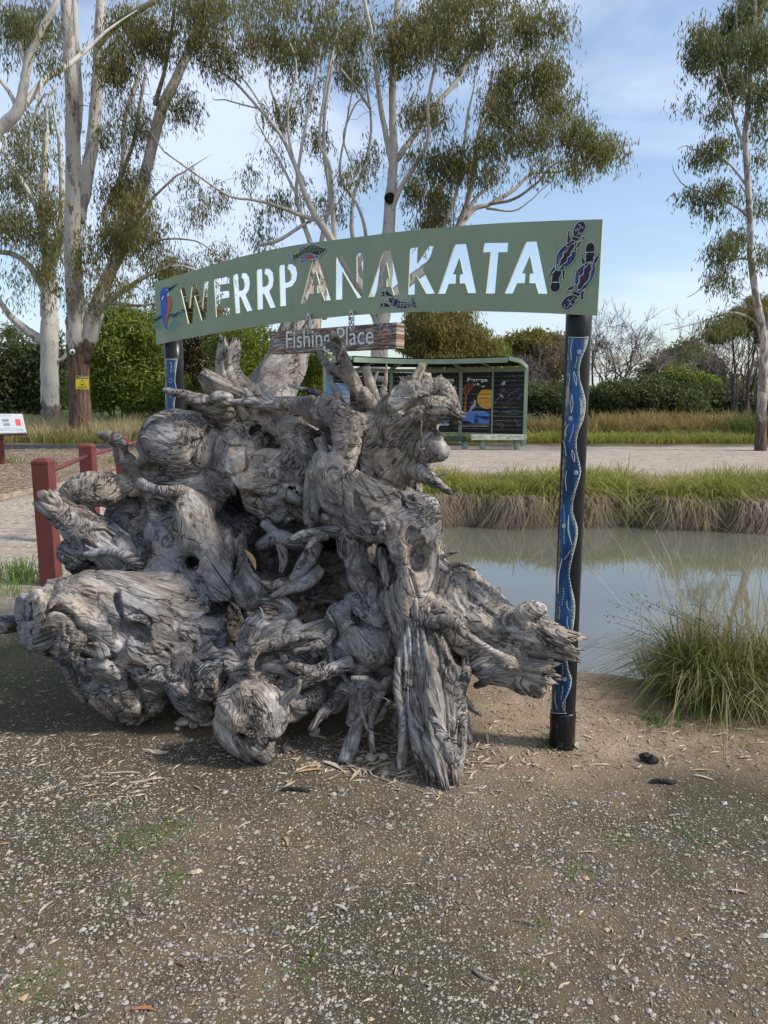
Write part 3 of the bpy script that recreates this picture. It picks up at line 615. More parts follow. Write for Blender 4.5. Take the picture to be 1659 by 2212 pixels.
# dead leaf caught on the wood, bird dropping streak
THIN = [
 [(670,1015,3.5,10),(682,1071,3.5,12),(681,1114,3.5,11),(673,1140,3.48,8)],
 [(680,1175,3.55,16),(668,1203,3.5,17),(649,1232,3.46,16),(628,1253,3.44,8)],
 [(675,1213,3.55,14),(635,1255,3.48,16),(602,1262,3.44,14),(564,1281,3.42,6)],
 [(564,1295,3.44,8),(602,1297,3.44,14),(628,1323,3.44,14),(590,1342,3.42,7)],
 [(543,1404,3.34,8),(583,1397,3.32,12),(630,1379,3.32,10),(673,1372,3.34,11),(706,1356,3.38,12)],
 [(635,1408,3.3,7),(673,1397,3.3,11),(701,1387,3.32,12),(720,1363,3.36,12)],
 [(706,1321,3.34,3),(715,1338,3.34,4),(727,1354,3.36,5)],
 [(758,1465,3.14,5),(795,1468,3.14,8),(824,1486,3.16,9),(845,1467,3.22,10)],
 [(670,1578,3.1,7),(696,1543,3.16,12),(725,1514,3.22,14),(743,1481,3.3,14)],
 [(743,1649,3.02,18),(758,1608,3.08,20),(776,1561,3.14,18),(795,1510,3.22,16)],
 [(805,1604,3.04,5),(801,1561,3.08,8),(819,1510,3.14,9),(835,1481,3.2,9)],
 [(776,1486,3.14,6),(782,1538,3.1,6),(795,1578,3.06,4)],
 [(944,1550,2.98,7),(970,1524,2.98,11),(985,1486,3.02,12),(965,1467,3.06,10)],
 [(1003,1510,3.3,9),(1021,1531,3.26,9),(1039,1543,3.22,5)],
 [(607,1411,3.36,10),(635,1439,3.3,12),(673,1448,3.28,12),(706,1434,3.28,10)],
 [(503,1043,3.7,8),(550,1052,3.66,12),(607,1064,3.66,14),(654,1085,3.66,12)],
 [(786,1590,3.06,4),(824,1543,3.14,7),(842,1514,3.2,9)],
 [(569,1128,3.66,12),(602,1166,3.62,13),(612,1208,3.58,11),(607,1236,3.54,6)],
 [(824,1184,3.42,10),(831,1232,3.36,12),(838,1274,3.32,8)],
 [(861,1420,3.08,9),(857,1491,3.02,10),(871,1561,2.97,8),(866,1637,2.92,6)],
 [(974,1448,3.1,10),(993,1486,3.04,12),(998,1561,2.96,12),(993,1608,2.92,8)],
 [(300,1040,3.74,10),(340,1060,3.7,14),(400,1062,3.7,14),(440,1090,3.7,10)],
 [(350,1180,3.7,8),(380,1230,3.66,12),(430,1250,3.64,12)],
 [(180,1200,3.62,8),(240,1190,3.66,12),(310,1220,3.68,14)],
 [(560,1400,3.3,6),(540,1440,3.3,10),(560,1490,3.3,10)],
 [(690,945,3.56,14),(700,975,3.55,12),(704,1002,3.55,16)],
 [(680,1000,3.48,13),(672,1040,3.5,13),(666,1090,3.52,11),(668,1130,3.52,10),(700,1150,3.52,10)],
 [(1010,1420,3.15,14),(1004,1470,3.05,12),(975,1520,2.99,13),(955,1560,2.95,9)],
 [(622,1168,3.42,4),(660,1152,3.42,9),(700,1148,3.44,12),(745,1142,3.46,17)],
 [(662,1186,3.38,4),(680,1165,3.4,8),(705,1158,3.43,11)],
 [(696,1120,3.42,12),(725,1122,3.44,14),(760,1135,3.45,19)],
 [(768,1110,3.42,10),(792,1116,3.4,14),(765,1140,3.44,18)],
 [(785,1125,3.4,12),(805,1140,3.37,12),(812,1160,3.35,9)],
 [(800,1128,3.4,9),(826,1134,3.39,5)],
 [(550,1392,3.36,13),(600,1384,3.34,10),(650,1362,3.35,10),(700,1350,3.38,16)],
 [(620,1398,3.36,12),(670,1376,3.34,14),(706,1385,3.34,13)],
 [(700,1380,3.34,11),(712,1415,3.32,7),(742,1462,3.3,5),(770,1508,3.28,3.4)],
 [(706,1390,3.34,8),(716,1430,3.31,6),(722,1452,3.3,3.5)],
 [(596,1545,3.1,18),(618,1510,3.08,12),(640,1490,3.06,9),(648,1470,3.05,5)],
 [(805,1628,3.1,8),(800,1570,3.14,10),(806,1520,3.18,10),(836,1470,3.24,11)],
 [(732,1490,3.18,6),(765,1496,3.18,9),(800,1500,3.2,9)],
 [(905,1035,3.62,8),(935,1030,3.6,5),(965,1022,3.58,2.8)],
 [(866,870,3.72,17),(888,835,3.72,12),(905,810,3.72,9),(914,792,3.72,6)],
 [(880,880,3.7,14),(905,842,3.7,11),(925,808,3.7,6)],
 [(892,885,3.7,14),(915,850,3.7,12),(935,820,3.7,8)],
 [(930,850,3.7,14),(950,825,3.7,8),(952,812,3.7,4)],
 [(800,915,3.8,12),(780,860,3.78,12),(752,800,3.75,11),(724,755,3.74,9),(704,742,3.74,5)],
 [(812,915,3.78,13),(760,890,3.76,12),(720,866,3.74,10),(690,850,3.72,7),(624,832,3.7,4)],
 [(745,880,3.74,8),(722,842,3.72,6),(712,815,3.72,4),(706,792,3.72,2.5)],
 [(775,850,3.76,14),(750,815,3.78,12),(700,782,3.8,8),(690,760,3.8,6)],
 [(835,915,3.76,16),(815,870,3.76,14),(800,830,3.76,12),(790,795,3.76,9)],
 [(818,880,3.76,10),(828,845,3.76,8),(833,815,3.76,5),(835,790,3.76,2)],
 [(822,905,3.74,8),(835,875,3.74,6),(838,850,3.74,3)],
 [(802,832,3.76,6),(812,812,3.76,4),(816,804,3.76,2)],
 [(925,1240,3.4,12),(955,1225,3.38,8),(995,1220,3.36,5),(1026,1232,3.34,3)],
 [(930,1215,3.42,10),(962,1200,3.4,6),(990,1190,3.38,3)],
 [(930,1200,3.44,9),(950,1165,3.44,6),(958,1142,3.44,3)],
 [(628,1262,3.5,8),(600,1270,3.45,14),(575,1262,3.42,10),(562,1256,3.4,5)], [(690,1230,3.5,16),(660,1258,3.44,17),(620,1272,3.42,13),(585,1290,3.42,7)],
 [(560,1180,3.7,14),(600,1160,3.62,18),(650,1175,3.6,16),(690,1150,3.6,12)], [(470,1010,3.74,6),(520,1030,3.68,12),(590,1022,3.66,16),(650,1040,3.68,18)],
 [(872,1560,3.0,10),(868,1610,2.98,9),(864,1662,2.96,6)], [(1000,1545,3.1,14),(1012,1600,3.02,10),(1000,1560,3.0,6)], [(736,1425,3.36,14),(770,1445,3.34,16),(812,1440,3.34,14),(850,1460,3.32,12)],
 [(520,1010,3.72,10),(560,990,3.7,18),(620,985,3.72,14)], [(0,1352,3.5,22),(30,1346,3.6,24),(90,1330,3.7,24)], [(640,1480,3.28,16),(700,1455,3.26,18),(760,1430,3.3,16)]]
for P, R in SPR:
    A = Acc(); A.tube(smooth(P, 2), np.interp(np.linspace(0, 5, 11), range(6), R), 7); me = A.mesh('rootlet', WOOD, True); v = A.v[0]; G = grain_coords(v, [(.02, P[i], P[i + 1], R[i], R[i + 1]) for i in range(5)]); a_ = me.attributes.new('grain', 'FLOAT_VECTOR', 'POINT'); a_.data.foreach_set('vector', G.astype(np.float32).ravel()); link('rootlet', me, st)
for ch in THIN: tube_wood('root' if min(q[1] for q in ch) > 935 else 'branch', ch, 12 if max(q[3] for q in ch) < 14 else 20, .006, 5, parent=st, wob=.05)
FAT = [([(925,1225,3.42,36),(1000,1275,3.34,36),(1070,1330,3.24,34),(1130,1362,3.14,26)], .03), ([(945,1290,3.32,32),(1020,1338,3.24,34),(1085,1382,3.16,30),(1140,1405,3.08,22)], .03), ([(975,1370,3.22,30),(1040,1415,3.14,30),(1110,1440,3.06,26)], .03), ([(960,1250,3.46,30),(1030,1275,3.4,28),(1080,1305,3.34,20)], .03), ([(888,1330,3.26,38),(884,1400,3.14,30),(892,1500,3.04,29),(905,1590,2.95,26),(925,1662,2.87,13)], .05), ([(905,1310,3.28,40),(915,1400,3.12,32),(926,1500,3.01,31),(940,1600,2.91,29),(958,1680,2.84,14)], .06), ([(930,1330,3.26,34),(950,1420,3.12,26),(962,1520,3.01,25),(974,1620,2.92,22),(980,1672,2.87,12)], .05), ([(545,890,3.93,40),(510,840,3.9,36),(494,795,3.9,25),(496,755,3.9,19)], .05), ([(560,880,3.9,20),(520,850,3.85,18),(470,830,3.85,20),(446,815,3.85,14)], .03), ([(1060,1352,3.25,36),(1120,1362,3.14,42),(1180,1376,3.05,37),(1222,1388,3.0,30)], .05), ([(1080,1385,3.18,26),(1150,1400,3.07,24),(1230,1413,2.99,15)], .04), ([(1060,1432,3.14,36),(1120,1442,3.06,34),(1176,1452,3.0,30)], .05),
 ([(1050,1300,3.35,30),(1100,1335,3.2,30),(1150,1330,3.1,24),(1168,1322,3.08,12)], .02), ([(1000,1265,3.45,34),(1060,1300,3.36,28),(1120,1350,3.24,22)], .02), ([(120,1092,3.74,20),(160,1130,3.72,30),(230,1190,3.74,38),(300,1250,3.78,40)][::-1] , .07), ([(884,1330,3.24,22),(878,1450,3.08,26),(876,1560,3.0,19),(872,1640,2.97,10)], .02),
 ([(968,1440,3.1,18),(985,1540,3.0,22),(990,1620,2.94,20),(986,1676,2.9,11)], .02), ([(872,870,3.72,20),(892,830,3.7,15),(912,792,3.7,8)], .02), ([(900,850,3.7,18),(925,880,3.66,30),(962,884,3.62,22),(988,898,3.6,12)], .03)]
for ch, jg in FAT: tube_wood('splintered_root', ch, 44, jg, 12, parent=st, wob=.10, grooves=1.0)
# ------------------------------------------------------------------ the arched sign
SP = Plane((.872, 3.10), (-1.427, 4.75))
def c3(x, y): return ((560 + x / 1.765) * .5486, (820 + y / 1.765) * .5486)
def c4(x, y): return ((1400 + x / 1.565) * .5486, (820 + y / 1.565) * .5486)
def c5(x, y): return ((1000 + x / 2.074) * .5486, (900 + y / 2.074) * .5486)
def crop(sx, sy, k): return lambda x, y: ((sx + x / k) * .5486, (sy + y / k) * .5486)
top = smooth([(334,609.5),(431.6,580.4),(524.8,553.4),(633.6,530.2),(768,512.5),(908,495.5),(1059,483.2),(1188.7,477),(1302,473.5)], 5)
bot = smooth([(337,744.5),(431.5,725.8),(555.9,704.7),(649,692.3),(768,680.5),(873,674.5),(996,671.7),(1066,672.8),(1171,676),(1290.3,682)], 5)
AU = [(0,0),(1,0),(1,1),(.795,1),(.73,.8),(.57,.8),(.55,.61),(.68,.61),(.51,.27),(.31,.61),(.42,.61),(.435,.8),(.23,.8),(.19,1),(0,1)]
def letA(fn, aL, aR, fR, fL):
    o = []
    for s, t in AU:
        l = np.array(aL) * (1 - t) + np.array(fL) * t; r = np.array(aR) * (1 - t) + np.array(fR) * t; o.append(fn(*(l * (1 - s) + r * s)))
    return o
R2 = [(795,425),(832,420),(836,546),(852,543),(872,524),(879,495),(872,468),(850,455),(850,418),(884,422),(906,446),(913,495),(905,545),(882,578),(926,689),(893,694),(848,594),(837,595),(839,700),(803,706)]
R1 = [(630,459),(667,453),(672,573),(688,571),(706,552),(711,522),(704,492),(690,481),(689,449),(722,452),(741,478),(748,522),(740,568),(718,602),(765,709),(730,717),(685,614),(674,616),(680,727),(651,732)]
PP = [(952,396),(989,390),(994,516),(1010,513),(1032,492),(1037,460),(1028,433),(1011,421),(1010,388),(1040,388),(1066,408),(1077,450),(1069,500),(1042,540),(996,556),(999,677),(960,682)]
LET = [[c3(*p) for p in [(262,553),(292,549),(328,692),(344,534),(374,529),(416,690),(432,512),(460,505),(442,775),(412,780),(362,612),(348,798),(320,803)]],
 [c3(*p) for p in [(497,491),(606,472),(606,521),(541,532),(541,580),(604,570),(604,620),(542,630),(541,697),(608,688),(608,742),(513,757)]],
 [c3(*p) for p in R1], [c3(*p) for p in R2], [c3(*p) for p in PP],
 letA(c3, (1185,358), (1222,352), (1310,638), (1103,662)),
 [c5(*p) for p in [(672,228),(714,220),(838,440),(838,202),(893,195),(887,562),(850,568),(722,345),(720,578),(670,582)]],
 letA(c5, (1058,180), (1112,175), (1195,540), (935,560)),
 [c5(*p) for p in [(1275,158),(1337,151),(1331,285),(1424,143),(1493,137),(1378,335),(1476,530),(1410,534),(1326,385),(1313,400),(1312,538),(1258,541)]],
 letA(c4, (612,222), (680,218), (742,522), (508,527)),
 [c4(*p) for p in [(792,213),(940,211),(936,270),(880,271),(858,525),(803,525),(832,270),(788,272)]],
 letA(c4, (1050,205), (1115,203), (1182,527), (918,525))]
org = SP.hit(829, 600); ux = SP.u if SP.u[0] > 0 else -SP.u; SM = Matrix(((ux[0], 0, SP.n[0], org[0]), (ux[1], 0, SP.n[1], org[1]), (0, 1, 0, org[2]), (0, 0, 0, 1)))
def loc2(px, py): p = SP.hit(px, py) - org; return (float(p @ ux), float(p[2]))
from mathutils.geometry import delaunay_2d_cdt
def inside(loop, x, y):
    L = np.asarray(loop); x0, y0 = L[:, 0], L[:, 1]; x1, y1 = np.roll(x0, -1), np.roll(y0, -1); c = np.zeros(len(x), bool)
    for a, b, e, f in zip(x0, y0, x1, y1):
        if b != f: c ^= ((b > y) != (f > y)) & (x < (e - a) * (y - b) / (f - b) + a)
    return c
def plate(name, loops, depth, mat, Mw, parent, rim=None):
    vs, es = [], []
    for lp in loops: n = len(vs); vs += [Vector(p) for p in lp]; es += [(n + i_, n + (i_ + 1) % len(lp)) for i_ in range(len(lp))]
    ov, oe, of, *_ = delaunay_2d_cdt(vs, es, [], 0, 1e-6); ov = np.array([tuple(p) for p in ov]); of = np.array(of); cen = ov[of].mean(1)
    k = inside(loops[0], cen[:, 0], cen[:, 1])
    for lp in loops[1:]: k &= ~inside(lp, cen[:, 0], cen[:, 1])
    of = of[k]; n = len(ov); h = depth / 2; v = [(x, y, h) for x, y in ov] + [(x, y, -h) for x, y in ov]; f = [tuple(t_) for t_ in of.tolist()] + [tuple(n + q for q in t_[::-1]) for t_ in of.tolist()]; nf = len(f)
    cnt = {}
    for t_ in of.tolist():
        for a, b in zip(t_, t_[1:] + t_[:1]): cnt[(a, b)] = 1
    f += [(b, a, a + n, b + n) for (a, b) in cnt if (b, a) not in cnt]
    me = bpy.data.meshes.new(name); me.from_pydata(v, [], f); me.transform(Mw); me.materials.append(mat); me.materials.append(rim or mat)
    for p in me.polygons[nf:]: p.material_index = 1
    return link(name, me, parent)
sign = thing('arched_sign', 'long sage green arched metal sign with letters WERRPANAKATA cut through it', 'sign', (-.3, 3.9, 0))
outer = [loc2(*p) for p in top] + [loc2(*p) for p in bot[::-1]]
SB = SM @ Matrix.Translation((0, 0, -.004))
plate('sign_panel', [outer] + [[loc2(*p) for p in l] for l in LET], .008, SIGNG, SB, sign, SIGNEDGE)
def flat(name, pts, plane, off, mat, parent, k=1, label=None):
    c = smooth([*pts, pts[0]], k)[:-1] if k > 1 else pts
    v = [tuple(plane.hit(x, y, off)) for x, y in c]; me = bpy.data.meshes.new(name); me.from_pydata(v, [], [list(range(len(v)))]); me.materials.append(mat); return tag(link(name, me, parent), label)
class Strokes:
    def __init__(s, plane, off): s.p = plane; s.off = off; s.A = Acc()
    def line(s, pts, w, k=4):
        c = smooth(pts, k); d = np.gradient(c, axis=0); d /= np.linalg.norm(d, axis=1)[:, None] + 1e-9; n = np.stack([-d[:, 1], d[:, 0]], 1) * w / 2
        v = [s.p.hit(*q, s.off) for q in np.vstack([c + n, c - n])]; m = len(c); s.A.add(v, [[i, i + 1, m + i + 1, m + i] for i in range(m - 1)])
    def dot(s, x, y, r, ry=None):
        a = np.linspace(0, 2 * np.pi, 9)[:-1]; v = [s.p.hit(x + r * math.cos(t), y + (ry or r) * math.sin(t), s.off) for t in a]
        s.A.add(v, [[0, 1, 2, 3], [0, 3, 4, 7], [4, 5, 6, 7]])
    def loop(s, pts, w, k=4): c = list(pts); s.line(c + [c[0]], w, k)
    def out(s, name, mat, parent, label=None): return tag(link(name, s.A.mesh(name, mat), parent), label)
def mp_(fn, l): return [fn(*p) for p in l]
T1, T2, T3 = .0015, .003, .0045
# two platypuses
pf = crop(2140, 850, 5.53)
def platypus(nm, label, tail, neck, body, head, bill, legs, plum, dots, rust, swirl, whites):
    base = flat('body', mp_(pf, body), SP, T2, ARTNAVY, None, 3); root = sign
    base.parent = root; base.matrix_parent_inverse = Matrix.Translation(-Vector(root.location)); base.name = nm; base['label'] = label
    for l in legs: flat('leg', mp_(pf, l), SP, T1, ARTGREEN, base)
    flat('tail', mp_(pf, tail), SP, T1 + .0004, ARTNAVY, base, 3); flat('bill', mp_(pf, bill), SP, T1 + .0004, ARTBLACK, base, 3); flat('head', mp_(pf, head), SP, T2 + .0005, ARTBLACK, base, 2); flat('neck', mp_(pf, neck), SP, T1 + .0008, ARTBLACK, base)
    flat('side_patch', mp_(pf, rust), SP, T2 + .0006, ARTRUST, base, 3); flat('belly', mp_(pf, plum), SP, T2 + .001, ARTPURPLE, base, 3)
    s = Strokes(SP, T3)
    for l in (tail, body, bill, head, *legs): s.loop(mp_(pf, l), .95, 2)
    s.loop(mp_(pf, plum), 1.0, 3); s.loop([(x + (x - sum(q[0] for q in mp_(pf, plum)) / len(plum)) * .22, y + (y - sum(q[1] for q in mp_(pf, plum)) / len(plum)) * .07) for x, y in mp_(pf, plum)], .8, 3)
    for l in swirl: s.line(mp_(pf, l), .8, 4)
    for x, y, r in whites: s.dot(*pf(x, y), r)
    s.out('outline', ARTWHITE, base); s = Strokes(SP, T3)
    for x, y, r in dots: s.dot(*pf(x, y), r)
    s.out('dots', ARTBLUE, base)
platypus('platypus_painting', 'upper platypus with bill down', [(650,440),(645,330),(680,230),(740,150),(800,118),(860,120),(910,170),(925,240),(900,310),(850,380),(770,480)], [(650,435),(768,480),(715,560),(620,525)],
 [(620,525),(715,560),(718,700),(712,830),(690,920),(620,1020),(540,1090),(440,1160),(395,1185),(260,1175),(272,1050),(275,950),(300,850),(360,740),(450,650),(540,590)],
 [(255,1180),(390,1190),(380,1290),(340,1370),(335,1440),(180,1450),(185,1380),(170,1300),(200,1230)], [(180,1450),(335,1440),(365,1520),(355,1590),(300,1650),(240,1665),(180,1640),(145,1570),(155,1500)],
 [[(515,600),(510,520),(530,400),(525,360),(550,325),(585,325),(565,400),(600,500),(605,545)], [(720,640),(760,580),(840,520),(838,465),(865,440),(912,500),(850,530),(810,620),(725,720)], [(270,1075),(215,1120),(150,1220),(125,1280),(80,1290),(125,1328),(200,1250),(265,1170)], [(405,1190),(410,1290),(425,1350),(400,1385),(480,1385),(460,1340),(470,1250),(455,1150)]],
 [(655,590),(580,640),(540,700),(500,770),(440,810),(425,890),(370,960),(350,1060),(325,1150),(360,1140),(420,1060),(510,990),(525,910),(585,860),(600,790),(665,700),(680,630)],
 [(440,760,2.2),(480,720,2),(385,815,2.2),(350,878,2.6),(320,950,2),(318,1000,1.8),(660,810,2.2),(640,880,2),(605,940,2.5),(575,995,2.2),(540,1040,2),(490,1080,2)],
 [(300,900),(400,780),(520,660),(500,740),(420,830),(380,930),(330,1000),(310,1090),(285,1050)],
 [[(730,440),(760,360),(770,290),(700,300),(710,335),(735,315)], [(770,300),(810,250),(800,190),(765,200),(780,220)], [(800,260),(840,240),(865,265),(840,275)], [(765,370),(800,360),(800,400),(775,390)]], [(510,660,1.3),(678,765,1.6),(455,1110,1.4),(305,1065,1.1),(195,1315,1),(360,1330,1)])
platypus('platypus_painting', 'lower platypus with bill up', [(635,1710),(750,1760),(720,1850),(650,1950),(560,2030),(480,2050),(410,2010),(385,1930),(420,1840),(500,1760),(580,1730)], [(665,1630),(800,1670),(740,1760),(635,1710)],
 [(935,1020),(1085,995),(1125,1100),(1125,1200),(1080,1350),(1020,1440),(950,1540),(880,1610),(800,1670),(665,1630),(665,1520),(680,1400),(700,1260),(740,1180),(840,1090)],
 [(930,805),(1105,785),(1110,880),(1090,960),(1085,990),(930,1020),(915,980),(905,900)], [(925,790),(915,700),(950,620),(1010,578),(1060,580),(1110,640),(1115,720),(1105,790)],
 [[(850,1070),(820,960),(830,890),(800,850),(860,825),(850,890),(890,950),(920,1020)], [(1090,970),(1140,900),(1190,850),(1185,790),(1235,825),(1215,870),(1190,950),(1120,1050)], [(660,1510),(560,1550),(500,1620),(445,1640),(470,1690),(510,1635),(590,1620),(665,1580)], [(800,1680),(810,1760),(800,1830),(885,1810),(870,1760),(890,1650),(885,1590)]],
 [(985,1020),(950,1090),(880,1150),(870,1260),(790,1330),(785,1440),(730,1530),(740,1600),(820,1590),(880,1500),(940,1440),(1000,1330),(1010,1230),(1045,1140),(1020,1040)],
 [(790,1230,2.8),(825,1165,2),(870,1120,1.8),(750,1300,2),(725,1360,2),(712,1410,2.2),(1090,1100,2),(1080,1170,2),(1070,1240,2),(1050,1310,2),(1020,1380,2),(990,1445,2.2)],
 [(860,1120),(900,1080),(860,1150),(820,1240),(770,1310),(720,1400),(690,1450),(700,1330),(750,1210)],
 [[(670,1770),(600,1840),(570,1900),(520,1990),(460,2000),(450,1950),(480,1940)], [(590,1850),(540,1855),(535,1830),(550,1815)], [(575,1880),(590,1930),(625,1930),(620,1900)]], [(695,1480,1.4),(1070,1035,1.2),(895,1080,1.1),(920,925,1),(1092,905,1)])
# golden-bellied fish
ff = crop(1100, 930, 7.54)
body = [(370,535),(450,535),(530,510),(620,440),(760,340),(880,270),(980,258),(1100,265),(1250,330),(1395,365),(1380,420),(1290,510),(1200,570),(1180,650),(1000,690),(860,715),(650,690),(560,670),(470,680),(390,710)]
fish = flat('fish_painting', mp_(ff, body), SP, T2, ARTGREEN, sign, 2, 'dark green spotted fish with red belly')
fins = [[(370,535),(290,495),(250,540),(250,640),(270,720),(305,780),(390,710)], [(540,480),(570,390),(700,290),(800,265),(760,340),(620,440)], [(860,260),(960,210),(1095,205),(1080,262),(980,256)], [(590,700),(620,820),(720,790),(850,755),(870,715),(700,695)]]
for l in fins: flat('fin', mp_(ff, l), SP, T1, ARTGREY, fish)
belly = [(560,670),(640,590),(780,520),(920,510),(1020,540),(1100,560),(1180,570),(1170,640),(1030,670),(950,690),(860,710),(700,700)]
flat('belly', mp_(ff, belly), SP, T2 + .0006, ARTGREY, fish, 2); flat('red_patch', mp_(ff, [(790,630),(850,575),(940,560),(1010,590),(960,650),(860,668)]), SP, T2 + .0012, ARTRED, fish, 2)
s = Strokes(SP, T3)
for l in (body, belly, *fins): s.loop(mp_(ff, l), .75, 2)
for yy in range(520, 780, 34): s.line([ff(262, yy), ff(375, 560 + (yy - 520) * .5)], .5, 1)
for l in ([(1200,430),(1180,500),(1215,550)], [(1270,430),(1255,480),(1280,520)], [(1325,440),(1340,465),(1390,425)], [(1000,540),(1050,590),(1100,560)], [(620,790),(650,710)], [(680,780),(690,710)], [(740,770),(740,710)]): s.line(mp_(ff, l), .6)
s.out('outline', ARTWHITE, fish); s = Strokes(SP, T3)
for x in range(400, 1340, 44):
    for y in range(270, 680, 40):
        up = np.interp(x, [400, 620, 760, 900, 1100, 1330], [560, 470, 365, 290, 290, 370]); dn = np.interp(x, [400, 620, 780, 1000, 1330], [680, 570, 490, 470, 400])
        if up < y < dn: s.dot(*ff(x + rnd.uniform(-10, 10), y + rnd.uniform(-8, 8)), 1.1)
s.out('spots', ARTLIME, fish)
# yabby
yf = crop(1470, 1120, 8.295)
cara = [(690,430),(610,425),(500,440),(490,530),(540,620),(590,700),(750,745),(820,520),(720,460)]; abd = [(820,520),(960,560),(1120,560),(1230,590),(1240,720),(1100,780),(960,795),(850,790),(750,760)]
yab = flat('yabby_painting', mp_(yf, cara), SP, T2, ARTNAVY, sign, 1, 'dark blue yabby with pale outlines'); flat('abdomen', mp_(yf, abd), SP, T2 - .0004, ARTNAVY, yab)
ylo = [[(1225,560),(1290,390),(1380,580),(1430,760),(1400,780),(1240,730)], [(385,210),(450,200),(550,300),(690,400),(680,425),(560,400),(390,360)], [(210,320),(260,240),(370,220),(385,370),(300,405),(240,380),(330,310),(270,290)], [(340,600),(400,590),(560,690),(540,730),(440,750),(350,740)], [(190,650),(250,610),(335,600),(330,740),(240,760),(185,730),(270,690)]]
for nm, l in zip(('tail', 'claw', 'pincer', 'claw', 'pincer'), ylo): flat(nm, mp_(yf, l), SP, T1, ARTBLACK, yab)
s = Strokes(SP, T3)
for l in (cara, abd, *ylo): s.loop(mp_(yf, l), .7, 1)
for l in ([(690,430),(690,520),(610,700)], [(900,545),(870,790)], [(985,565),(970,790)], [(1100,562),(1105,775)], [(820,620),(1230,620)], [(800,700),(1230,690)], [(500,490),(360,440),(230,470)], [(500,500),(340,520),(230,530)], [(560,480),(640,500),(600,640),(530,590)],
          [(720,440),(760,360),(900,240),(1000,120)], [(770,470),(850,370),(950,320),(1070,180)], [(840,510),(930,390),(1050,360),(1095,320)], [(890,530),(950,450),(1080,445)], [(610,720),(570,800),(600,900)], [(670,725),(635,810),(650,900)], [(740,750),(720,810),(770,900)], [(820,770),(820,820),(880,890)],
          [(1250,600),(1310,480)], [(1250,640),(1360,540)], [(1250,680),(1400,640)], [(1260,710),(1420,700)]): s.line(mp_(yf, l), .6)
for x in range(830, 1220, 45): s.dot(*yf(x, 655), .55)
s.out('outline', ARTWHITE, yab)
# kingfisher on a branch
kf = crop(600, 1100, 8.295)
kb = [(540,370),(500,450),(440,530),(490,620),(480,900),(455,1150),(420,1450),(470,1570),(465,1675),(350,1430),(290,1200),(265,1000),(275,750),(240,560),(260,420),(340,290),(430,245),(500,250),(545,290)]
king = flat('kingfisher_painting', mp_(kf, kb), SP, T3, ARTBLUE, sign, 1, 'blue kingfisher with orange breast'); flat('beak', mp_(kf, [(525,290),(680,210),(840,125),(720,240),(560,375)]), SP, T2, ARTBLACK, king)
flat('breast', mp_(kf, [(440,530),(530,530),(590,620),(612,750),(600,950),(560,1080),(500,1200),(465,1500),(425,1500),(430,1300),(455,1100),(470,900),(480,650)]), SP, T2 + .0008, ARTORANGE, king); flat('throat', mp_(kf, [(535,365),(555,545),(470,525)]), SP, T2 + .0004, ARTWHITE, king)
flat('neck_patch', mp_(kf, [(290,690),(300,620),(360,530),(380,560),(340,640)]), SP, T3 + .0008, ARTWHITE, king); s = Strokes(SP, T3 + .0012); s.dot(*kf(440, 338), 1.6); s.dot(*kf(497, 350), 1.0); s.out('eye_ring', ARTWHITE, king); s = Strokes(SP, T3 + .0016); s.dot(*kf(440, 338), .9); s.out('eye', ARTBLACK, king)
s = Strokes(SP, T3 + .0012)
for l in ([(330,720),(310,900),(300,1150)], [(380,760),(360,900),(350,1050)], [(430,640),(440,850),(430,1050)], [(400,1150),(380,1300),(430,1480)]): s.line(mp_(kf, l), .8)
s.out('feather_marks', ARTMID, king); s = Strokes(SP, T1 + .0004)
for l in ([(72,1345),(160,1300),(240,1230),(300,1225)], [(480,1235),(600,1170),(700,1190),(800,1140),(900,1075),(1075,1015)]): s.line(mp_(kf, l), 6.5)
s.out('branch', ARTBLACK, king); s = Strokes(SP, T2 - .0004)
for l in ([(80,1290),(180,1240),(270,1180)], [(80,1400),(180,1350),(290,1280)], [(490,1200),(600,1120),(700,1130),(820,1060),(1040,950)], [(490,1280),(600,1210),(700,1270),(850,1190),(1080,1090)], [(520,1225),(640,1175),(740,1200),(860,1120),(1060,1030)]): s.line(mp_(kf, l), .7)
for cx_, cy_, a0, n, L in ((690,1290,70,5,330), (600,1450,80,4,300), (200,1360,80,4,280), (120,1190,170,3,110), (900,990,75,4,280), (190,1400,110,3,300)):
    for j in range(n):
        a = math.radians(a0 - 24 + 48 * j / max(1, n - 1)); e = (cx_ + math.cos(a) * L, cy_ + math.sin(a) * L); nx_, ny_ = -math.sin(a) * L * .13, math.cos(a) * L * .13; mx, my = (cx_ + e[0]) / 2, (cy_ + e[1]) / 2
        s.line([kf(cx_, cy_), kf(mx + nx_, my + ny_), kf(*e)], .6); s.line([kf(cx_, cy_), kf(mx - nx_, my - ny_), kf(*e)], .6)
s.out('leaf_outlines', ARTTEAL, king)
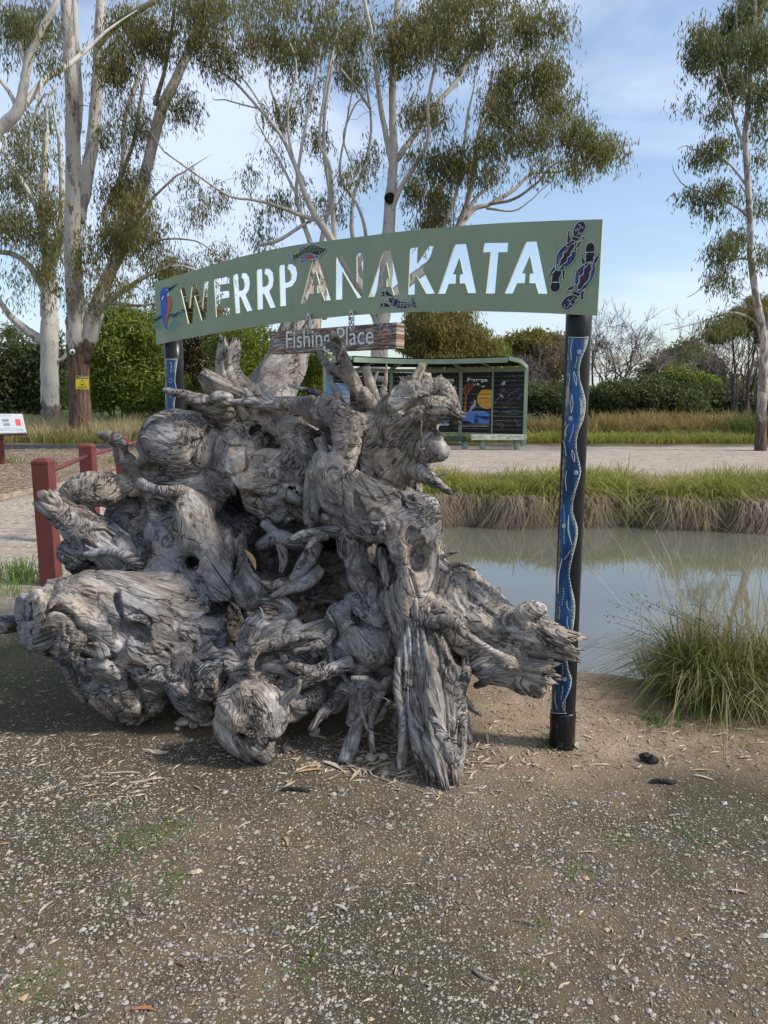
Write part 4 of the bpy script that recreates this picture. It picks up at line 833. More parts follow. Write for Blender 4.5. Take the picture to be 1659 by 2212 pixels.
def dome(name, c, r, h, nrm, mat, parent, seg=12):
    bm = bmesh.new(); nrm = Vector(nrm); rot = nrm.to_track_quat('Z', 'Y').to_matrix().to_4x4(); prev = None; base = Matrix.Translation(Vector(c)) @ rot
    for i in range(5):
        t = i / 4 * math.pi / 2; ring = [bm.verts.new(base @ Vector((r * math.cos(t) * math.cos(a), r * math.cos(t) * math.sin(a), h * math.sin(t)))) for a in [k * 2 * math.pi / seg for k in range(seg)]] if i < 4 else [bm.verts.new(base @ Vector((0, 0, h)))]
        if prev: 
            for k in range(seg): bm.faces.new((prev[k], prev[(k + 1) % seg], ring[(k + 1) % seg], ring[k]) if i < 4 else (prev[k], prev[(k + 1) % seg], ring[0]))
        prev = ring
    me = bpy.data.meshes.new(name); bm.to_mesh(me); bm.free(); me.materials.append(mat)
    for p in me.polygons: p.use_smooth = True
    return link(name, me, parent)
for x, y in (pf(720,1190), pf(715,1850), kf(430,1745), pf(745,580)): dome('bolt_head', SP.hit(x, y, .0003), .0085, .006, SP.n, SIGNG, sign)
# ------------------------------------------------------------------ posts
def post(lbl, cx, cy, r, ztop, band, right, pleft, slabtop, slabbot):
    z0 = float(gz(np.array([cx]), np.array([cy]))[0]) - .1; t = thing('sign_post', lbl, 'post', (cx, cy, z0), 'posts holding up the arched sign')
    A = Acc(); zs = [z0, ztop]; A.tube([[cx, cy, z] for z in np.linspace(z0, ztop, 12)], [r] * 12, 40); link('pipe', A.mesh('pipe', PIPE, True), t)
    if band is not None: A = Acc(); A.tube([[cx, cy, z0], [cx, cy, band - .01], [cx, cy, band]], [r + .004, r + .004, r + .001], 40); link('collar', A.mesh('collar', PIPE, True), t)
    def cyl(px, py, off):
        d = ray(px, py); a = d[0] ** 2 + d[1] ** 2; b = -2 * (d[0] * cx + d[1] * cy); c = cx * cx + cy * cy - (r + off) ** 2; q = b * b - 4 * a * c
        tt = (-b - math.sqrt(max(q, 0))) / (2 * a); p = O_ + d * tt; return p
    class CP:
        def hit(s, px, py, off=0.0): return cyl(px, py, .004 + off)
    R_ = smooth(right, 5); L_ = np.array(pleft); yy = np.linspace(slabtop, slabbot, 110); xr = np.interp(yy, R_[:, 1], R_[:, 0]); xl = np.interp(yy, L_[:, 1], L_[:, 0])
    v = []; uv = []
    for off in (.004, .0012):
        for y, a, b in zip(yy, xl, xr):
            for k in range(13): v.append(cyl(a + (b - a) * k / 12, y, off)); uv.append((k / 12, y / 100, 0))
    n = len(yy); f = []
    for i in range(n - 1):
        for k in range(12): q = i * 13 + k; f.append([q, q + 13, q + 14, q + 1])
        o = n * 13; f.append([i * 13 + 12, i * 13 + 25, o + i * 13 + 25, o + i * 13 + 12])
    A = Acc(); A.add(v, f); me = A.mesh('painted_panel', SLAB, True); a_ = me.attributes.new('uvx', 'FLOAT_VECTOR', 'POINT'); a_.data.foreach_set('vector', np.array(uv, np.float32).ravel())
    sl = link('painted_panel', me, t); s = Strokes(CP(), .0015)
    s.line([(x - .4, y) for x, y in zip(xr[::3], yy[::3])], .9, 1); s.line([(xl[0] + .5, slabtop), ((xl[0] + xr[0]) / 2, slabtop + 1), (xr[0], slabtop)], .9, 2); s.line([(xl[-1] + .5, slabbot - 1), ((xl[-1] + xr[-1]) / 2, slabbot), (xr[-1], slabbot)], .9, 2)
    return t, sl, s, CP(), (yy, xl, xr)
r3 = crop(2000, 1200, 1.62); r4 = crop(1900, 2000, 1.476)
right = [r3(*p) for p in [(515,205),(500,270),(460,370),(458,470),(485,560),(497,640),(480,740),(445,820),(438,920),(462,1030),(465,1080),(440,1160),(415,1260),(415,1330),(445,1420),(440,1500),(415,1600)]] + [r4(*p) for p in [(505,380),(520,470),(538,560),(530,680),(512,745),(495,830),(495,920),(520,1000),(500,1080),(470,1140),(490,1197)]]
PX, PY = .826, 3.225
t, sl, s, cpn, (yy, xl, xr) = post('right black pipe post with long wavy blue painted panel, standing at the pond edge', PX, PY, .0545, 2.05, .165, right, [(1229,700),(1187.2,1620)], 728, 1541)
for x, y in zip(xr[::1], yy[::1]): s.dot(x - 2.8, y, .95)
def cres(fn, a, b, bow, w=1.3):
    a, b = np.array(fn(*a)), np.array(fn(*b)); m = (a + b) / 2; n = np.array([(b - a)[1], -(b - a)[0]]); n /= np.linalg.norm(n); s.line([a, m + n * bow, b], w, 6); s.line([a, m + n * (bow * .1 - 2.6 * np.sign(bow) * 0 - 2.6), b], w, 6)
for fn, L in ((r3, [((415,210),(405,352),-3),((420,425),(437,515),3),((408,570),(405,690),3),((385,762),(370,840),-3),((408,925),(425,1003),3),((375,1058),(375,1188),-3),((388,1340),(408,1530),-5)]), (r4, [((462,295),(440,498),-4),((492,540),(505,598),-3),((495,630),(505,712),-3),((423,1065),(435,1170),-3)])):
    for a, b, w_ in L: cres(fn, a, b, w_)
def ring(fn, x, y, r=3.6, n=11):
    x, y = fn(x, y); s.dot(x, y, .8)
    for k in range(n): s.dot(x + r * math.cos(k * 6.283 / n), y + r * 1.05 * math.sin(k * 6.283 / n), .95)
    for k in range(7): s.dot(x + r * .5 * math.cos(k * .9), y + r * .55 * math.sin(k * .9), .5)
for fn, p in ((r3, (455,300)), (r3, (400,725)), (r3, (435,1070)), (r3, (356,1410)), (r4, (472,103)), (r4, (452,690)), (r4, (477,995))): ring(fn, *p)
for fn, a, b, n in ((r3, (390,440),(387,550), 11), (r3, (418,770),(395,875), 10), (r3, (352,870),(375,962), 12), (r3, (355,1280),(362,1520), 18), (r4, (505,250),(480,298), 6), (r4, (446,580),(448,645), 7), (r4, (462,905),(470,960), 5), (r4, (465,1040),(460,1110), 7), (r4, (470,470),(465,560), 7), (r3, (460,600),(470,700), 9), (r3,(440,330),(430,400),7)):
    for k in range(n): u = k / (n - 1); x, y = fn(a[0] * (1 - u) + b[0] * u, a[1] * (1 - u) + b[1] * u); s.dot(x + math.sin(u * 5), y, 1.15)
s.out('dot_painting', ARTWHITE, sl)
LX, LY = -1.328, 4.77
t, sl, s, cpn, _ = post('left black pipe post behind the stump with a blue painted panel', LX, LY, .058, 2.0, None, [(383,775),(381,795),(378,820),(381,842),(377,870),(376,900)], [(357,760),(357,910)], 775, 905)
for x, y in ((370,784),(371,792),(372,800),(364,812),(368,850),(370,860),(372,868)): s.dot(x, y, .8)
for k in range(11): s.dot(368 + 3.4 * math.cos(k * .571), 822 + 4.4 * math.sin(k * .571), .7)
s.line([(366,782),(370,790),(368,806)], .7); s.line([(367,836),(365,848),(369,858)], .7); s.out('dot_painting', ARTWHITE, sl)
# ------------------------------------------------------------------ hanging plank with carved words
pk = thing('wooden_plank_sign', 'weathered brown timber plank with carved white words Fishing Place hanging below the arched sign', 'sign', SP.hit(725, 730))
q = [c5(127, 845), c5(1163, 765), c5(1160, 975), c5(135, 1025)]; fr = [SP.hit(*p, .012) for p in q]; back = [p - SP.n * .075 for p in fr]
def grid_box(fr, back, nx=48, ny=8):
    A = Acc(); uv = []
    def face(a, b, c, d, n, m, nr):
        v = []; 
        for j in range(m + 1):
            for i_ in range(n + 1):
                u, w = i_ / n, j / m; p = (a * (1 - u) + b * u) * (1 - w) + (d * (1 - u) + c * u) * w; e = 0 if (i_ in (0, n) or j in (0, m)) else 1
                p = p + nr * (vn((p * np.array([1, 1, 7]))[None].astype(np.float32), 9)[0] * .0035 * e - .002 * (1 - e)); v.append(p); uv.append((p @ ux, 0, p[2]))
        A.add(v, [[j * (n + 1) + i_, (j + 1) * (n + 1) + i_, (j + 1) * (n + 1) + i_ + 1, j * (n + 1) + i_ + 1] for j in range(m) for i_ in range(n)])
    face(fr[0], fr[1], fr[2], fr[3], nx, ny, SP.n); face(fr[1], back[1], back[2], fr[2], 4, ny, ux); face(back[0], back[1], fr[1], fr[0], nx, 3, np.array([0, 0, 1.]))
    face(back[1], back[0], back[3], back[2], 4, 3, -SP.n); face(back[0], fr[0], fr[3], back[3], 3, 4, -ux); face(fr[3], fr[2], back[2], back[3], nx, 3, np.array([0, 0, -1.])); return A, uv
A, uv = grid_box(fr, back); me = A.mesh('plank', PLANK, False); a_ = me.attributes.new('uvx', 'FLOAT_VECTOR', 'POINT'); a_.data.foreach_set('vector', np.array(uv, np.float32).ravel()); link('plank', me, pk)
def text_mesh(name, s, pL, pR, height, mat, parent, nrm, bold=0.0, depth=0.0, label=None):
    cu = bpy.data.curves.new(name, 'FONT'); cu.body = s; cu.size = 1; cu.offset = bold; cu.extrude = 0; o = bpy.data.objects.new(name, cu); C.objects.link(o)
    me = bpy.data.meshes.new_from_object(o.evaluated_get(bpy.context.evaluated_depsgraph_get())); bpy.data.objects.remove(o); n = len(me.vertices); co = np.empty(n * 3, np.float32); me.vertices.foreach_get('co', co); co = co.reshape(-1, 3)
    x0, x1 = co[:, 0].min(), co[:, 0].max(); d = np.array(pR) - np.array(pL); L = np.linalg.norm(d); u = d / L; up = np.cross(np.array(nrm), u); up = up if up[2] > 0 else -up; cap_ = .72
    co2 = np.array(pL)[None] + ((co[:, 0] - x0) / (x1 - x0) * L)[:, None] * u + (co[:, 1] / cap_ * height)[:, None] * up
    me.vertices.foreach_set('co', co2.astype(np.float32).ravel()); me.materials.clear(); me.materials.append(mat); me.update(); me.name = name; return tag(link(name, me, parent), label)
text_mesh('lettering', 'Fishing Place', SP.hit(*c5(264, 977), .0165), SP.hit(*c5(977, 940), .0165), .0935, ARTWHITE, pk, SP.n, .001)
for x, y in (c5(462, 708), c5(812, 680)):
    p = SP.hit(x, y, .004); sh = thing('shackle', 'steel hook linking the %s end of the plank to the arched sign' % ('left' if x < 700 else 'right'), 'shackle', p, 'steel hooks holding the plank')
    A = Acc(); A.tube([p, p + SP.n * .012], [.0115, .0115], 6); A.tube([p + SP.n * .01, p + SP.n * .022], [.007, .007], 10); link('bolt', A.mesh('bolt', STEEL), sh)
    A = Acc(); c = p + SP.n * .016; P = [c + np.array([0, 0, 1]) * (-.045 + .045 * math.cos(a)) + ux * .015 * math.sin(a) for a in np.linspace(.2, 5.9, 18)]; A.tube(P, [.0042] * len(P), 8, False); link('ring', A.mesh('ring', STEEL, True), sh)
    A = Acc(); c = c + np.array([0, 0, -.062]); P = [c + np.array([0, 0, 1]) * .034 * math.cos(a) + SP.n * .010 * math.sin(a) + ux * .012 * math.sin(a * 2) for a in np.linspace(.3, 6.2, 18)]; A.tube(P, [.0042] * len(P), 8, False); link('ring', A.mesh('ring', STEEL, True), sh)
# ------------------------------------------------------------------ foliage and trees
def leaves(A, base, L, Wd, droop=1.0, spread=.5, rndv=None, curl=.12):
    n = len(base); d = rg.normal(size=(n, 3)) * spread; d[:, 2] -= droop; d /= np.linalg.norm(d, axis=1)[:, None]
    L = L * rg.uniform(.65, 1.2, n); w = np.cross(d, rg.normal(size=(n, 3))); w /= np.linalg.norm(w, axis=1)[:, None] + 1e-9
    mid = base + d * (L * .45)[:, None] + np.cross(d, w) * (L * curl * rg.uniform(-1, 1, n))[:, None]; tip = base + d * L[:, None]; w = w * (Wd * rg.uniform(.7, 1.2, n) / 2)[:, None]
    v = np.stack([base, mid + w, tip, mid - w], 1).reshape(-1, 3); f = np.arange(n * 4).reshape(-1, 4); A.add(v, f, np.repeat(rg.random(n) if rndv is None else rndv, 4))
def limb_pts(ch, k=6, wob=.0, rs=1.0):
    c = smooth(ch, k); P = np.array([at(*q[:3]) for q in c]); R = c[:, 3] * c[:, 2] / F * rs
    if wob: P[1:-1] += rg.normal(size=P[1:-1].shape) * wob * R[1:-1, None]
    return P, R
def grow_twigs(A, nodes, noder, targets, rmin=.006, wig=.12, sides=4, step=.5, taper=.6, sag=0.0):
    """connect every target to the growing skeleton by a thin crooked branch"""
    N = [np.array(nodes)]; nr_ = [np.array(noder)]; T = np.array(targets); done = np.zeros(len(T), bool); best = np.full(len(T), 1e9); bi = np.zeros(len(T), int); cur = 0; allN = np.array(nodes); allR = np.array(noder)
    def upd(new, off):
        nonlocal best, bi
        for a in range(0, len(T), 400):
            d = np.linalg.norm(T[a:a + 400, None] - new[None], axis=2) + 0.35 * np.clip(new[None, :, 2] - T[a:a + 400, None, 2], 0, 9); j = d.argmin(1); m = d[np.arange(len(j)), j] < best[a:a + 400]; best[a:a + 400][m] = d[np.arange(len(j)), j][m]; bi[a:a + 400][m] = j[m] + off
    upd(allN, 0)
    for _ in range(len(T)):
        k = np.where(done, 1e9, best).argmin(); done[k] = True; a, b = allN[bi[k]], T[k]; L = np.linalg.norm(b - a); n = max(2, int(L / step) + 1)
        t = np.linspace(0, 1, n + 1)[:, None]; P = a + (b - a) * t; P[1:-1] += rg.normal(size=P[1:-1].shape) * wig * L / n; P[:, 2] += (np.sin(t[:, 0] * np.pi) * L * .12); r0 = min(allR[bi[k]] * taper, .012 + .012 * L); r0 = max(r0, rmin)
        R = r0 + (rmin - r0) * t[:, 0]; A.tube(P, R, sides, False); upd(P[1:], len(allN)); allN = np.vstack([allN, P[1:]]); allR = np.concatenate([allR, R[1:]])
def tuft_cloud(blobs, Y, dep, dens):
    out = []
    for b in blobs:
        x, y, rx, ry = b[:4]; m = (b[4] if len(b) > 4 else 1.0); n = max(3, int(dens * m * rx * ry / 1000.0)); dy = rg.uniform(-dep, dep)
        q = rg.normal(size=(n, 3)); q /= np.linalg.norm(q, axis=1)[:, None]; q *= (rg.random(n) ** .45)[:, None]; kc = rg.integers(0, n, n); hub = q[kc[:max(2, n // 4)]]; q = q * .6 + hub[rg.integers(0, len(hub), n)] * .5
        for k in range(n): yy = Y + dy + q[k, 2] * min(dep, (rx + ry) * .5 * Y / F); out.append(at(x + q[k, 0] * rx, y + q[k, 1] * ry, yy))
    return np.array(out)
def gum(label, loc, limbs, blobs, Y, bark, leafm, dens=9, dep=1.6, per=34, L=.17, Wd=.028, size=.42, group='gum trees', twig=TWIG, sides=12, wob=.05, rmin=.007, droop=1.0, spread=.55, cat='tree', name='gum_tree', crown='crown', extra=None, rs=1.0):
    t = thing(name, label, cat, loc, group); A = Acc(); nodes, rr = [], []
    for ch in limbs:
        P, R = limb_pts(ch, 6, wob, rs); d_ = P[-1] - P[-2]; d_ /= np.linalg.norm(d_); e_ = [P[-1]]; n_e = 5 if P[-1][2] < 14 else 0
        for _ in range(n_e): d_ = d_ + rg.normal(size=3) * .18; d_ /= np.linalg.norm(d_); e_.append(e_[-1] + d_ * min(.45, 6 * R[-1] + .1))
        P = np.vstack([P, e_[1:]]) if n_e else P; R = np.concatenate([R, np.linspace(R[-1] * .85, .008, n_e)]) if n_e else R; A.tube(P, R, sides if R.max() > .08 else 6, True); nodes += list(P); rr += list(R)
    link('trunk', A.mesh('trunk', bark, True), t)
    T = tuft_cloud(blobs, Y, dep, dens); A = Acc(); ex = tuft_cloud(extra, Y, dep, dens) if extra else np.zeros((0, 3))
    grow_twigs(A, nodes, rr, np.vstack([T, ex]), rmin); link('twigs', A.mesh('twigs', twig), t)
    ns = 7; S = np.repeat(T, ns, 0) + rg.normal(size=(len(T) * ns, 3)) * size * np.array([.66, .66, .5]); sd_ = rg.normal(size=S.shape) * .35; sd_[:, 2] = -1; pl_ = max(3, per // ns); u_ = rg.random((len(S) * pl_, 1))
    base = np.repeat(S, pl_, 0) + np.repeat(sd_, pl_, 0) * u_ * size * 1.35 + rg.normal(size=(len(S) * pl_, 3)) * .05; tone = np.clip(np.repeat(rg.random(len(S)), pl_) * .6 + rg.random(len(base)) * .4, 0, 1)
    A = Acc(); leaves(A, base, L * 1.3, Wd * 1.25, droop * 1.6, spread, tone); link(crown, A.mesh(crown, leafm), t); return t
def leafball(label, name, cat, loc, blobs, Y, leafm, n, L, Wd, dep, droop=.3, spread=1.0, group=None, stems=None, part='leaves'):
    """a dense shrub: leaves in clumps over a rough shell, stems inside"""
    t = thing(name, label, cat, loc, group); pts = []; tone = []
    tot = sum(b[2] * b[3] for b in blobs)
    for b in blobs:
        x, y, rx, ry = b[:4]; k = max(6, int(n * rx * ry / tot / 26)); dy = rg.uniform(-.5, .5) * dep
        q = rg.normal(size=(k, 3)); q /= np.linalg.norm(q, axis=1)[:, None]; q *= (rg.random(k) ** .3)[:, None]; q[:, 2] = -np.abs(q[:, 2]) * .9 + .25
        cs = np.array([at(x + a * rx, y + c * ry, Y + dy + d * dep) for a, c, d in q]); s = np.clip(min(rx, ry) * Y / F * .26, .1, .7)
        p = np.repeat(cs, 26, 0); pts.append(p + rg.normal(size=p.shape) * s * np.array([1, .8, .55])); tone.append(np.clip(np.repeat(rg.random(k), 26) * .6 + rg.random(len(p)) * .4, 0, 1))
    P = np.vstack(pts); A = Acc(); leaves(A, P, L, Wd, droop, spread, np.concatenate(tone), .2); link(part, A.mesh(part, leafm), t)
    A = Acc(); g = np.array(loc, float); cen = [at(b[0], b[1], Y) for b in blobs]
    for c in cen:
        for _ in range(2): st_ = g + np.array([(c[0] - g[0]) * .5 + rg.uniform(-.3, .3), rg.uniform(-.3, .3), 0]); m = (st_ + c) / 2 + rg.normal(size=3) * .25; A.tube(smooth([st_, m, c + rg.normal(size=3) * .3], 4), np.linspace(.05, .012, 9), 5, False)
    link('stems', A.mesh('stems', BARKDARK), t); return t
def gp(px, Y): p = at(px, 900, Y); return (float(p[0]), float(Y), float(gz(np.array([p[0]]), np.array([Y]))[0]))
# left front gum
YA = 27.5
gum('massive mottled gum tree with the yellow warning plate on its rough brown base', gp(175, YA), [
 [(176,962,YA,38),(173,900,YA,31),(170,800,YA,29),(168,720,YA,30),(162,640,YA,24),(158,540,YA-.3,23),(157,440,YA-.5,20),(157,330,YA-.7,19),(156,220,YA-.9,17),(148,90,YA-1.1,15),(138,-60,YA-1.3,13)],
 [(172,480,YA,14),(185,400,YA+.3,17),(200,300,YA+.6,16),(211,180,YA+.8,15),(214,80,YA+1,13),(222,-60,YA+1.2,11)],
 [(160,350,YA-.6,9),(172,230,YA-.3,9),(165,110,YA-.2,8),(160,-40,YA,7)],
 [(178,780,YA,20),(200,700,YA,23),(228,610,YA+.4,18),(272,520,YA+.8,15),(300,430,YA+1,15),(325,330,YA+1.2,14.5),(348,240,YA+1.2,14),(385,160,YA+1.2,12),(418,80,YA+1.2,11),(455,-30,YA+1.2,9)],
 [(211,95,YA+.8,10),(250,55,YA,9),(300,22,YA-.6,8),(370,-20,YA-1,7)],
 [(335,225,YA+1.2,7),(356,150,YA,5),(372,60,YA-1,4),(380,-20,YA-2,3)],
 [(195,690,YA,12),(232,655,YA-.3,9),(275,622,YA-.6,7),(330,590,YA-1,5),(385,575,YA-1.3,4),(440,590,YA-1.6,3)],
 [(232,655,YA-.3,6),(300,660,YA-1,4),(360,650,YA-1.5,3)],
 [(215,620,YA,10),(255,540,YA+1.5,9),(225,470,YA+2.5,8),(262,380,YA+3,7),(270,260,YA+3,6),(300,160,YA+3,5),(330,60,YA+3,4)],
 [(262,380,YA+3,6),(290,300,YA+2,5),(310,180,YA+2,4)], [(268,520,YA,7),(320,440,YA-1,4),(380,380,YA-2,2.5)],
 [(300,560,YA+.5,3),(340,520,YA,3),(420,520,YA-.5,2.5),(470,550,YA-1,2)],
 [(150,90,YA-1,6),(110,20,YA-1.2,5),(90,-40,YA-1.2,4)]],
 [(60,50,70,45),(120,60,30,50,.6),(255,110,45,90,1.2),(320,60,80,55,1.3),(300,240,50,70),(262,390,60,80,1.4),(430,60,60,60,1.1),(480,110,50,50),(250,480,50,70,1.5),(320,500,40,70,1.2),(285,440,45,45,1.3),(540,60,40,50),(400,200,45,60,.8),(225,300,30,60,.9),(400,380,35,30,.6),(420,450,40,40,.7),(350,560,60,50,.8),(470,540,50,40,.7),(190,530,20,80,1.2),(185,640,20,40,.8),(120,620,30,30,.7),(430,570,60,30,.7),(340,640,40,25,.6),(240,600,40,40,.9),(430,-10,120,40,1.2),(270,20,60,50)],
 YA, BARK_A, LEAF_GUM, rs=.76, dens=14, dep=2.0, per=38, size=.42, group='big gum trees by the car park path', sides=20, extra=[(400,480,90,120,.12),(300,300,120,200,.2)])
# second left gum, behind
YB = 35.0
gum('pale mottled gum tree standing just left of the one with the warning plate', gp(110, YB), [
 [(110,935,YB,23),(108,880,YB,19),(107,800,YB,18),(107,700,YB,18),(106,640,YB,16),(104,560,YB,12),(92,480,YB,9),(95,380,YB,7),(100,280,YB,5)],
 [(104,600,YB,10),(125,520,YB,8),(135,440,YB+1,6),(128,300,YB+1,4)],
 [(95,740,YB,11),(60,715,YB,9),(25,685,YB,7),(-5,640,YB,5),(-30,560,YB,4)], [(102,640,YB,9),(75,590,YB,7),(40,555,YB,6),(0,545,YB,5),(-40,560,YB,4)],
 [(106,520,YB,6),(70,430,YB,5),(40,380,YB,4),(10,330,YB,3)], [(115,780,YB,5),(140,770,YB,3.5),(160,700,YB,3)]],
 [(40,380,60,50,1.2),(20,460,60,50,1.2),(60,500,50,40),(110,440,50,60),(60,330,60,40),(20,280,40,40,.6),(100,560,30,60,.9),(110,520,40,40),(30,570,40,25,.5),(160,480,30,40),(20,640,30,20,.4),(80,260,60,50,.7)],
 YB, BARK_B, LEAF_GUM, dens=14, dep=2.5, per=36, size=.5, group='big gum trees by the car park path', L=.2, Wd=.036)
# leaning limbs from a tree out of frame on the left
YC = 22.0
gum('pale curving gum limbs with dark leaves reaching in at the top left corner', gp(-150, YC), [
 [(-150,1010,YC,40),(-140,800,YC,34),(-120,560,YC,26),(-60,400,YC,18),(-10,290,YC,13),(35,245,YC,11),(50,190,YC,9),(62,130,YC,8),(85,70,YC,7),(118,10,YC,6),(130,-50,YC,5)],
 [(35,245,YC,9),(62,215,YC+.5,7),(100,170,YC+1,6),(140,145,YC+1.5,5),(185,110,YC+2,4)], [(58,150,YC,5),(40,90,YC,4),(20,40,YC,3),(-10,-20,YC,3)], [(40,240,YC,5),(20,200,YC,4),(-10,160,YC,3)], [(90,165,YC+1,3),(85,215,YC,3),(72,260,YC,2)]],
 [(25,30,45,35,1.3),(80,20,50,30),(20,100,30,30,.5),(95,110,30,40,.7),(110,200,20,30,.4)], YC, BARK_B, LEAF_GUMD, dens=14, dep=1.2, per=34, size=.33, group='big gum trees by the car park path')
# centre gum group behind the shelter
YD = 30.0
gum('tall white gum tree with many pale limbs spreading above the arched sign', gp(830, YD), [
 [(818,962,YD,34),(818,860,YD,30),(820,760,YD,29),(826,680,YD,27),(832,600,YD,23),(838,520,YD,21),(843,440,YD,19),(848,380,YD,16),(850,330,YD,14),(848,250,YD,12),(848,170,YD,11),(852,80,YD,10),(862,-40,YD,8)],
 [(848,360,YD,10),(835,300,YD,9),(822,230,YD,8),(812,150,YD,7),(800,60,YD,6),(780,-30,YD,5)],
 [(856,345,YD,11),(890,300,YD+.5,9),(935,235,YD+1,8),(990,170,YD+1.3,7),(1030,100,YD+1.5,6),(1060,20,YD+1.5,5),(1075,-40,YD+1.5,4)],
 [(990,165,YD+1,5),(1050,80,YD+1,4),(1110,45,YD+1,3)], [(840,470,YD,10),(866,405,YD-.5,8),(905,345,YD-.8,7),(925,300,YD-1,6),(925,220,YD-1.2,5),(945,120,YD-1.4,4)],
 [(800,235,YD,5),(770,190,YD-.5,4),(745,160,YD-.5,3)],
 # right low limb and its fans
 [(835,650,YD,19),(880,610,YD+.4,17),(925,575,YD+.8,15),(965,535,YD+1.2,13),(985,500,YD+1.4,11),(1005,450,YD+1.6,9),(1020,390,YD+1.8,7.5),(1032,300,YD+2,6),(1050,220,YD+2,5)],
 [(985,505,YD+1.4,10),(1020,455,YD+2,8),(1060,440,YD+2.3,7),(1110,410,YD+2.6,6),(1150,375,YD+2.8,5),(1210,370,YD+3,3.5),(1270,345,YD+3,2.5)], [(1060,440,YD+2.2,6),(1110,430,YD+1.6,5),(1160,395,YD+1.2,4),(1190,360,YD+1,3),(1240,330,YD+1,2)],
 [(1005,470,YD+1.6,8),(1030,425,YD+2.5,6),(1060,400,YD+3,5),(1090,340,YD+3.4,4),(1130,280,YD+3.6,3)], [(925,580,YD+.8,9),(955,500,YD,7),(985,420,YD-.4,6),(1000,330,YD-.8,5),(1010,250,YD-1,4)], [(1050,450,YD+2,4),(1110,455,YD+2,3),(1150,430,YD+2,2)],
 # left limb and its fans
 [(822,700,YD,20),(800,650,YD-.2,20),(765,600,YD-.5,17),(735,550,YD-.8,15),(705,500,YD-1,13),(680,465,YD-1.2,11),(655,410,YD-1.4,9),(635,350,YD-1.6,7),(605,290,YD-1.8,6),(560,235,YD-2,5),(520,190,YD-2,4),(487,160,YD-2,2.5)],
 [(560,235,YD-2,3),(520,225,YD-2,2.5),(485,215,YD-2,2)], [(580,255,YD-2,3),(540,190,YD-2,2.5),(505,150,YD-2,2)],
 [(700,640,YD-1,12),(692,590,YD-1,10),(676,540,YD-1,9),(655,480,YD-1,7.5),(640,420,YD-1,6),(650,330,YD-1,5),(668,230,YD-1,4.5),(690,120,YD-1,4),(700,0,YD-1,3)],
 [(700,690,YD-.5,11),(696,620,YD-.5,9),(690,560,YD-.3,8),(700,490,YD,8),(712,420,YD,7),(700,330,YD,6),(702,240,YD,5),(718,130,YD,4),(722,-20,YD,3)],
 [(725,545,YD-.8,8),(720,480,YD-1,8),(716,430,YD-1,8),(712,360,YD-1.4,6),(690,300,YD-1.6,5),(705,180,YD-1.8,4),(730,60,YD-2,3)], [(700,480,YD-1,6),(650,465,YD-1.3,7),(600,445,YD-1.6,6),(550,432,YD-1.9,5),(500,425,YD-2,4),(450,395,YD-2.2,3.5),(400,360,YD-2.4,3),(355,328,YD-2.5,2.5)],
 [(660,400,YD-1.3,6),(630,330,YD-.8,5),(622,240,YD-.5,4),(640,140,YD-.5,3),(610,60,YD-.5,2.5)], [(645,430,YD-1.2,5),(600,340,YD-1,4),(575,300,YD-1,3)],
 [(640,370,YD,4),(614,300,YD,5),(600,240,YD,5)], [(790,640,YD,10),(775,570,YD+.6,8),(760,500,YD+1,7),(765,420,YD+1.2,6),(790,350,YD+1.3,5),(802,270,YD+1.3,4),(790,170,YD+1.3,3)], [(765,600,YD,7),(790,520,YD,6),(775,450,YD-.5,5),(735,380,YD-.5,4),(745,290,YD-1,3),(760,200,YD-1,2.5)],
 [(560,530,YD-1,5),(600,520,YD-1.2,6),(640,495,YD-1.2,6),(665,480,YD-1.2,5)], [(770,380,YD,3),(742,300,YD,3),(760,240,YD,3)]],
 [(465,410,30,35,.7),(590,330,25,28,.6),(600,425,40,35,.8),(560,450,30,25,.6),(620,240,45,55,.8),(640,110,60,80,.9),(600,60,50,60,.9),(700,60,50,70,.6),(760,60,80,70,.9),(870,70,90,80,1.4),(960,50,70,70,1.5),(1050,60,60,60,1.0),(1130,50,70,60,1.3),(1195,40,35,60,1.2),(1180,150,55,60,1.5),(1110,150,60,50,1.2),(1000,110,50,50,.9),(1090,210,70,50,1.4),(1200,220,60,50,1.5),(930,230,40,50,1.3),(880,230,30,60,.7),(1250,270,50,40,1.5),(1290,300,50,40,1.6),(1325,310,38,32,1.5),(1150,280,70,45,1.5),(1060,290,60,40,1.2),(1240,340,60,25,1.1),(960,330,55,50,1.4),(900,320,30,30,.8),(1010,350,50,40,1.3),(1080,360,50,30,.9),(900,390,40,45,1.3),(950,420,50,50,1.5),(930,470,45,45,1.5),(1160,350,50,20,.8),(700,300,30,50,.6),(770,150,50,60,.8),(740,380,30,40,.7),(720,440,30,35,.8),(660,420,25,40,.7),(560,500,35,30,.8),(800,330,35,60,.7),(610,-10,200,30,.9),(1000,-20,200,30,1.2),(540,380,20,50,.5),(670,160,30,50,.6)],
 YD, BARK_B, LEAF_GUM, rs=.62, dens=12.5, dep=2.4, per=40, size=.42, L=.19, Wd=.033, sides=16, group='gum trees beyond the pond', extra=[(640,300,120,150,.35),(800,200,100,150,.2),(740,420,80,90,.35),(1060,380,90,50,.5),(560,250,60,60,.4)])
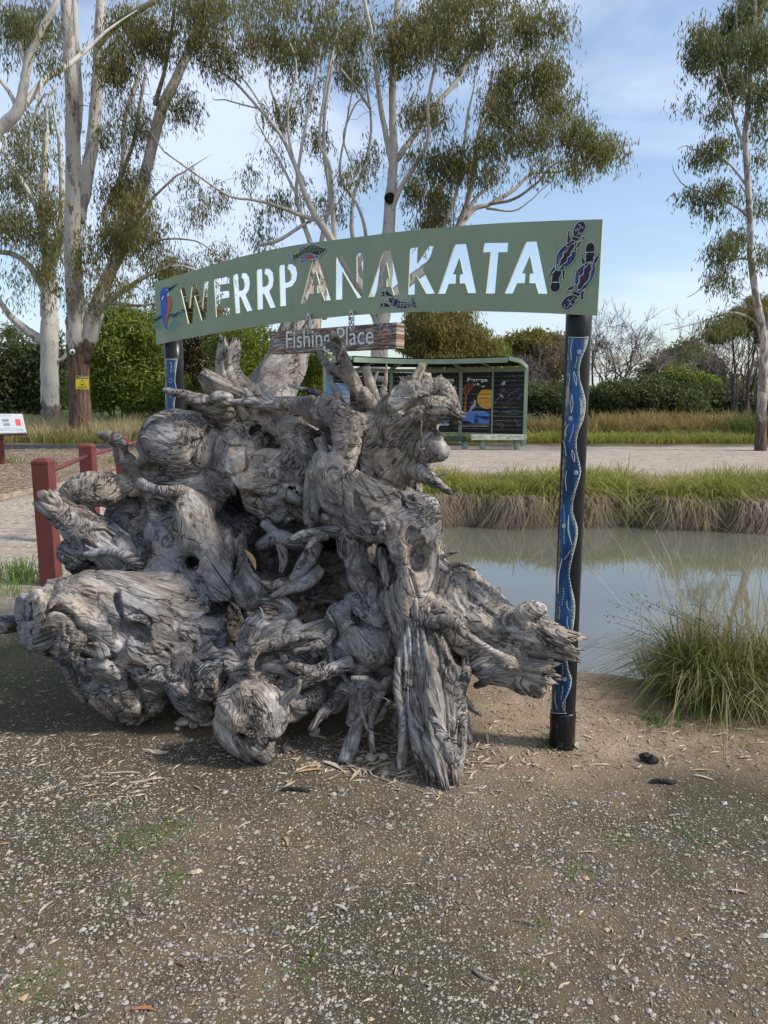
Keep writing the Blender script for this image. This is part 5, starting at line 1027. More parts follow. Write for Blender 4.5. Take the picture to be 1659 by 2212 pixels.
# right gum
YR = 21.5
gum('slender spotted gum tree beside the far path at the right edge', gp(1640, YR), [
 [(1643,985,YR,16),(1644,900,YR,12.5),(1650,800,YR,11.5),(1648,720,YR,10),(1635,650,YR,8.5),(1622,560,YR,8),(1620,470,YR,7.5),(1614,380,YR,7),(1610,290,YR,6.5),(1620,200,YR,5.5),(1628,100,YR,5),(1632,-30,YR,4)],
 [(1648,730,YR,8),(1668,660,YR,7),(1690,540,YR,6),(1700,400,YR,5)], [(1612,330,YR,4),(1590,270,YR,3.5),(1570,200,YR,3),(1545,130,YR,2.5)], [(1618,470,YR,3.5),(1580,440,YR,3),(1530,420,YR,2.2),(1500,410,YR,2)], [(1622,560,YR,3.5),(1590,560,YR,2.5),(1560,580,YR,2)], [(1612,400,YR,3.5),(1570,350,YR,2.5),(1520,330,YR,2)], [(1618,250,YR,3.5),(1600,150,YR,3),(1590,40,YR,2.5)], [(1648,725,YR,4),(1625,690,YR,3),(1580,675,YR,2.4),(1530,690,YR,1.8)]],
 [(1600,30,55,45,1.6),(1640,80,50,60,1.6),(1560,90,50,60,1.6),(1510,110,30,55,1.2),(1520,60,40,40,1.0),(1580,170,60,45,1.3),(1650,180,30,60,1.3),(1487,205,16,18,.9),(1540,225,40,25,.9),(1640,260,30,40,.8),(1505,325,32,28,1.2),(1545,310,40,30,1.1),(1585,290,20,30,.5),(1500,410,36,25,1.1),(1560,400,45,35,1.0),(1535,450,25,20,1.0),(1650,340,20,40,.6),(1620,420,30,40,.6),(1570,530,38,40,1.3),(1600,500,30,40,1.0),(1550,590,30,30,1.1),(1590,610,25,20,.8),(1650,540,20,40,1.0),(1630,-10,60,30,1.5),(1650,440,20,40,.8),(1535,692,40,16,1.2),(1500,728,26,14,1.0),(1590,684,26,14,1.0),(1478,760,14,10,.8)],
 YR, BARK_C, LEAF_GUMD, rs=.82, dens=17, dep=1.3, per=30, size=.26, L=.14, Wd=.026, group='gum trees beyond the pond', sides=14)
# shrubs and trees behind, left
G1 = 'background trees on the left'; G2 = 'background trees on the right'
leafball('dark green dense shrub behind the info board at the left edge', 'shrub', 'shrub', gp(45, 46), [(10,790,60,70),(60,800,60,70),(120,800,50,80),(70,850,90,50),(0,850,60,50)], 44, LEAF_DARK, 15000, .34, .12, 1.6, group=G1)
leafball('bright green feathery wattle behind the left gum trees', 'wattle_tree', 'tree', gp(250, 40), [(250,690,50,40),(290,720,60,50),(225,740,45,50),(330,760,40,60),(260,800,80,60),(300,850,80,40),(200,840,60,50),(350,840,50,50)], 38, LEAF_GREEN, 30000, .30, .07, 1.6, .2, group=G1)
leafball('rust brown thin-leaved shrub right of the wattle', 'shrub', 'shrub', gp(410, 40), [(400,640,55,50),(380,700,50,50),(440,690,50,50),(400,780,50,50),(450,780,60,60),(420,850,60,50),(370,600,40,30)], 40, LEAF_RUST, 20000, .28, .06, 1.5, .6, group=G1)
leafball('mid green bushy shrub behind the tall spire of the stump', 'shrub', 'shrub', gp(530, 37), [(500,740,50,40),(550,740,40,45),(520,800,60,50),(490,860,60,40),(575,790,30,50)], 37, LEAF_GREEN, 16000, .26, .07, 1.4, .2, group=G1)
leafball('pale grey green small-leaved bush behind the leaning trunk', 'shrub', 'shrub', gp(665, 34), [(660,810,40,40),(690,840,40,40),(645,860,40,40),(690,780,30,30),(640,780,25,30)], 33, LEAF_GREEN, 10000, .2, .05, 1.2, .3, group=G1)
leafball('olive brown weeping gum shrub rising behind the notice shelter', 'weeping_shrub', 'tree', gp(985, 33), [(930,700,50,35),(985,700,50,40),(960,740,70,40),(1030,740,45,35),(900,740,40,30),(1000,780,80,40),(905,690,30,30)], 32, LEAF_OLIVE, 26000, .26, .05, 1.5, 1.2, .5, G2)
leafball('fresh green shrub at the right end of the olive one behind the shelter', 'shrub', 'shrub', gp(1075, 33), [(1070,760,28,24),(1085,790,24,30),(1055,790,30,30)], 33, LEAF_GREEN, 5000, .24, .05, 1, 1, .6, G2)
leafball('round-topped grey green tree left of the right post', 'round_tree', 'tree', gp(1165, 60), [(1120,745,38,24),(1160,742,50,26),(1205,750,35,24),(1130,780,50,30),(1190,785,50,30)], 58, LEAF_OLIVE, 12000, .45, .14, 2.2, .1, group=G2)
leafball('dark scrubby tree behind the hedge, between the bare tree and the right gum', 'scrub_tree', 'tree', gp(1470, 55), [(1440,790,40,35),(1490,760,45,30),(1530,800,40,35),(1460,820,60,30),(1410,810,40,30)], 54, LEAF_DARK, 9000, .42, .1, 2, .3, group=G2)
leafball('lime green low bush in the middle of the right hedge', 'shrub', 'shrub', gp(1500, 42), [(1460,810,30,22),(1500,820,40,22),(1530,830,30,20)], 42, LEAF_GREEN, 5000, .28, .08, 1, .3, group=G2)
leafball('grey brown she-oak canopy behind the right gum trunk', 'she_oak', 'tree', gp(1610, 34), [(1620,680,45,28),(1590,700,45,25),(1650,710,30,40),(1560,720,40,20),(1640,650,30,16)], 34, LEAF_RUST, 14000, .22, .035, 1.6, .8, .7, G2)
leafball('dark clipped hedge bush directly right of the notice shelter', 'hedge_bush', 'hedge', gp(1185, 34), [(1160,860,35,32),(1205,865,45,32),(1240,875,40,28)], 34, LEAF_DARK, 9000, .2, .07, 1.2, 0, group='dark hedge bushes beyond the pond')
leafball('large dark hedge bush right of the blue painted post', 'hedge_bush', 'hedge', gp(1380, 33), [(1290,865,40,30),(1335,850,50,30),(1395,848,60,36),(1450,858,55,34),(1495,875,40,32),(1330,885,90,30),(1430,890,70,30)], 33, LEAF_DARK, 22000, .2, .07, 1.3, 0, group='dark hedge bushes beyond the pond')
leafball('darkest hedge bush, behind the trunk of the right gum', 'hedge_bush', 'hedge', gp(1570, 38), [(1520,855,50,26),(1570,860,60,30),(1620,870,50,30),(1560,890,70,24),(1660,870,40,40)], 38, LEAF_DARK, 14000, .24, .08, 1.3, 0, group='dark hedge bushes beyond the pond')
# far tree belt that reads as one mass
A = Acc(); P = []; 
for x in np.arange(-60, 1760, 7.0):
    h = 30 + 16 * math.sin(x * .013) + 12 * math.sin(x * .037 + 2) + rg.uniform(0, 14)
    if x < 160 or 340 < x < 1000: h += 22
    for _ in range(34): P.append(at(x + rg.uniform(-6, 6), 862 - rg.random() * h, 75 + rg.uniform(-6, 6)))
leaves(A, np.array(P), .9, .5, .1, 1.0, None, .2); tag(link('far_woods', A.mesh('far_woods', LEAF_DARK)), 'hazy dark belt of far woods along the horizon', 'woods', None, 'stuff')
# bare winter trees
def bare(label, base, Y, h, spread, n, group='bare leafless trees', lean=0, mat=TWIG_R):
    t = thing('bare_tree', label, 'tree', gp(base, Y), group); A = Acc(); g = np.array(gp(base, Y)); B = Acc()
    def rec(A_, p, d, L, r, lv):
        n_ = 4; P = [p]; dd = d
        for k in range(n_): dd = dd + rg.normal(size=3) * .16; dd[2] += .05; dd /= np.linalg.norm(dd); P.append(P[-1] + dd * L / n_)
        A_.tube(P, np.linspace(r, r * .55, n_ + 1), 5 if lv < 2 else 3, False)
        if lv >= 5: return
        for k in range(3 if lv < 4 else 4):
            q = P[rg.integers(2, n_ + 1)] if k else P[-1]; e = dd + rg.normal(size=3) * np.array([.55, .45, .32]) * spread; e /= np.linalg.norm(e); rec(B if lv >= 1 else A_, q, e, L * rg.uniform(.6, .85), max(r * .55, .009), lv + 1)
    for k in range(n): d = np.array([rg.uniform(-.5, .5) + lean, rg.uniform(-.3, .3), 1.0]); rec(A, g + np.array([rg.uniform(-.4, .4), 0, 0]), d / np.linalg.norm(d), h * .34, .10, 0)
    link('trunk', A.mesh('trunk', BARKDARK), t); link('twigs', B.mesh('twigs', mat), t)
bare('large bare reddish tree behind the right painted post', 1310, 42, 6.2, 1.0, 5)
bare('small bare tree between the round-topped tree and the right painted post', 1225, 46, 5.2, 1.0, 3, lean=-.35)
bare('bare spreading tree behind the lime green bush near the right edge', 1520, 44, 6.0, 1.1, 3)
bare('bare branching tree directly behind the right gum trunk', 1610, 36, 5.0, 1.1, 3)
bare('bare thin tree just left of the round-topped tree behind the shelter', 1100, 52, 4.2, 1.1, 2, mat=TWIG)
# palm far left
t = thing('palm_tree', 'small distant palm with spiky fronds above the dark shrub at the left edge', 'palm', gp(24, 60)); A = Acc(); c = at(24, 725, 60); g = np.array(gp(24, 60)); A.tube([g, c], [.3, .22], 8); link('trunk', A.mesh('trunk', BARKDARK), t); A = Acc()
for k in range(26):
    a = rg.uniform(0, 6.28); e = rg.uniform(.1, 1.2); d = np.array([math.cos(a) * math.cos(e), math.sin(a) * math.cos(e), math.sin(e)]); P = [c + d * s_ * 1.7 + np.array([0, 0, -.5 * s_ ** 2]) for s_ in np.linspace(0, 1, 6)]
    for s_ in range(5):
        b = np.array([P[s_]] * 8) + (P[s_ + 1] - P[s_]) * rg.random((8, 1)); leaves(A, b, .5, .07, .3, .8)
link('fronds', A.mesh('fronds', LEAF_DARK), t)
# ------------------------------------------------------------------ notice shelter across the pond
SX = [703, 774, 845, 920, 994, 1063, 1134]; SY = [23.2, 24.2, 24.8, 25.0, 24.8, 24.2, 23.5]
PT = [at(x, 900, y) for x, y in zip(SX, SY)]; PT = [np.array([p[0], y, 0]) for p, y in zip(PT, SY)]
sh = thing('notice_shelter', 'curved sage green notice shelter with black painted mural boards across the pond', 'shelter', PT[3])
ZB, ZT = .36, 2.33
def bar(A, a, b, w, h):
    a, b = np.array(a, float), np.array(b, float); d = b - a; L = np.linalg.norm(d); d /= L; up = np.array([0, 0, 1.]) if abs(d[2]) < .9 else np.array([0, 1., 0]); s_ = np.cross(d, up); s_ /= np.linalg.norm(s_); u2 = np.cross(s_, d)
    Mx = np.eye(4); Mx[:3, 0] = d; Mx[:3, 1] = s_; Mx[:3, 2] = u2; Mx[:3, 3] = a; A.box((0, -w / 2, -h / 2), (L, w / 2, h / 2), Mx)
def fwd(i, k):   # point k metres in front of corner i
    a = PT[max(0, i - 1)]; b = PT[min(6, i + 1)]; d = b - a; n = np.array([d[1], -d[0], 0]); n /= np.linalg.norm(n); n = n if n[1] < 0 else -n; return PT[i] + n * k
z0_ = np.array([0, 0, 1.])
for i in range(7):
    A = Acc(); g0 = float(gz(PT[i][0:1], PT[i][1:2])[0]) - .1; w_ = .11 if i in (0, 2, 4, 6) else .06
    bar(A, PT[i] + z0_ * (g0 if i in (0, 2, 4, 6) else ZB - .05), PT[i] + z0_ * 2.46, w_, w_); f_ = fwd(i, 1.25)
    bar(A, PT[i] + z0_ * 2.44, f_ + z0_ * 2.66, w_ * .8, w_ * .8) if i not in (0, 6) else (bar(A, PT[i] + z0_ * 2.44, PT[i] * .65 + f_ * .35 + z0_ * 2.62, .1, .12), bar(A, PT[i] * .65 + f_ * .35 + z0_ * 2.62, f_ + z0_ * 2.68, .1, .12)); link('frame_post', A.mesh('frame_post', SHELTERG), sh)
RO = []
for i in range(6):
    for z in (ZT + .06, ZB - .04): A = Acc(); bar(A, PT[i] + z0_ * z, PT[i + 1] + z0_ * z, .07, .11 if z > 1 else .06); link('rail', A.mesh('rail', SHELTERG), sh)
    A = Acc(); a, b = fwd(i, 1.3), fwd(i + 1, 1.3); bar(A, a + z0_ * 2.63, b + z0_ * 2.63, .05, .15); link('fascia', A.mesh('fascia', SHELTERG), sh)
    A = Acc(); p = [PT[i] + z0_ * 2.50, PT[i + 1] + z0_ * 2.50, b + z0_ * 2.71, a + z0_ * 2.71]; A.add([*p, *[q + z0_ * .03 for q in p]], [[0,1,2,3],[7,6,5,4],[0,4,5,1],[1,5,6,2],[2,6,7,3],[3,7,4,0]]); link('roof', A.mesh('roof', ROOFDARK), sh)
NB = 14; bh = (ZT - ZB) / NB; PLN = []
for i in range(6):
    a, b = PT[i], PT[i + 1]; d = (b - a) / np.linalg.norm(b - a); L = np.linalg.norm(b - a) - .07; A = Acc(); A.box((0, -.012, .006), (L, .012, bh - .006)); bm_ = A.mesh('board', SHELTERBLACK)
    pl = Plane(a, b); PLN.append(pl)
    for k in range(NB):
        o = bpy.data.objects.new('board', bm_); C.objects.link(o); o.parent = sh; o.matrix_parent_inverse = Matrix.Translation(-Vector(sh.location)); o.location = a + d * .035 + z0_ * (ZB + k * bh); o.rotation_euler = (rg.uniform(-.01, .01), 0, math.atan2(d[1], d[0]))
def banded(name, pts, i, off, mat, par=None, label=None):
    """a painted shape broken at the gaps between the boards"""
    pl = PLN[i]; V0 = [pl.hit(x, y, off + .014) for x, y in pts]; vs, fs = [], []
    for k in range(NB):
        lo_, hi2 = ZB + k * bh + .008, ZB + (k + 1) * bh - .008; poly = V0
        for zc, sg in ((lo_, 1), (hi2, -1)):
            out = []
            for p, q in zip(poly, poly[1:] + poly[:1]) if poly else []:
                a_, b_ = sg * (p[2] - zc), sg * (q[2] - zc)
                if a_ >= 0: out.append(p)
                if a_ * b_ < 0: out.append(p + (q - p) * (a_ / (a_ - b_)))
            poly = out
        if len(poly) > 2: fs.append(list(range(len(vs), len(vs) + len(poly)))); vs += [tuple(p) for p in poly]
    me = bpy.data.meshes.new(name); me.from_pydata(vs, [], fs); me.materials.append(mat); return tag(link(name, me, sh), label)
q1 = crop(1280, 1400, 3.77); q2 = crop(1700, 1400, 3.95)
def circ(fn, x, y, r, a0=0, a1=360, n=28): return [fn(x + r * math.cos(math.radians(t)), y + r * math.sin(math.radians(t))) for t in np.linspace(a0, a1, n)]
banded('sun', circ(q2, 858, 676, 154, -55, -305) , 4, .004, ARTYEL, label='yellow painted sun'); 
banded('blue_water', mp_(q2, [(448,905),(560,875),(650,862),(800,860),(900,905),(895,1060),(640,1055),(560,1015),(445,1010)]), 4, .003, ARTMID, label='striped blue water'); banded('blue_water', mp_(q2, [(150,900),(250,930),(390,985),(385,1000),(250,1035),(120,1045)]), 3, .003, ARTMID)
banded('log', mp_(q2, [(655,925),(700,915),(760,940),(895,945),(893,998),(800,990),(740,965),(670,955)]), 4, .005, SHELTERBLACK); banded('turtle', circ(q2, 695, 1010, 42), 4, .005, ARTGREEN)
banded('kangaroo', mp_(q2, [(548,880),(590,850),(605,790),(650,750),(660,680),(672,690),(690,705),(680,730),(690,770),(665,800),(650,830),(625,830),(615,860),(600,858),(595,860),(565,882)]), 4, .005, ARTROO, label='pale painted kangaroo'); banded('tree_trunk', mp_(q2, [(490,885),(515,760),(525,680),(515,605),(550,600),(548,680),(535,780),(545,880)]), 4, .005, ARTTREE, label='red painted tree')
for l in ([(645,430),(660,450),(690,430),(665,475)], [(710,425),(740,440),(735,470),(700,455)], [(765,465),(800,480),(825,462),(815,500),(785,490)]): banded('bird', mp_(q2, l), 4, .005, ARTWHITE)
banded('owl', mp_(q2, [(1070,460),(1110,400),(1145,395),(1145,455),(1110,468)]), 5, .004, ARTROO); banded('fish', mp_(q2, [(1035,595),(1100,620),(1125,655),(1080,640)]), 5, .004, ARTROO)
s = Strokes(PLN[4], .019)
for l, w in (([(530,620),(500,570),(485,500)], 2.4), ([(520,590),(530,520),(525,450)], 2), ([(505,520),(530,460)], 1.5), ([(545,600),(575,530),(570,430)], 2.4), ([(560,590),(610,510),(635,425)], 2.2), ([(600,520),(660,480)], 1.5), ([(575,500),(600,430)], 1.4)): s.line(mp_(q2, l), w)
s.out('tree_branches', ARTTREE, sh); s = Strokes(PLN[4], .021)
for x in range(470, 890, 24): s.line(mp_(q2, [(x, 890), (x + 3, 1000 if x < 640 else 1050)]), .8, 1)
s.out('water_stripes', ARTBLUE, sh); s = Strokes(PLN[3], .019)
for l, w in (([(265,500),(250,430)], 2), ([(280,500),(300,440),(340,420)], 2), ([(300,530),(360,500),(400,515)], 2), ([(330,515),(370,470)], 1.5), ([(290,600),(300,530)], 3)): s.line(mp_(q2, l), w)
s.out('tree_branches', ARTTEAL, sh); s = Strokes(PLN[5], .019)
for l in ([(950,780),(990,710),(1060,640),(1090,560),(1170,575)], [(1180,640),(1230,580),(1330,555)], [(940,900),(980,860),(1060,880)], [(1110,860),(1180,890),(1260,915),(1350,900)], [(1150,870),(1230,860),(1300,850),(1360,865)], [(1340,690),(1370,630),(1410,600)], [(1040,1020),(1100,1060),(1115,1100)], [(1290,980),(1330,1060),(1340,1100)], [(1330,1100),(1370,1070),(1390,1060)], [(950,1050),(1000,1040),(1060,1080),(1110,1130)], [(1330,560),(1350,510),(1365,505)]): s.line(mp_(q2, l), 1.2)
s.out('water_lines', ARTGREY, sh); s = Strokes(PLN[5], .020)
for l in ([(1070,820),(1130,760),(1200,700),(1320,640)], [(1110,790),(1180,770),(1240,720),(1310,740)], [(1060,920),(1100,950),(1150,1010),(1195,1030)], [(1070,915),(1140,905),(1200,950),(1195,1020)], [(1280,660),(1310,640)]): s.line(mp_(q2, l), 1.0)
s.out('platypus_lines', ARTRUST, sh)
banded('blue_panel', mp_(q1, [(10,270),(60,270),(120,300),(120,410),(300,410),(370,470),(370,800),(0,800)]), 0, .003, ARTMID, label='blue and white painted end bay'); banded('pale_shape', mp_(q1, [(150,400),(210,410),(300,480),(370,560),(370,760),(250,740),(265,600),(240,480)]), 0, .005, ARTROO)
banded('blue_water', mp_(q1, [(480,720),(560,760),(640,850),(850,790),(900,800),(900,960),(700,1010),(600,960),(480,880)]), 1, .003, ARTMID); s = Strokes(PLN[1], .019)
for l in ([(640,440),(660,370)], [(630,400),(640,360)], [(660,420),(750,480)], [(745,370),(735,470)]): s.line(mp_(q1, l), 1.3)
s.out('tree_branches', ARTPINK, sh); s = Strokes(PLN[1], .021); s.dot(*q1(895,550), 3.6, 3.2); s.line(mp_(q1, [(850,500),(880,470),(905,475)]), 1.2); s.out('possum', ARTWHITE, sh); s = Strokes(PLN[2], .019)
for l in ([(1050,525),(1120,520),(1200,545)], [(1145,520),(1125,410)], [(1225,480),(1215,385)], [(1240,470),(1290,400)]): s.line(mp_(q1, l), 2)
s.out('tree_branches', ARTPINK, sh); banded('bird', mp_(q1, [(1035,460),(1075,440),(1095,500),(1100,525),(1070,525),(1045,490)]), 2, .005, ARTROO)
def txt(i, word, fn, x0, x1, yb, h, bold=.02): text_mesh('lettering', word, PLN[i].hit(*fn(x0, yb), .02), PLN[i].hit(*fn(x1, yb), .02), h, ARTWHITE, sh, PLN[i].n, bold)
txt(1, 'Wamba', q1, 600, 880, 357, .12, .035); txt(2, 'Wamba', q1, 1095, 1440, 362, .12, .035); txt(3, 'Perrepa', q2, 31, 347, 400, .12, .035); txt(4, 'Perrepa', q2, 552, 868, 404, .12, .035); txt(3, 'uk-min', q2, 108, 268, 1088, .10, .03); txt(4, 'Welcome to our country. Have a good time', q2, 458, 888, 1105, .05, .01)
BENCHW = simple('worn_pale_bench', (0.42, 0.45, 0.36), 0.8, 0.2, 0.35, 9); BENCHD = simple('dark_green_bench', (0.02, 0.04, 0.025), 0.6, 0.3, 0.3, 5)
def bench(lbl, x0, x1, ytop, Yb, legs, m):
    a = at(x0, ytop, Yb); b = at(x1, ytop, Yb); t = thing('bench', lbl, 'bench', ((a[0] + b[0]) / 2, Yb, 0), 'plank benches in front of the notice shelter'); A = Acc(); A.box((a[0], Yb, a[2] - .14), (b[0], Yb + .34, a[2])); link('seat', A.mesh('seat', m), t)
    for lx in legs: c = at(lx, ytop, Yb + .17); A = Acc(); A.tube([[c[0], Yb + .17, -.1], [c[0], Yb + .17, a[2] - .14]], [.085, .085], 12); link('leg', A.mesh('leg', SHELTERG, True), t)
bench('bench with pale flaking paint at the right end of the shelter', 1019, 1138, 940, 21.8, (1043, 1117), BENCHW); bench('dark green bench partly hidden by the stump, left of the pale bench', 900, 1008, 943, 21.9, (938, 1004), BENCHD)
# ------------------------------------------------------------------ red bollard fence
RP = [gnd(112, 1265), at(197, 1100, 7.95), at(268, 1050, 9.4)]; RP = [np.array([p[0], p[1], 0]) for p in RP]
for k, (p, lb) in enumerate(zip(RP, ('nearest red timber bollard, tall at the left of the stump', 'middle red timber bollard between the nearest one and the one behind the roots', 'farthest red timber bollard seen through the stump roots'))):
    t = thing('bollard', lb, 'bollard', p, 'red bollards joined by a rail'); hw = .068; A = Acc(); ring = lambda z, w: [[p[0] - w, p[1] - w, z], [p[0] + w, p[1] - w, z], [p[0] + w, p[1] + w, z], [p[0] - w, p[1] + w, z]]
    L_ = [(-.2, hw), (1.03, hw), (1.04, hw + .002), (1.06, hw + .002), (1.085, hw * .62)]; v = sum([ring(z, w) for z, w in L_], []); f = [[4 * j + i_, 4 * j + (i_ + 1) % 4, 4 * j + 4 + (i_ + 1) % 4, 4 * j + 4 + i_] for j in range(len(L_) - 1) for i_ in range(4)] + [[16, 17, 18, 19]]
    A.add(v, f); link('post', A.mesh('post', REDPAINT), t)
R4 = np.array([*at(352, 948, 12.4)[:2], 0]); pts = RP + [R4]; 
for k, (p, q, lb) in enumerate(zip(pts[:-1], pts[1:], ('red pipe rail from the nearest to the middle bollard', 'red pipe rail from the middle to the farthest bollard', 'red pipe rail running behind the round boss of the stump'))):
    A = Acc(); d = (q - p) / np.linalg.norm(q - p); A.tube([p + d * .066 + z0_ * .955, q - d * .066 + z0_ * .955], [.021, .021], 12); tag(link('fence_rail', A.mesh('fence_rail', REDPAINT, True)), lb, 'rail', 'red pipe rails')
# edging boards and kerb
EDGEW = simple('edging_timber', (0.30, 0.24, 0.18), .9, .2, .3, 8, .004); KERB = simple('dark_kerb', (0.10, 0.10, 0.10), .9, .2, .25, 8)
A = Acc(); a, b = gnd(-60, 1092), gnd(322, 1010); n = 9
for k in range(n): p, q = a + (b - a) * k / n, a + (b - a) * (k + .985) / n; bar(A, p + z0_ * .03, q + z0_ * .03, .05, .08)
tag(link('path_edging', A.mesh('path_edging', EDGEW)), None, None, None, 'structure')
A = Acc(); bar(A, gnd(-400, 969) + z0_ * .05, gnd(420, 969) + z0_ * .05, .12, .16); bar(A, gnd(322, 1010) + z0_ * .02, gnd(262, 1004) + z0_ * .02, .12, .08); tag(link('kerb', A.mesh('kerb', KERB)), None, None, None, 'structure')
A = Acc(); bar(A, np.array([1.5, 14.35, .0]), np.array([16, 14.6, .0]), .05, .05); tag(link('far_path_edging', A.mesh('far_path_edging', EDGEW)), None, None, None, 'structure')
# ------------------------------------------------------------------ info board at the left edge
ip = gnd(2, 1003); t = thing('info_board', 'white information board on a red leg cut by the left edge of the photo', 'information board', ip); A = Acc(); bar(A, ip + z0_ * -.2, ip + z0_ * .82, .15, .15); link('leg', A.mesh('leg', REDPAINT), t)
Yb = ip[1]; corners = [at(-70, 894, Yb + .12), at(47, 894, Yb + .12), at(56, 934, Yb - .25), at(-78, 938, Yb - .25)]; nb = np.cross(corners[1] - corners[0], corners[3] - corners[0]); nb /= np.linalg.norm(nb); nb = nb if nb[2] > 0 else -nb
class TP:
    def __init__(s, p0, n): s.p0 = p0; s.n = n
    def hit(s, px, py, off=0.0): d = ray(px, py); return O_ + d * (np.dot(s.p0 + s.n * off - O_, s.n) / np.dot(d, s.n))
corners = [TP(corners[0], nb).hit(x, y) for x, y in ((-70, 894), (47, 894), (56, 934), (-78, 938))]
WHITEP = simple('white_board_face', (0.55, 0.58, 0.60), .4, .4, .04, 5); PRINTRED = simple('print_red', (0.75, 0.10, 0.07), .5, .3, .1, 5); PRINTGREY = simple('print_grey', (0.25, 0.27, 0.24), .5, .3, .4, 40)
A = Acc(); A.add([*corners, *[c - nb * .05 for c in corners]], [[0,1,2,3],[7,6,5,4],[0,4,5,1],[1,5,6,2],[2,6,7,3],[3,7,4,0]]); link('board', A.mesh('board', WHITEP), t)
A = Acc(); A.add([*[c - nb * .051 for c in corners], *[c - nb * .10 for c in corners]], [[0,1,2,3],[7,6,5,4],[0,4,5,1],[1,5,6,2],[2,6,7,3],[3,7,4,0]]); link('backing', A.mesh('backing', REDPAINT), t)
tp = TP(corners[0], nb); flat('red_print', [(32,905.5),(43,905.5),(46,919.5),(35,919.5)], tp, .003, PRINTRED, t)
for l in ([(4,905),(18,905),(19,911),(5,911)], [(7,914),(21,914),(22,920),(8,920)]): flat('photo_print', l, tp, .003, PRINTGREY, t)
s = Strokes(tp, .004)
for l in ([(-60,926),(-30,924),(0,927),(25,925),(52,928)], [(-60,929),(-20,930),(20,929),(52,931)], [(-20,899),(-5,899)], [(0,898),(24,898)], [(34,909),(42,909)], [(34,912),(43,912)]): s.line(l, .5, 3)
s.out('print_lines', PRINTGREY, t)
# ------------------------------------------------------------------ warning plate and the round eye on the big gum
wp = Plane((-12, YA - .60), (-9, YA - .60)); YELP = simple('warning_yellow', (0.80, 0.62, 0.03), .4, .4, .04, 5); c = wp.hit(177, 827)
t = thing('warning_sign', 'square yellow warning plate with black triangle fixed to the big gum trunk', 'warning sign', c); A = Acc(); k_ = [wp.hit(*p) for p in ((163,811.5),(190.5,812.5),(191,841),(164,840.5))]; A.add([*k_, *[p - wp.n * .02 for p in k_]], [[0,1,2,3],[7,6,5,4],[0,4,5,1],[1,5,6,2],[2,6,7,3],[3,7,4,0]]); link('plate', A.mesh('plate', YELP), t)
flat('header', [(163.8,812.4),(190.2,813.2),(190.4,818.6),(164,818)], wp, .003, ARTBLACK, t); text_mesh('lettering', 'WARNING', wp.hit(169.5, 817.3, .006), wp.hit(189.5, 817.6, .006), .062, ARTWHITE, t, wp.n, .02)
s = Strokes(wp, .005); s.line([(177.5,820.5),(186.5,835),(168.5,835),(177.5,820.5)], .9, 1); s.line([(174,832),(181,829.5)], 2.2, 1); s.line([(175,826),(180,826)], .1, 1)
for y in (836.8, 838.4): s.line([(166, y), (189, y)], .6, 1)
s.out('triangle_and_print', ARTBLACK, t); s = Strokes(wp, .006); s.line([(165.2,817.2),(166.8,814),(168.4,817.2),(165.2,817.2)], .6, 1); s.out('small_triangle', YELP, t)
e = thing('googly_eye', 'round white eye with black pupil stuck on the big gum trunk above the warning plate', 'eye', at(156, 760, YA - .50)); dome('eyeball', at(156, 760, YA - .50), .105, .07, (0, -1, 0), ARTWHITE, e, 16); dome('pupil', at(156.8, 761, YA - .562), .05, .02, (0, -1, 0), ARTBLACK, e, 14)
HOLL = simple('dark_hollow', (0.02, 0.015, 0.012), .95, .1, .3, 9, .01, 30); tag(dome('branch_hollow', at(842, 428, YD - .30), .22, .1, (0, -1, .1), HOLL, None), 'dark knot hole on the tall white gum trunk', 'knot')  # flattened dome on the bark; the hollow's darkness is put into its colour
for o in [o for o in C.objects if o.name == 'branch_hollow']: o.parent = [q for q in C.objects if q.get('label', '').startswith('tall white gum')][0]; o.matrix_parent_inverse = Matrix.Translation(-Vector(o.parent.location)); del o['category']
# ------------------------------------------------------------------ grasses
def blades(A, base, L, Wd, lean, droop=.35, stiff=None, rndv=None):
    n = len(base); L = L * rg.uniform(.55, 1.15, n); T = np.array([0, .38, .72, 1.0]); wv = np.array([.8, 1.0, .65, .06]); up = np.array([0, 0, 1.0])
    a = rg.uniform(0, 6.283, n); side = np.stack([np.cos(a), np.sin(a), 0 * a], 1); P = []
    for t, w in zip(T, wv):
        c = base + L[:, None] * (up * t * (1 - .25 * t) + lean * t * t * 1.0 - up * (droop * np.linalg.norm(lean, axis=1) * t ** 3)[:, None]); P += [c - side * Wd * w / 2, c + side * Wd * w / 2]
    v = np.stack(P, 1).reshape(-1, 3); o = np.arange(n)[:, None] * 8; f = np.stack([np.concatenate([o + 2 * k, o + 2 * k + 1, o + 2 * k + 3, o + 2 * k + 2], 1) for k in range(3)], 1).reshape(-1, 4)
    A.add(v, f, np.repeat(rg.random(n) if rndv is None else rndv, 8))
def clumps(A, C_, per, L, Wd, rad, spread, droop=.35, tone=.6):
    b = np.repeat(C_, per, 0); n = len(b); off = rg.normal(size=(n, 2)) * rad; b = b.copy(); b[:, 0] += off[:, 0]; b[:, 1] += off[:, 1]
    ln = np.concatenate([off / (rad + 1e-6) * spread * .45 + rg.normal(size=(n, 2)) * spread * .5, np.zeros((n, 1))], 1); b[:, 2] = gz(b[:, 0], b[:, 1]) - .01
    s_ = np.repeat(rg.uniform(.75, 1.25, len(C_)), per); blades(A, b, L * s_, Wd, ln, droop, None, np.clip(np.repeat(rg.random(len(C_)), per) * tone + rg.random(n) * (1 - tone), 0, 1))
def scatter(x0, x1, y0, y1, n): x = rg.uniform(x0, x1, n); y = rg.uniform(y0, y1, n); return np.stack([x, y, gz(x, y)], 1)
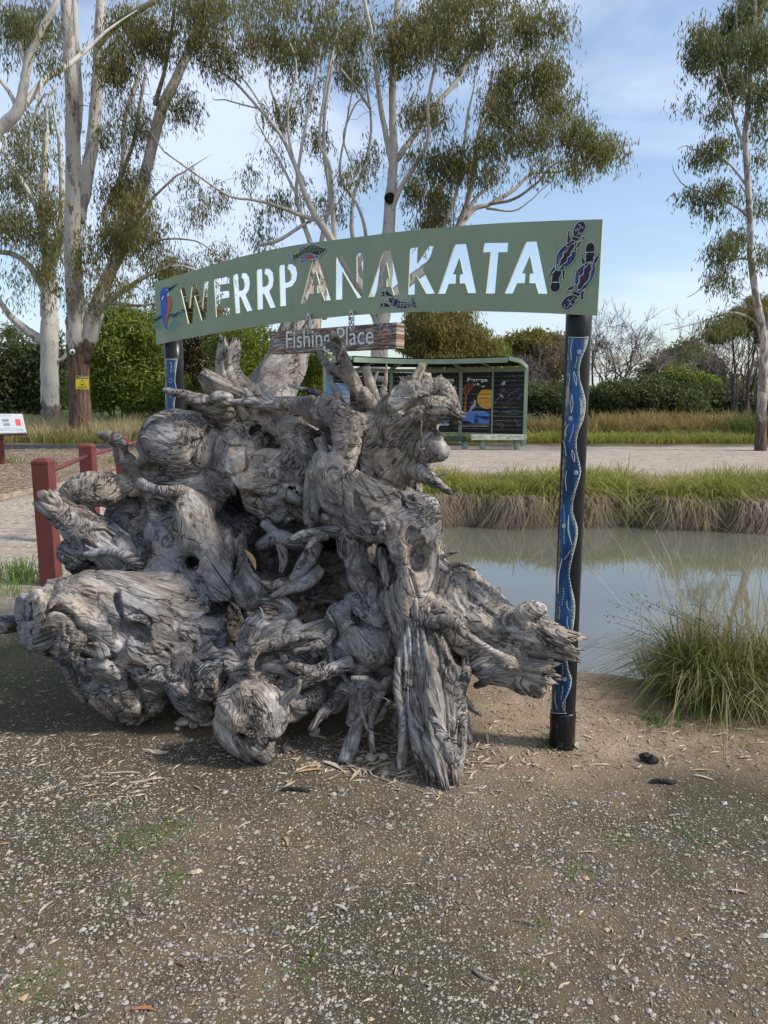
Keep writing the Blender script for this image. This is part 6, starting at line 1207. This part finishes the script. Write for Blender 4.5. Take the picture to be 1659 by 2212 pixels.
shore = lambda x: 11.15 + (0.12 * np.sin(x * 2.1) + 0.07 * np.sin(x * 5.3 + 1)) * 1.2 + .25 * np.sin(x * .7)
xx = rg.uniform(-1.5, 11, 330); c = np.stack([xx, shore(xx) + rg.uniform(.08, 1.35, 330), 0 * xx], 1); A = Acc(); k_ = vnoise(c.astype(np.float32), 1.1) > .42; clumps(A, c[k_], 110, .72, .013, .15, .8, .85); clumps(A, c[~k_], 80, .46, .012, .13, .8, .7)
tag(link('bank_grass', A.mesh('bank_grass', GRASS_GREEN)), 'lush green grass along the far bank', 'grass', None, 'stuff')
xx = rg.uniform(-1.5, 12, 150); c = np.stack([xx, shore(xx) + rg.uniform(.1, 2.6, 150), 0 * xx], 1); A = Acc(); clumps(A, c, 60, .42, .008, .16, .6, .4)
tag(link('dry_bank_grass', A.mesh('dry_bank_grass', GRASS_DRY)), 'straw coloured grass stalks among the green bank grass', 'grass', None, 'stuff')
n = 15000; xx = rg.uniform(-1.6, 11, n); tuf = np.sin(xx * 5.2) * .05 + np.sin(xx * 12.7 + 1) * .04 + rg.normal(size=n) * .05; yy = shore(xx) + .02 + tuf; zt = np.where(rg.random(n) < .7, rg.uniform(-.06, .10, n), rg.uniform(-.3, 0, n)); b = np.stack([xx, yy, zt], 1)
T = np.linspace(0, 1, 4); L_ = rg.uniform(.3, .62, n); dx = rg.normal(size=n) * .14 + np.sin(xx * 5.2 + 1.3) * .10; P = []
for t, w in zip(T, (.8, 1, .7, .1)):
    cpt = b + np.stack([dx * t * t, -(.20 + .25 * L_) * np.sqrt(t + .0001) * 1.0, (.05 * np.sin(t * 3.0) - L_ * .95 * t ** 1.6)], 1); P += [cpt - np.array([.006 * w, 0, 0]), cpt + np.array([.006 * w, 0, 0])]
v = np.stack(P, 1).reshape(-1, 3); v[:, 2] = np.maximum(v[:, 2], -.395); o = np.arange(n)[:, None] * 8; A = Acc(); A.add(v, np.stack([np.concatenate([o + 2 * k, o + 2 * k + 1, o + 2 * k + 3, o + 2 * k + 2], 1) for k in range(3)], 1).reshape(-1, 4), np.repeat(rg.random(n), 8))
tag(link('dead_bank_grass', A.mesh('dead_bank_grass', GRASS_SKIRT)), 'dead purplish brown grass hanging to the waterline', 'grass', None, 'stuff')
# behind the far path on the right
A = Acc(); clumps(A, scatter(4.5, 15, 24.6, 26.4, 230), 46, .5, .02, .2, .5); clumps(A, scatter(1.0, 5, 25.2, 26.4, 60), 40, .45, .02, .2, .5); tag(link('roadside_grass', A.mesh('roadside_grass', GRASS_GREEN)), 'yellow green grass edging the far path', 'grass', None, 'stuff')
A = Acc(); q_ = scatter(3.6, 16, 27.2, 31, 900); v_ = vnoise(q_.astype(np.float32), .55, 3); q_ = q_[v_ > .47]; q_ = q_[rg.random(len(q_)) < .8]
for lv in (0, 1, 2): clumps(A, q_[lv::3], 44, (.55, .85, 1.15)[lv], .032, .22, .42, .3)
tag(link('dry_reeds', A.mesh('dry_reeds', REED_BROWN)), 'rust brown dead reeds in front of the hedge', 'reeds', None, 'stuff')
A = Acc(); clumps(A, scatter(12.5, 17, 24.5, 27.5, 60), 60, 1.2, .02, .15, .3, .2); tag(link('green_reeds', A.mesh('green_reeds', SEDGE)), 'dark green rushes around the foot of the right gum', 'reeds', None, 'stuff')
A = Acc(); q_ = scatter(3.6, 16, 25.8, 29, 260); clumps(A, q_[vnoise(q_.astype(np.float32), .8, 9) > .5], 50, .7, .03, .2, .8, .4); tag(link('weeds_among_reeds', A.mesh('weeds_among_reeds', GRASS_MIX)), 'olive weeds growing among the dead reeds', 'weeds', None, 'stuff')
# left, under the gums
A = Acc(); clumps(A, scatter(-17, -4.0, 24.0, 31, 420), 44, .62, .018, .2, .5); tag(link('tussock_grass', A.mesh('tussock_grass', GRASS_MIX)), 'olive tussock grass under the big gum trees', 'grass', None, 'stuff')
A = Acc(); clumps(A, scatter(-17, -3.0, 24.6, 33, 330), 40, .95, .014, .22, .4, .2); tag(link('dry_grass', A.mesh('dry_grass', GRASS_DRY)), 'tall straw grass under the big gum trees', 'grass', None, 'stuff')
A = Acc(); clumps(A, np.array([[*gnd(x, y)[:2], 0] for x, y in ((30,1262),(55,1245),(15,1290),(70,1258),(40,1230),(90,1262),(5,1250))]), 60, .24, .006, .09, .5); clumps(A, np.array([[*gnd(x, y)[:2], 0] for x, y in ((13,968),(30,1000),(95,1000),(110,1003),(265,1005),(250,1000))]), 40, .3, .012, .12, .5)
for k in range(120): x, y = rnd.uniform(-2.6, -1.45), rnd.uniform(3.6, 5.6); clumps(A, np.array([[x, y, 0]]), 20, .05, .004, .05, .9)
tag(link('edge_grass', A.mesh('edge_grass', GREENBLADE)), 'short green grass left of the stump', 'grass', None, 'stuff')
A = Acc(); wl_ = [(355,1788),(392,1780),(405,1787),(280,1742),(270,1795),(240,1840),(320,1804),(312,1840),(335,1820),(250,1812),(360,1885),(358,1912),(255,1938),(60,1955),(105,2170),(110,2118),(25,2145),(675,2080),(1135,2120),(1254,1884),(1180,2005),(1335,1820),(1500,1805),(1640,1798),(1500,1822),(1640,2095),(1405,1545),(1430,1560),(1200,1600),(1175,1610),(1245,1635),(1540,1570),(1560,1590),(1625,1610),(1520,1618),(1480,1545),(1590,1560),(1100,1790),(700,1745)]
for x, y in wl_: g_ = gnd(x, y); clumps(A, np.array([[g_[0], g_[1], 0]]), 34, .036, .0045, .026, 1.2)
for x, y in ((1195,1605),(1182,1598),(1205,1612),(1408,1548),(1395,1545),(1425,1552)): g_ = gnd(x, y); clumps(A, np.array([[g_[0], g_[1], 0]]), 40, .06, .005, .035, .9)
tag(link('weeds', A.mesh('weeds', GREENBLADE)), 'tiny bright green weeds sprouting in the gravel', 'weeds', None, 'stuff')
# sedge clump on the near bank at right
t = thing('sedge_clump', 'big tangled green and straw sedge clump leaning over the water at the right edge', 'sedge', (1.85, 3.85, 0)); A = Acc()
cc = np.array([[x, y, 0] for x, y in ((1.66,3.80),(1.72,3.74),(1.82,3.78),(1.95,3.8),(2.1,3.75),(1.76,3.95),(1.9,4.0),(2.1,4.0),(2.25,3.85),(1.68,3.9),(2.0,3.65),(2.35,3.7),(2.3,4.05))])
clumps(A, cc, 400, .56, .0062, .085, .62, .75, .35); link('blades', A.mesh('blades', SEDGE), t); A = Acc(); clumps(A, cc, 60, .60, .0045, .1, .8, .8, .3); link('dry_blades', A.mesh('dry_blades', GRASS_DRY), t)
A = Acc(); clumps(A, cc[2:], 34, .98, .0042, .1, .30, .1); link('seed_stalks', A.mesh('seed_stalks', GRASS_DRY), t); A = Acc(); B = Acc()
for k in range(34):
    b = cc[rnd.randrange(0, 5)] + np.array([rnd.uniform(-.08, .05), rnd.uniform(-.05, .1), 0]); L_ = rnd.uniform(.45, .72); ln = np.array([-rnd.uniform(.25, .75), rnd.uniform(-.2, .3), 0]); P = [b + L_ * (np.array([0, 0, 1]) * s_ * (1 - .3 * s_) + ln * s_ * s_) for s_ in np.linspace(0, 1, 7)]; A.tube(P, np.linspace(.0018, .001, 7), 3, False)
    for m_ in range(10): leaves(B, np.array([P[-1] + rg.normal(size=3) * .018]), .016, .006, -.2, 1.2)
link('arching_stems', A.mesh('arching_stems', SEDGE), t); link('seed_heads', B.mesh('seed_heads', BARKDARK), t)
A = Acc(); clumps(A, np.array([[*gnd(x, y)[:2], 0] for x, y in ((1460,1510),(1490,1515),(1520,1520),(1555,1512))]), 70, .2, .009, .04, 1.2, .7); tag(link('bank_edge_grass', A.mesh('bank_edge_grass', GREENBLADE)), 'broad green blades at the foot of the sedge clump', 'grass', None, 'stuff')
# ------------------------------------------------------------------ gravel, rocks, litter
def pebbles(A, x, y, s, flatz=.6, sink=.25):
    n = len(x); z = gz(x, y); base = np.array([[1,0,0],[.3,.9,0],[-.8,.6,0],[-.7,-.7,0],[.4,-.9,0],[.1,.1,1],[-.1,0,-1]]); a = rg.uniform(0, 6.28, n); ca, sa = np.cos(a), np.sin(a)
    v = base[None] * (1 + rg.uniform(-.3, .3, (n, 7, 1))) * s[:, None, None] * np.stack([rg.uniform(.7, 1.3, n), np.ones(n), rg.uniform(.4, .8, n) * flatz * 1.4], 1)[:, None]
    vx = v[..., 0] * ca[:, None] - v[..., 1] * sa[:, None]; vy = v[..., 0] * sa[:, None] + v[..., 1] * ca[:, None]; v = np.stack([vx + x[:, None], vy + y[:, None], v[..., 2] + (z + s * sink)[:, None]], -1).reshape(-1, 3)
    t_ = np.array([[0,1,5,5],[1,2,5,5],[2,3,5,5],[3,4,5,5],[4,0,5,5],[1,0,6,6],[2,1,6,6],[3,2,6,6],[4,3,6,6],[0,4,6,6]]); A.add(v, (np.arange(n)[:, None, None] * 7 + t_[None]).reshape(-1, 4), np.repeat(rg.random(n), 7))
def keep(x, y): 
    P_ = np.stack([x, y, 0 * x], 1); d = .85 + .5 * vn(P_, .9) + .3 * vn(P_, 3); d -= .55 * sstep(2.5, 3.1, y) * sstep(-1.2, 0, x) + .25 * sstep(.3, 1.5, x) * sstep(1.9, 2.6, y); return (rg.random(len(x)) < np.clip(d, .08, 1)) & (pond(x, y) < .0)
A = Acc(); n = 70000; x = rg.uniform(-1.9, 1.9, n); y = rg.uniform(1.5, 3.3, n); m = keep(x, y); x, y = x[m], y[m]; pebbles(A, x, y, np.clip(rg.lognormal(-6.2, .55, len(x)), .001, .010))
n = 9000; x = rg.uniform(-3.6, 3.0, n); y = rg.uniform(3.1, 6.5, n); m = keep(x, y) & ((x > 0) | (x < -.4)) & ((y < 4.4) | (x < -2)); x, y = x[m], y[m]; pebbles(A, x, y, np.clip(rg.lognormal(-5.7, .45, len(x)), .0015, .014))
n = 1500; x = rg.uniform(-1.9, 1.9, n); y = rg.uniform(1.5, 3.4, n); m = keep(x, y); x, y = x[m], y[m]; pebbles(A, x, y, np.clip(rg.lognormal(-5.6, .3, len(x)), .003, .008))
n = 900; x = rg.uniform(-1.9, 1.9, n); y = rg.uniform(1.5, 3.3, n); m = keep(x, y); x, y = x[m], y[m]; pebbles(A, x, y, np.clip(rg.lognormal(-4.95, .3, len(x)), .004, .013))
tag(link('gravel', A.mesh('gravel', PEBBLE)), 'pale gravel stones strewn over the dirt', 'gravel', None, 'stuff')
A = Acc(); n = 9000; x = rg.uniform(-9, -2.2, n); y = rg.uniform(6.3, 14, n); m = (x > -5.9 + (y - 11.3) * .15); x, y = x[m], y[m]; pebbles(A, x, y, np.clip(rg.lognormal(-4.6, .35, len(x)), .004, .018)); tag(link('path_gravel', A.mesh('path_gravel', PEBBLE)), 'loose pale gravel on the path behind the bollards', 'gravel', None, 'stuff')
def rock(px, py, r, lbl, mat=ROCK):
    g_ = gnd(px, py); g_[2] = float(gz(g_[0:1], g_[1:2])[0]); bm = bmesh.new(); bmesh.ops.create_icosphere(bm, subdivisions=3, radius=1); s_ = r * g_[1] / F
    for v in bm.verts: c_ = np.array(v.co); k = 1 + .28 * vn((c_ * 1.3 + px)[None].astype(np.float32), 1.0)[0] + .12 * vn((c_ + py)[None].astype(np.float32), 4.0)[0]; v.co = Vector((c_ * k * s_ * np.array([1.15, .9, .72])))
    me = bpy.data.meshes.new('rock'); bm.to_mesh(me); bm.free(); me.materials.append(mat); o = link('rock', me, None, Vector(g_) + Vector((0, 0, s_ * .35))); o.rotation_euler = (0, 0, px); return tag(o, lbl, 'rock', 'pale limestone rocks around the stump')
for a in ((396,1560,14,'larger grey rock of the little pile left of the round front boss'),(419,1566,11,'second rock of the pile, just left of the one touching the boss'),(446,1562,15,'blocky grey rock touching the left side of the round front boss'),(408,1543,9,'small rock on top of the pile left of the front boss'),(383,1572,7,'smallest yellowish rock in front of the rock pile'),
          (800,1644,13,'chunky cream rock beside the small lower roots, right of centre'),(829,1640,10,'cream rock nearest the left side of the main front root'),(776,1646,8,'small rock left of the chunky cream one'),(833,1678,9,'pale rock in front of the main front root'),(619,1622,9,'yellow brown rock right of the round front boss'),(680,1588,13,'orange tinted rock deep under the lower roots'),(764,1584,10,'pinkish rock in the dark under the roots'),(712,1640,6,'small tan rock among the dead leaves under the stump'),
          (720,1722,7,'pale stone alone in the gravel below the stump centre'),(496,1838,6,'white stone in the foreground gravel left of centre'),(1354,1808,6,'squarish white stone in the foreground right of the post'),(1192,2092,7,'cream angular stone near the bottom, right of centre')): rock(*a)
def leaf_mesh(name, px, py, ln, wd, ang, mat, curve=.25, lift=.006):
    g_ = gnd(px, py); g_[2] = float(gz(g_[0:1], g_[1:2])[0]); L = ln * g_[1] / F; w = wd * g_[1] / F; A = Acc(); v = []; N_ = 8
    for k in range(N_ + 1):
        t_ = k / N_; x = (t_ - .5) * L; y = curve * L * (.25 - (t_ - .5) ** 2) * 2; h = math.sin(t_ * math.pi) ** .8 * w / 2 + .0006; z = lift + .12 * L * abs(t_ - .5) ** 2
        for s_, dz in ((-1, .15 * h), (0, 0), (1, .15 * h)): v.append((x, y + s_ * h, z + dz))
    A.add(v, [[3 * k + j, 3 * k + 3 + j, 3 * k + 4 + j, 3 * k + 1 + j] for k in range(N_) for j in range(2)]); o = link(name, A.mesh(name, mat, True), None, g_); o.rotation_euler = (0, 0, ang); return o
LT = simple('tan_leaf', (0.40, 0.26, 0.13), .7, .3, .2, 30); LG = simple('grey_leaf', (0.42, 0.37, 0.32), .8, .2, .2, 30); LO = simple('orange_leaf', (0.34, 0.15, 0.06), .6, .3, .25, 30); LB = simple('brown_leaf', (0.15, 0.10, 0.07), .8, .2, .25, 30)
for px, py, ln, wd, an, m_, lb in ((200,1722,26,8,.5,LT,'golden tan leaf in the gravel on the left, below the lump'),(617,1826,34,7,-1.2,LT,'twisted yellow leaf left of the picture centre'),(100,1968,52,8,1.3,LG,'long curled grey pink leaf near the left edge'),(47,2023,32,18,1.4,LB,'broad brown leaf near the left edge of the foreground'),(310,2189,58,10,0,LO,'orange brown leaf at the bottom left'),
    (392,2090,34,7,-.6,LB,'dark mottled leaf in the lower left gravel'),(738,1968,38,8,-.7,LG,'pale curved grey leaf in the middle foreground'),(1594,1932,38,7,-.3,LG,'pale leaf at the right of the foreground'),(165,2185,20,10,-1.0,LG,'short grey pink leaf at the bottom left corner'),(10,1826,26,6,.2,LT,'thin tan leaf cut by the left edge'),(1272,1848,36,3,0,LG,'thin white leaf lying flat right of centre'),
    (715,1660,56,12,-.7,LG,'broad buff leaf among the roots litter, right of the boss'),(670,1672,66,9,.25,LT,'long tan leaf under the front of the stump'),(690,1600,40,9,-.5,LG,'grey leaf lying under the lower roots'),(1562,1583,26,8,.4,LG,'white curved leaf on the dirt at right below the sedge'),(1600,1573,30,6,0,LG,'pale leaf right of the white curved one'),(1610,1632,30,7,.1,LG,'pale leaf at the right edge on the dirt'),(1250,1608,34,9,1.4,LG,'white bent leaf at the foot of the right post'),(1270,1588,30,7,-.9,LG,'thin pale leaf right of the post foot'),
    (1520,1678,46,6,-.6,LG,'pale forked leaf near the dark bark piece'),(1520,1662,56,5,0,LT,'thin straw leaf above the forked leaf'),(1640,1508,40,20,-.3,LO,'large rusty leaf at the foot of the sedge clump'),(1600,1493,44,14,-.9,LO,'red brown leaf leaning on the sedge clump')):
    tag(leaf_mesh('fallen_leaf', px, py, ln, wd, an, m_), lb, 'leaf', 'single fallen gum leaves')
BARKP = simple('black_bark', (0.035, 0.032, 0.03), .9, .2, .3, 30, .01, 80); STK = simple('grey_stick', (0.22, 0.18, 0.15), .9, .2, .3, 40); CHIP = simple('pale_chip', (0.45, 0.36, 0.26), .8, .2, .2, 30)
def stick(name, lb, cat, px, py, ln, wd, ang, mat, grp='sticks and bark pieces on the ground', kink=.12):
    g_ = gnd(px, py); g_[2] = float(gz(g_[0:1], g_[1:2])[0]); L = ln * g_[1] / F; w = wd * g_[1] / F / 2; P = np.array([[(t_ - .5) * L, kink * L * math.sin(t_ * 5 + px) * .4, w * .8] for t_ in np.linspace(0, 1, 7)]); A = Acc(); A.tube(P, w * np.array([.35, .9, 1, .95, 1.05, .8, .3]), 7)
    A.v[0] = A.v[0] + (rg.normal(size=A.v[0].shape) * w * .16).astype(np.float32); o = link(name, A.mesh(name, mat), None, g_); o.rotation_euler = (0, 0, ang); tag(o, lb, cat, grp)
for a in (('bark_piece','black slab of bark right of the post foot','bark',1402,1640,42,22,-.5,BARKP),('bark_piece','dark brown flat bark piece at the right, below the black slab','bark',1432,1687,58,13,-.1,BARKP),('bark_piece','black bark strip below the round front boss','bark',640,1712,70,10,-.1,BARKP),('stick','forked grey stick on the dirt left of the round front boss','stick',335,1621,60,10,-.15,CHIP),
    ('stick','pale straight stick right below the post foot','stick',1294,1648,52,5,.12,CHIP),('stick','thin brown stick near the bottom, left of centre','stick',475,2070,54,5,0,STK),('stick','brown splintered stick in the right foreground','stick',1130,1999,56,8,-.35,STK),('stick','dark thick stick at the bottom centre right','stick',1045,2118,60,9,-.6,STK),('stick','pale bent stick near the bottom right of centre','stick',1218,2133,36,6,.5,CHIP),('wood_chip','pale wedge of wood in the left foreground','wood chip',422,1889,30,11,.45,CHIP),
    ('stick','long thin twig in the gravel on the left','stick',225,1738,100,3,.12,STK),('stick','curved thin twig in the right foreground','stick',1404,1893,90,3,.5,STK),('stick','slim twig leaning up at the centre foreground','stick',527,1784,34,4,.8,CHIP),('stick','flat pale stick left of the boss, lower of a pair','stick',318,1684,80,5,.2,CHIP),('stick','flat pale stick left of the boss, upper of a pair','stick',262,1666,90,4,-.08,CHIP),('stick','short dark stick in the left foreground','stick',262,2062,24,7,-1.0,STK),
    ('stick','brown root-like stick in the foreground left of centre','stick',310,1972,36,7,-.8,STK),('stick','branch fragment lying against the main front root','stick',860,1668,90,7,.2,STK)): stick(*a)
A = Acc()
def litter(n, x0, x1, y0, y1, L, Wd, cond=None):
    x = rg.uniform(x0, x1, n); y = rg.uniform(y0, y1, n); m = pond(x, y) < 0
    if cond is not None: m &= cond(x, y)
    x, y = x[m], y[m]; n = len(x); a = rg.uniform(0, 3.14, n); L_ = L * rg.uniform(.4, 1.3, n); d = np.stack([np.cos(a), np.sin(a), rg.normal(size=n) * .08], 1); w = np.stack([-np.sin(a), np.cos(a), 0 * a], 1) * (Wd * rg.uniform(.5, 1.2, n) / 2)[:, None]; b = np.stack([x, y, gz(x, y) + .004], 1)
    A.add(np.stack([b, b + d * (L_ * .5)[:, None] + w + [0, 0, .003], b + d * L_[:, None], b + d * (L_ * .5)[:, None] - w], 1).reshape(-1, 3), np.arange(n * 4).reshape(-1, 4), np.repeat(rg.random(n), 4))
litter(700, -1.9, 1.9, 1.5, 3.2, .035, .005); gs = lambda cx, cy, sx, sy: (lambda x, y: rg.random(len(x)) < np.exp(-((x - cx) / sx) ** 2 - ((y - cy) / sy) ** 2) * (.5 + vn(np.stack([x, y, 0 * x], 1), 3.0))); litter(2600, -1.9, 1.0, 2.5, 4.0, .055, .009, gs(-.4, 3.15, .9, .38)); litter(900, -.6, .5, 2.7, 3.5, .09, .014, gs(0, 3.05, .35, .22)); litter(900, .5, 3.2, 3.0, 4.1, .05, .008); litter(1800, -3.4, -.9, 2.8, 6.4, .045, .008, gs(-2.1, 4.2, .9, 1.4)); litter(700, -1.9, 2.2, 2.4, 3.3, .012, .006)
litter(12000, -12, -4.5, 9, 22.5, .11, .03, lambda x, y: x < -5.9 + (y - 11.3) * .15 + rg.normal(size=len(x)) * .15); litter(2600, -8, -2, 6.5, 22, .09, .018); litter(2500, .5, 12, 13.0, 22, .10, .022)
tag(link('leaf_litter', A.mesh('leaf_litter', LITTER)), 'dry gum leaves and bark bits littering the ground', 'litter', None, 'stuff')
# dead leaf caught in the roots
o = leaf_mesh('hanging_leaf', 540, 1215, 26, 5, 0, LT, .2); p = at(540, 1208, 3.5); o.location = p; o.rotation_euler = (math.radians(80), math.radians(62), 0); tag(o, 'tan dead gum leaf caught upright in the middle of the stump', 'leaf')
bpy.context.view_layer.update()
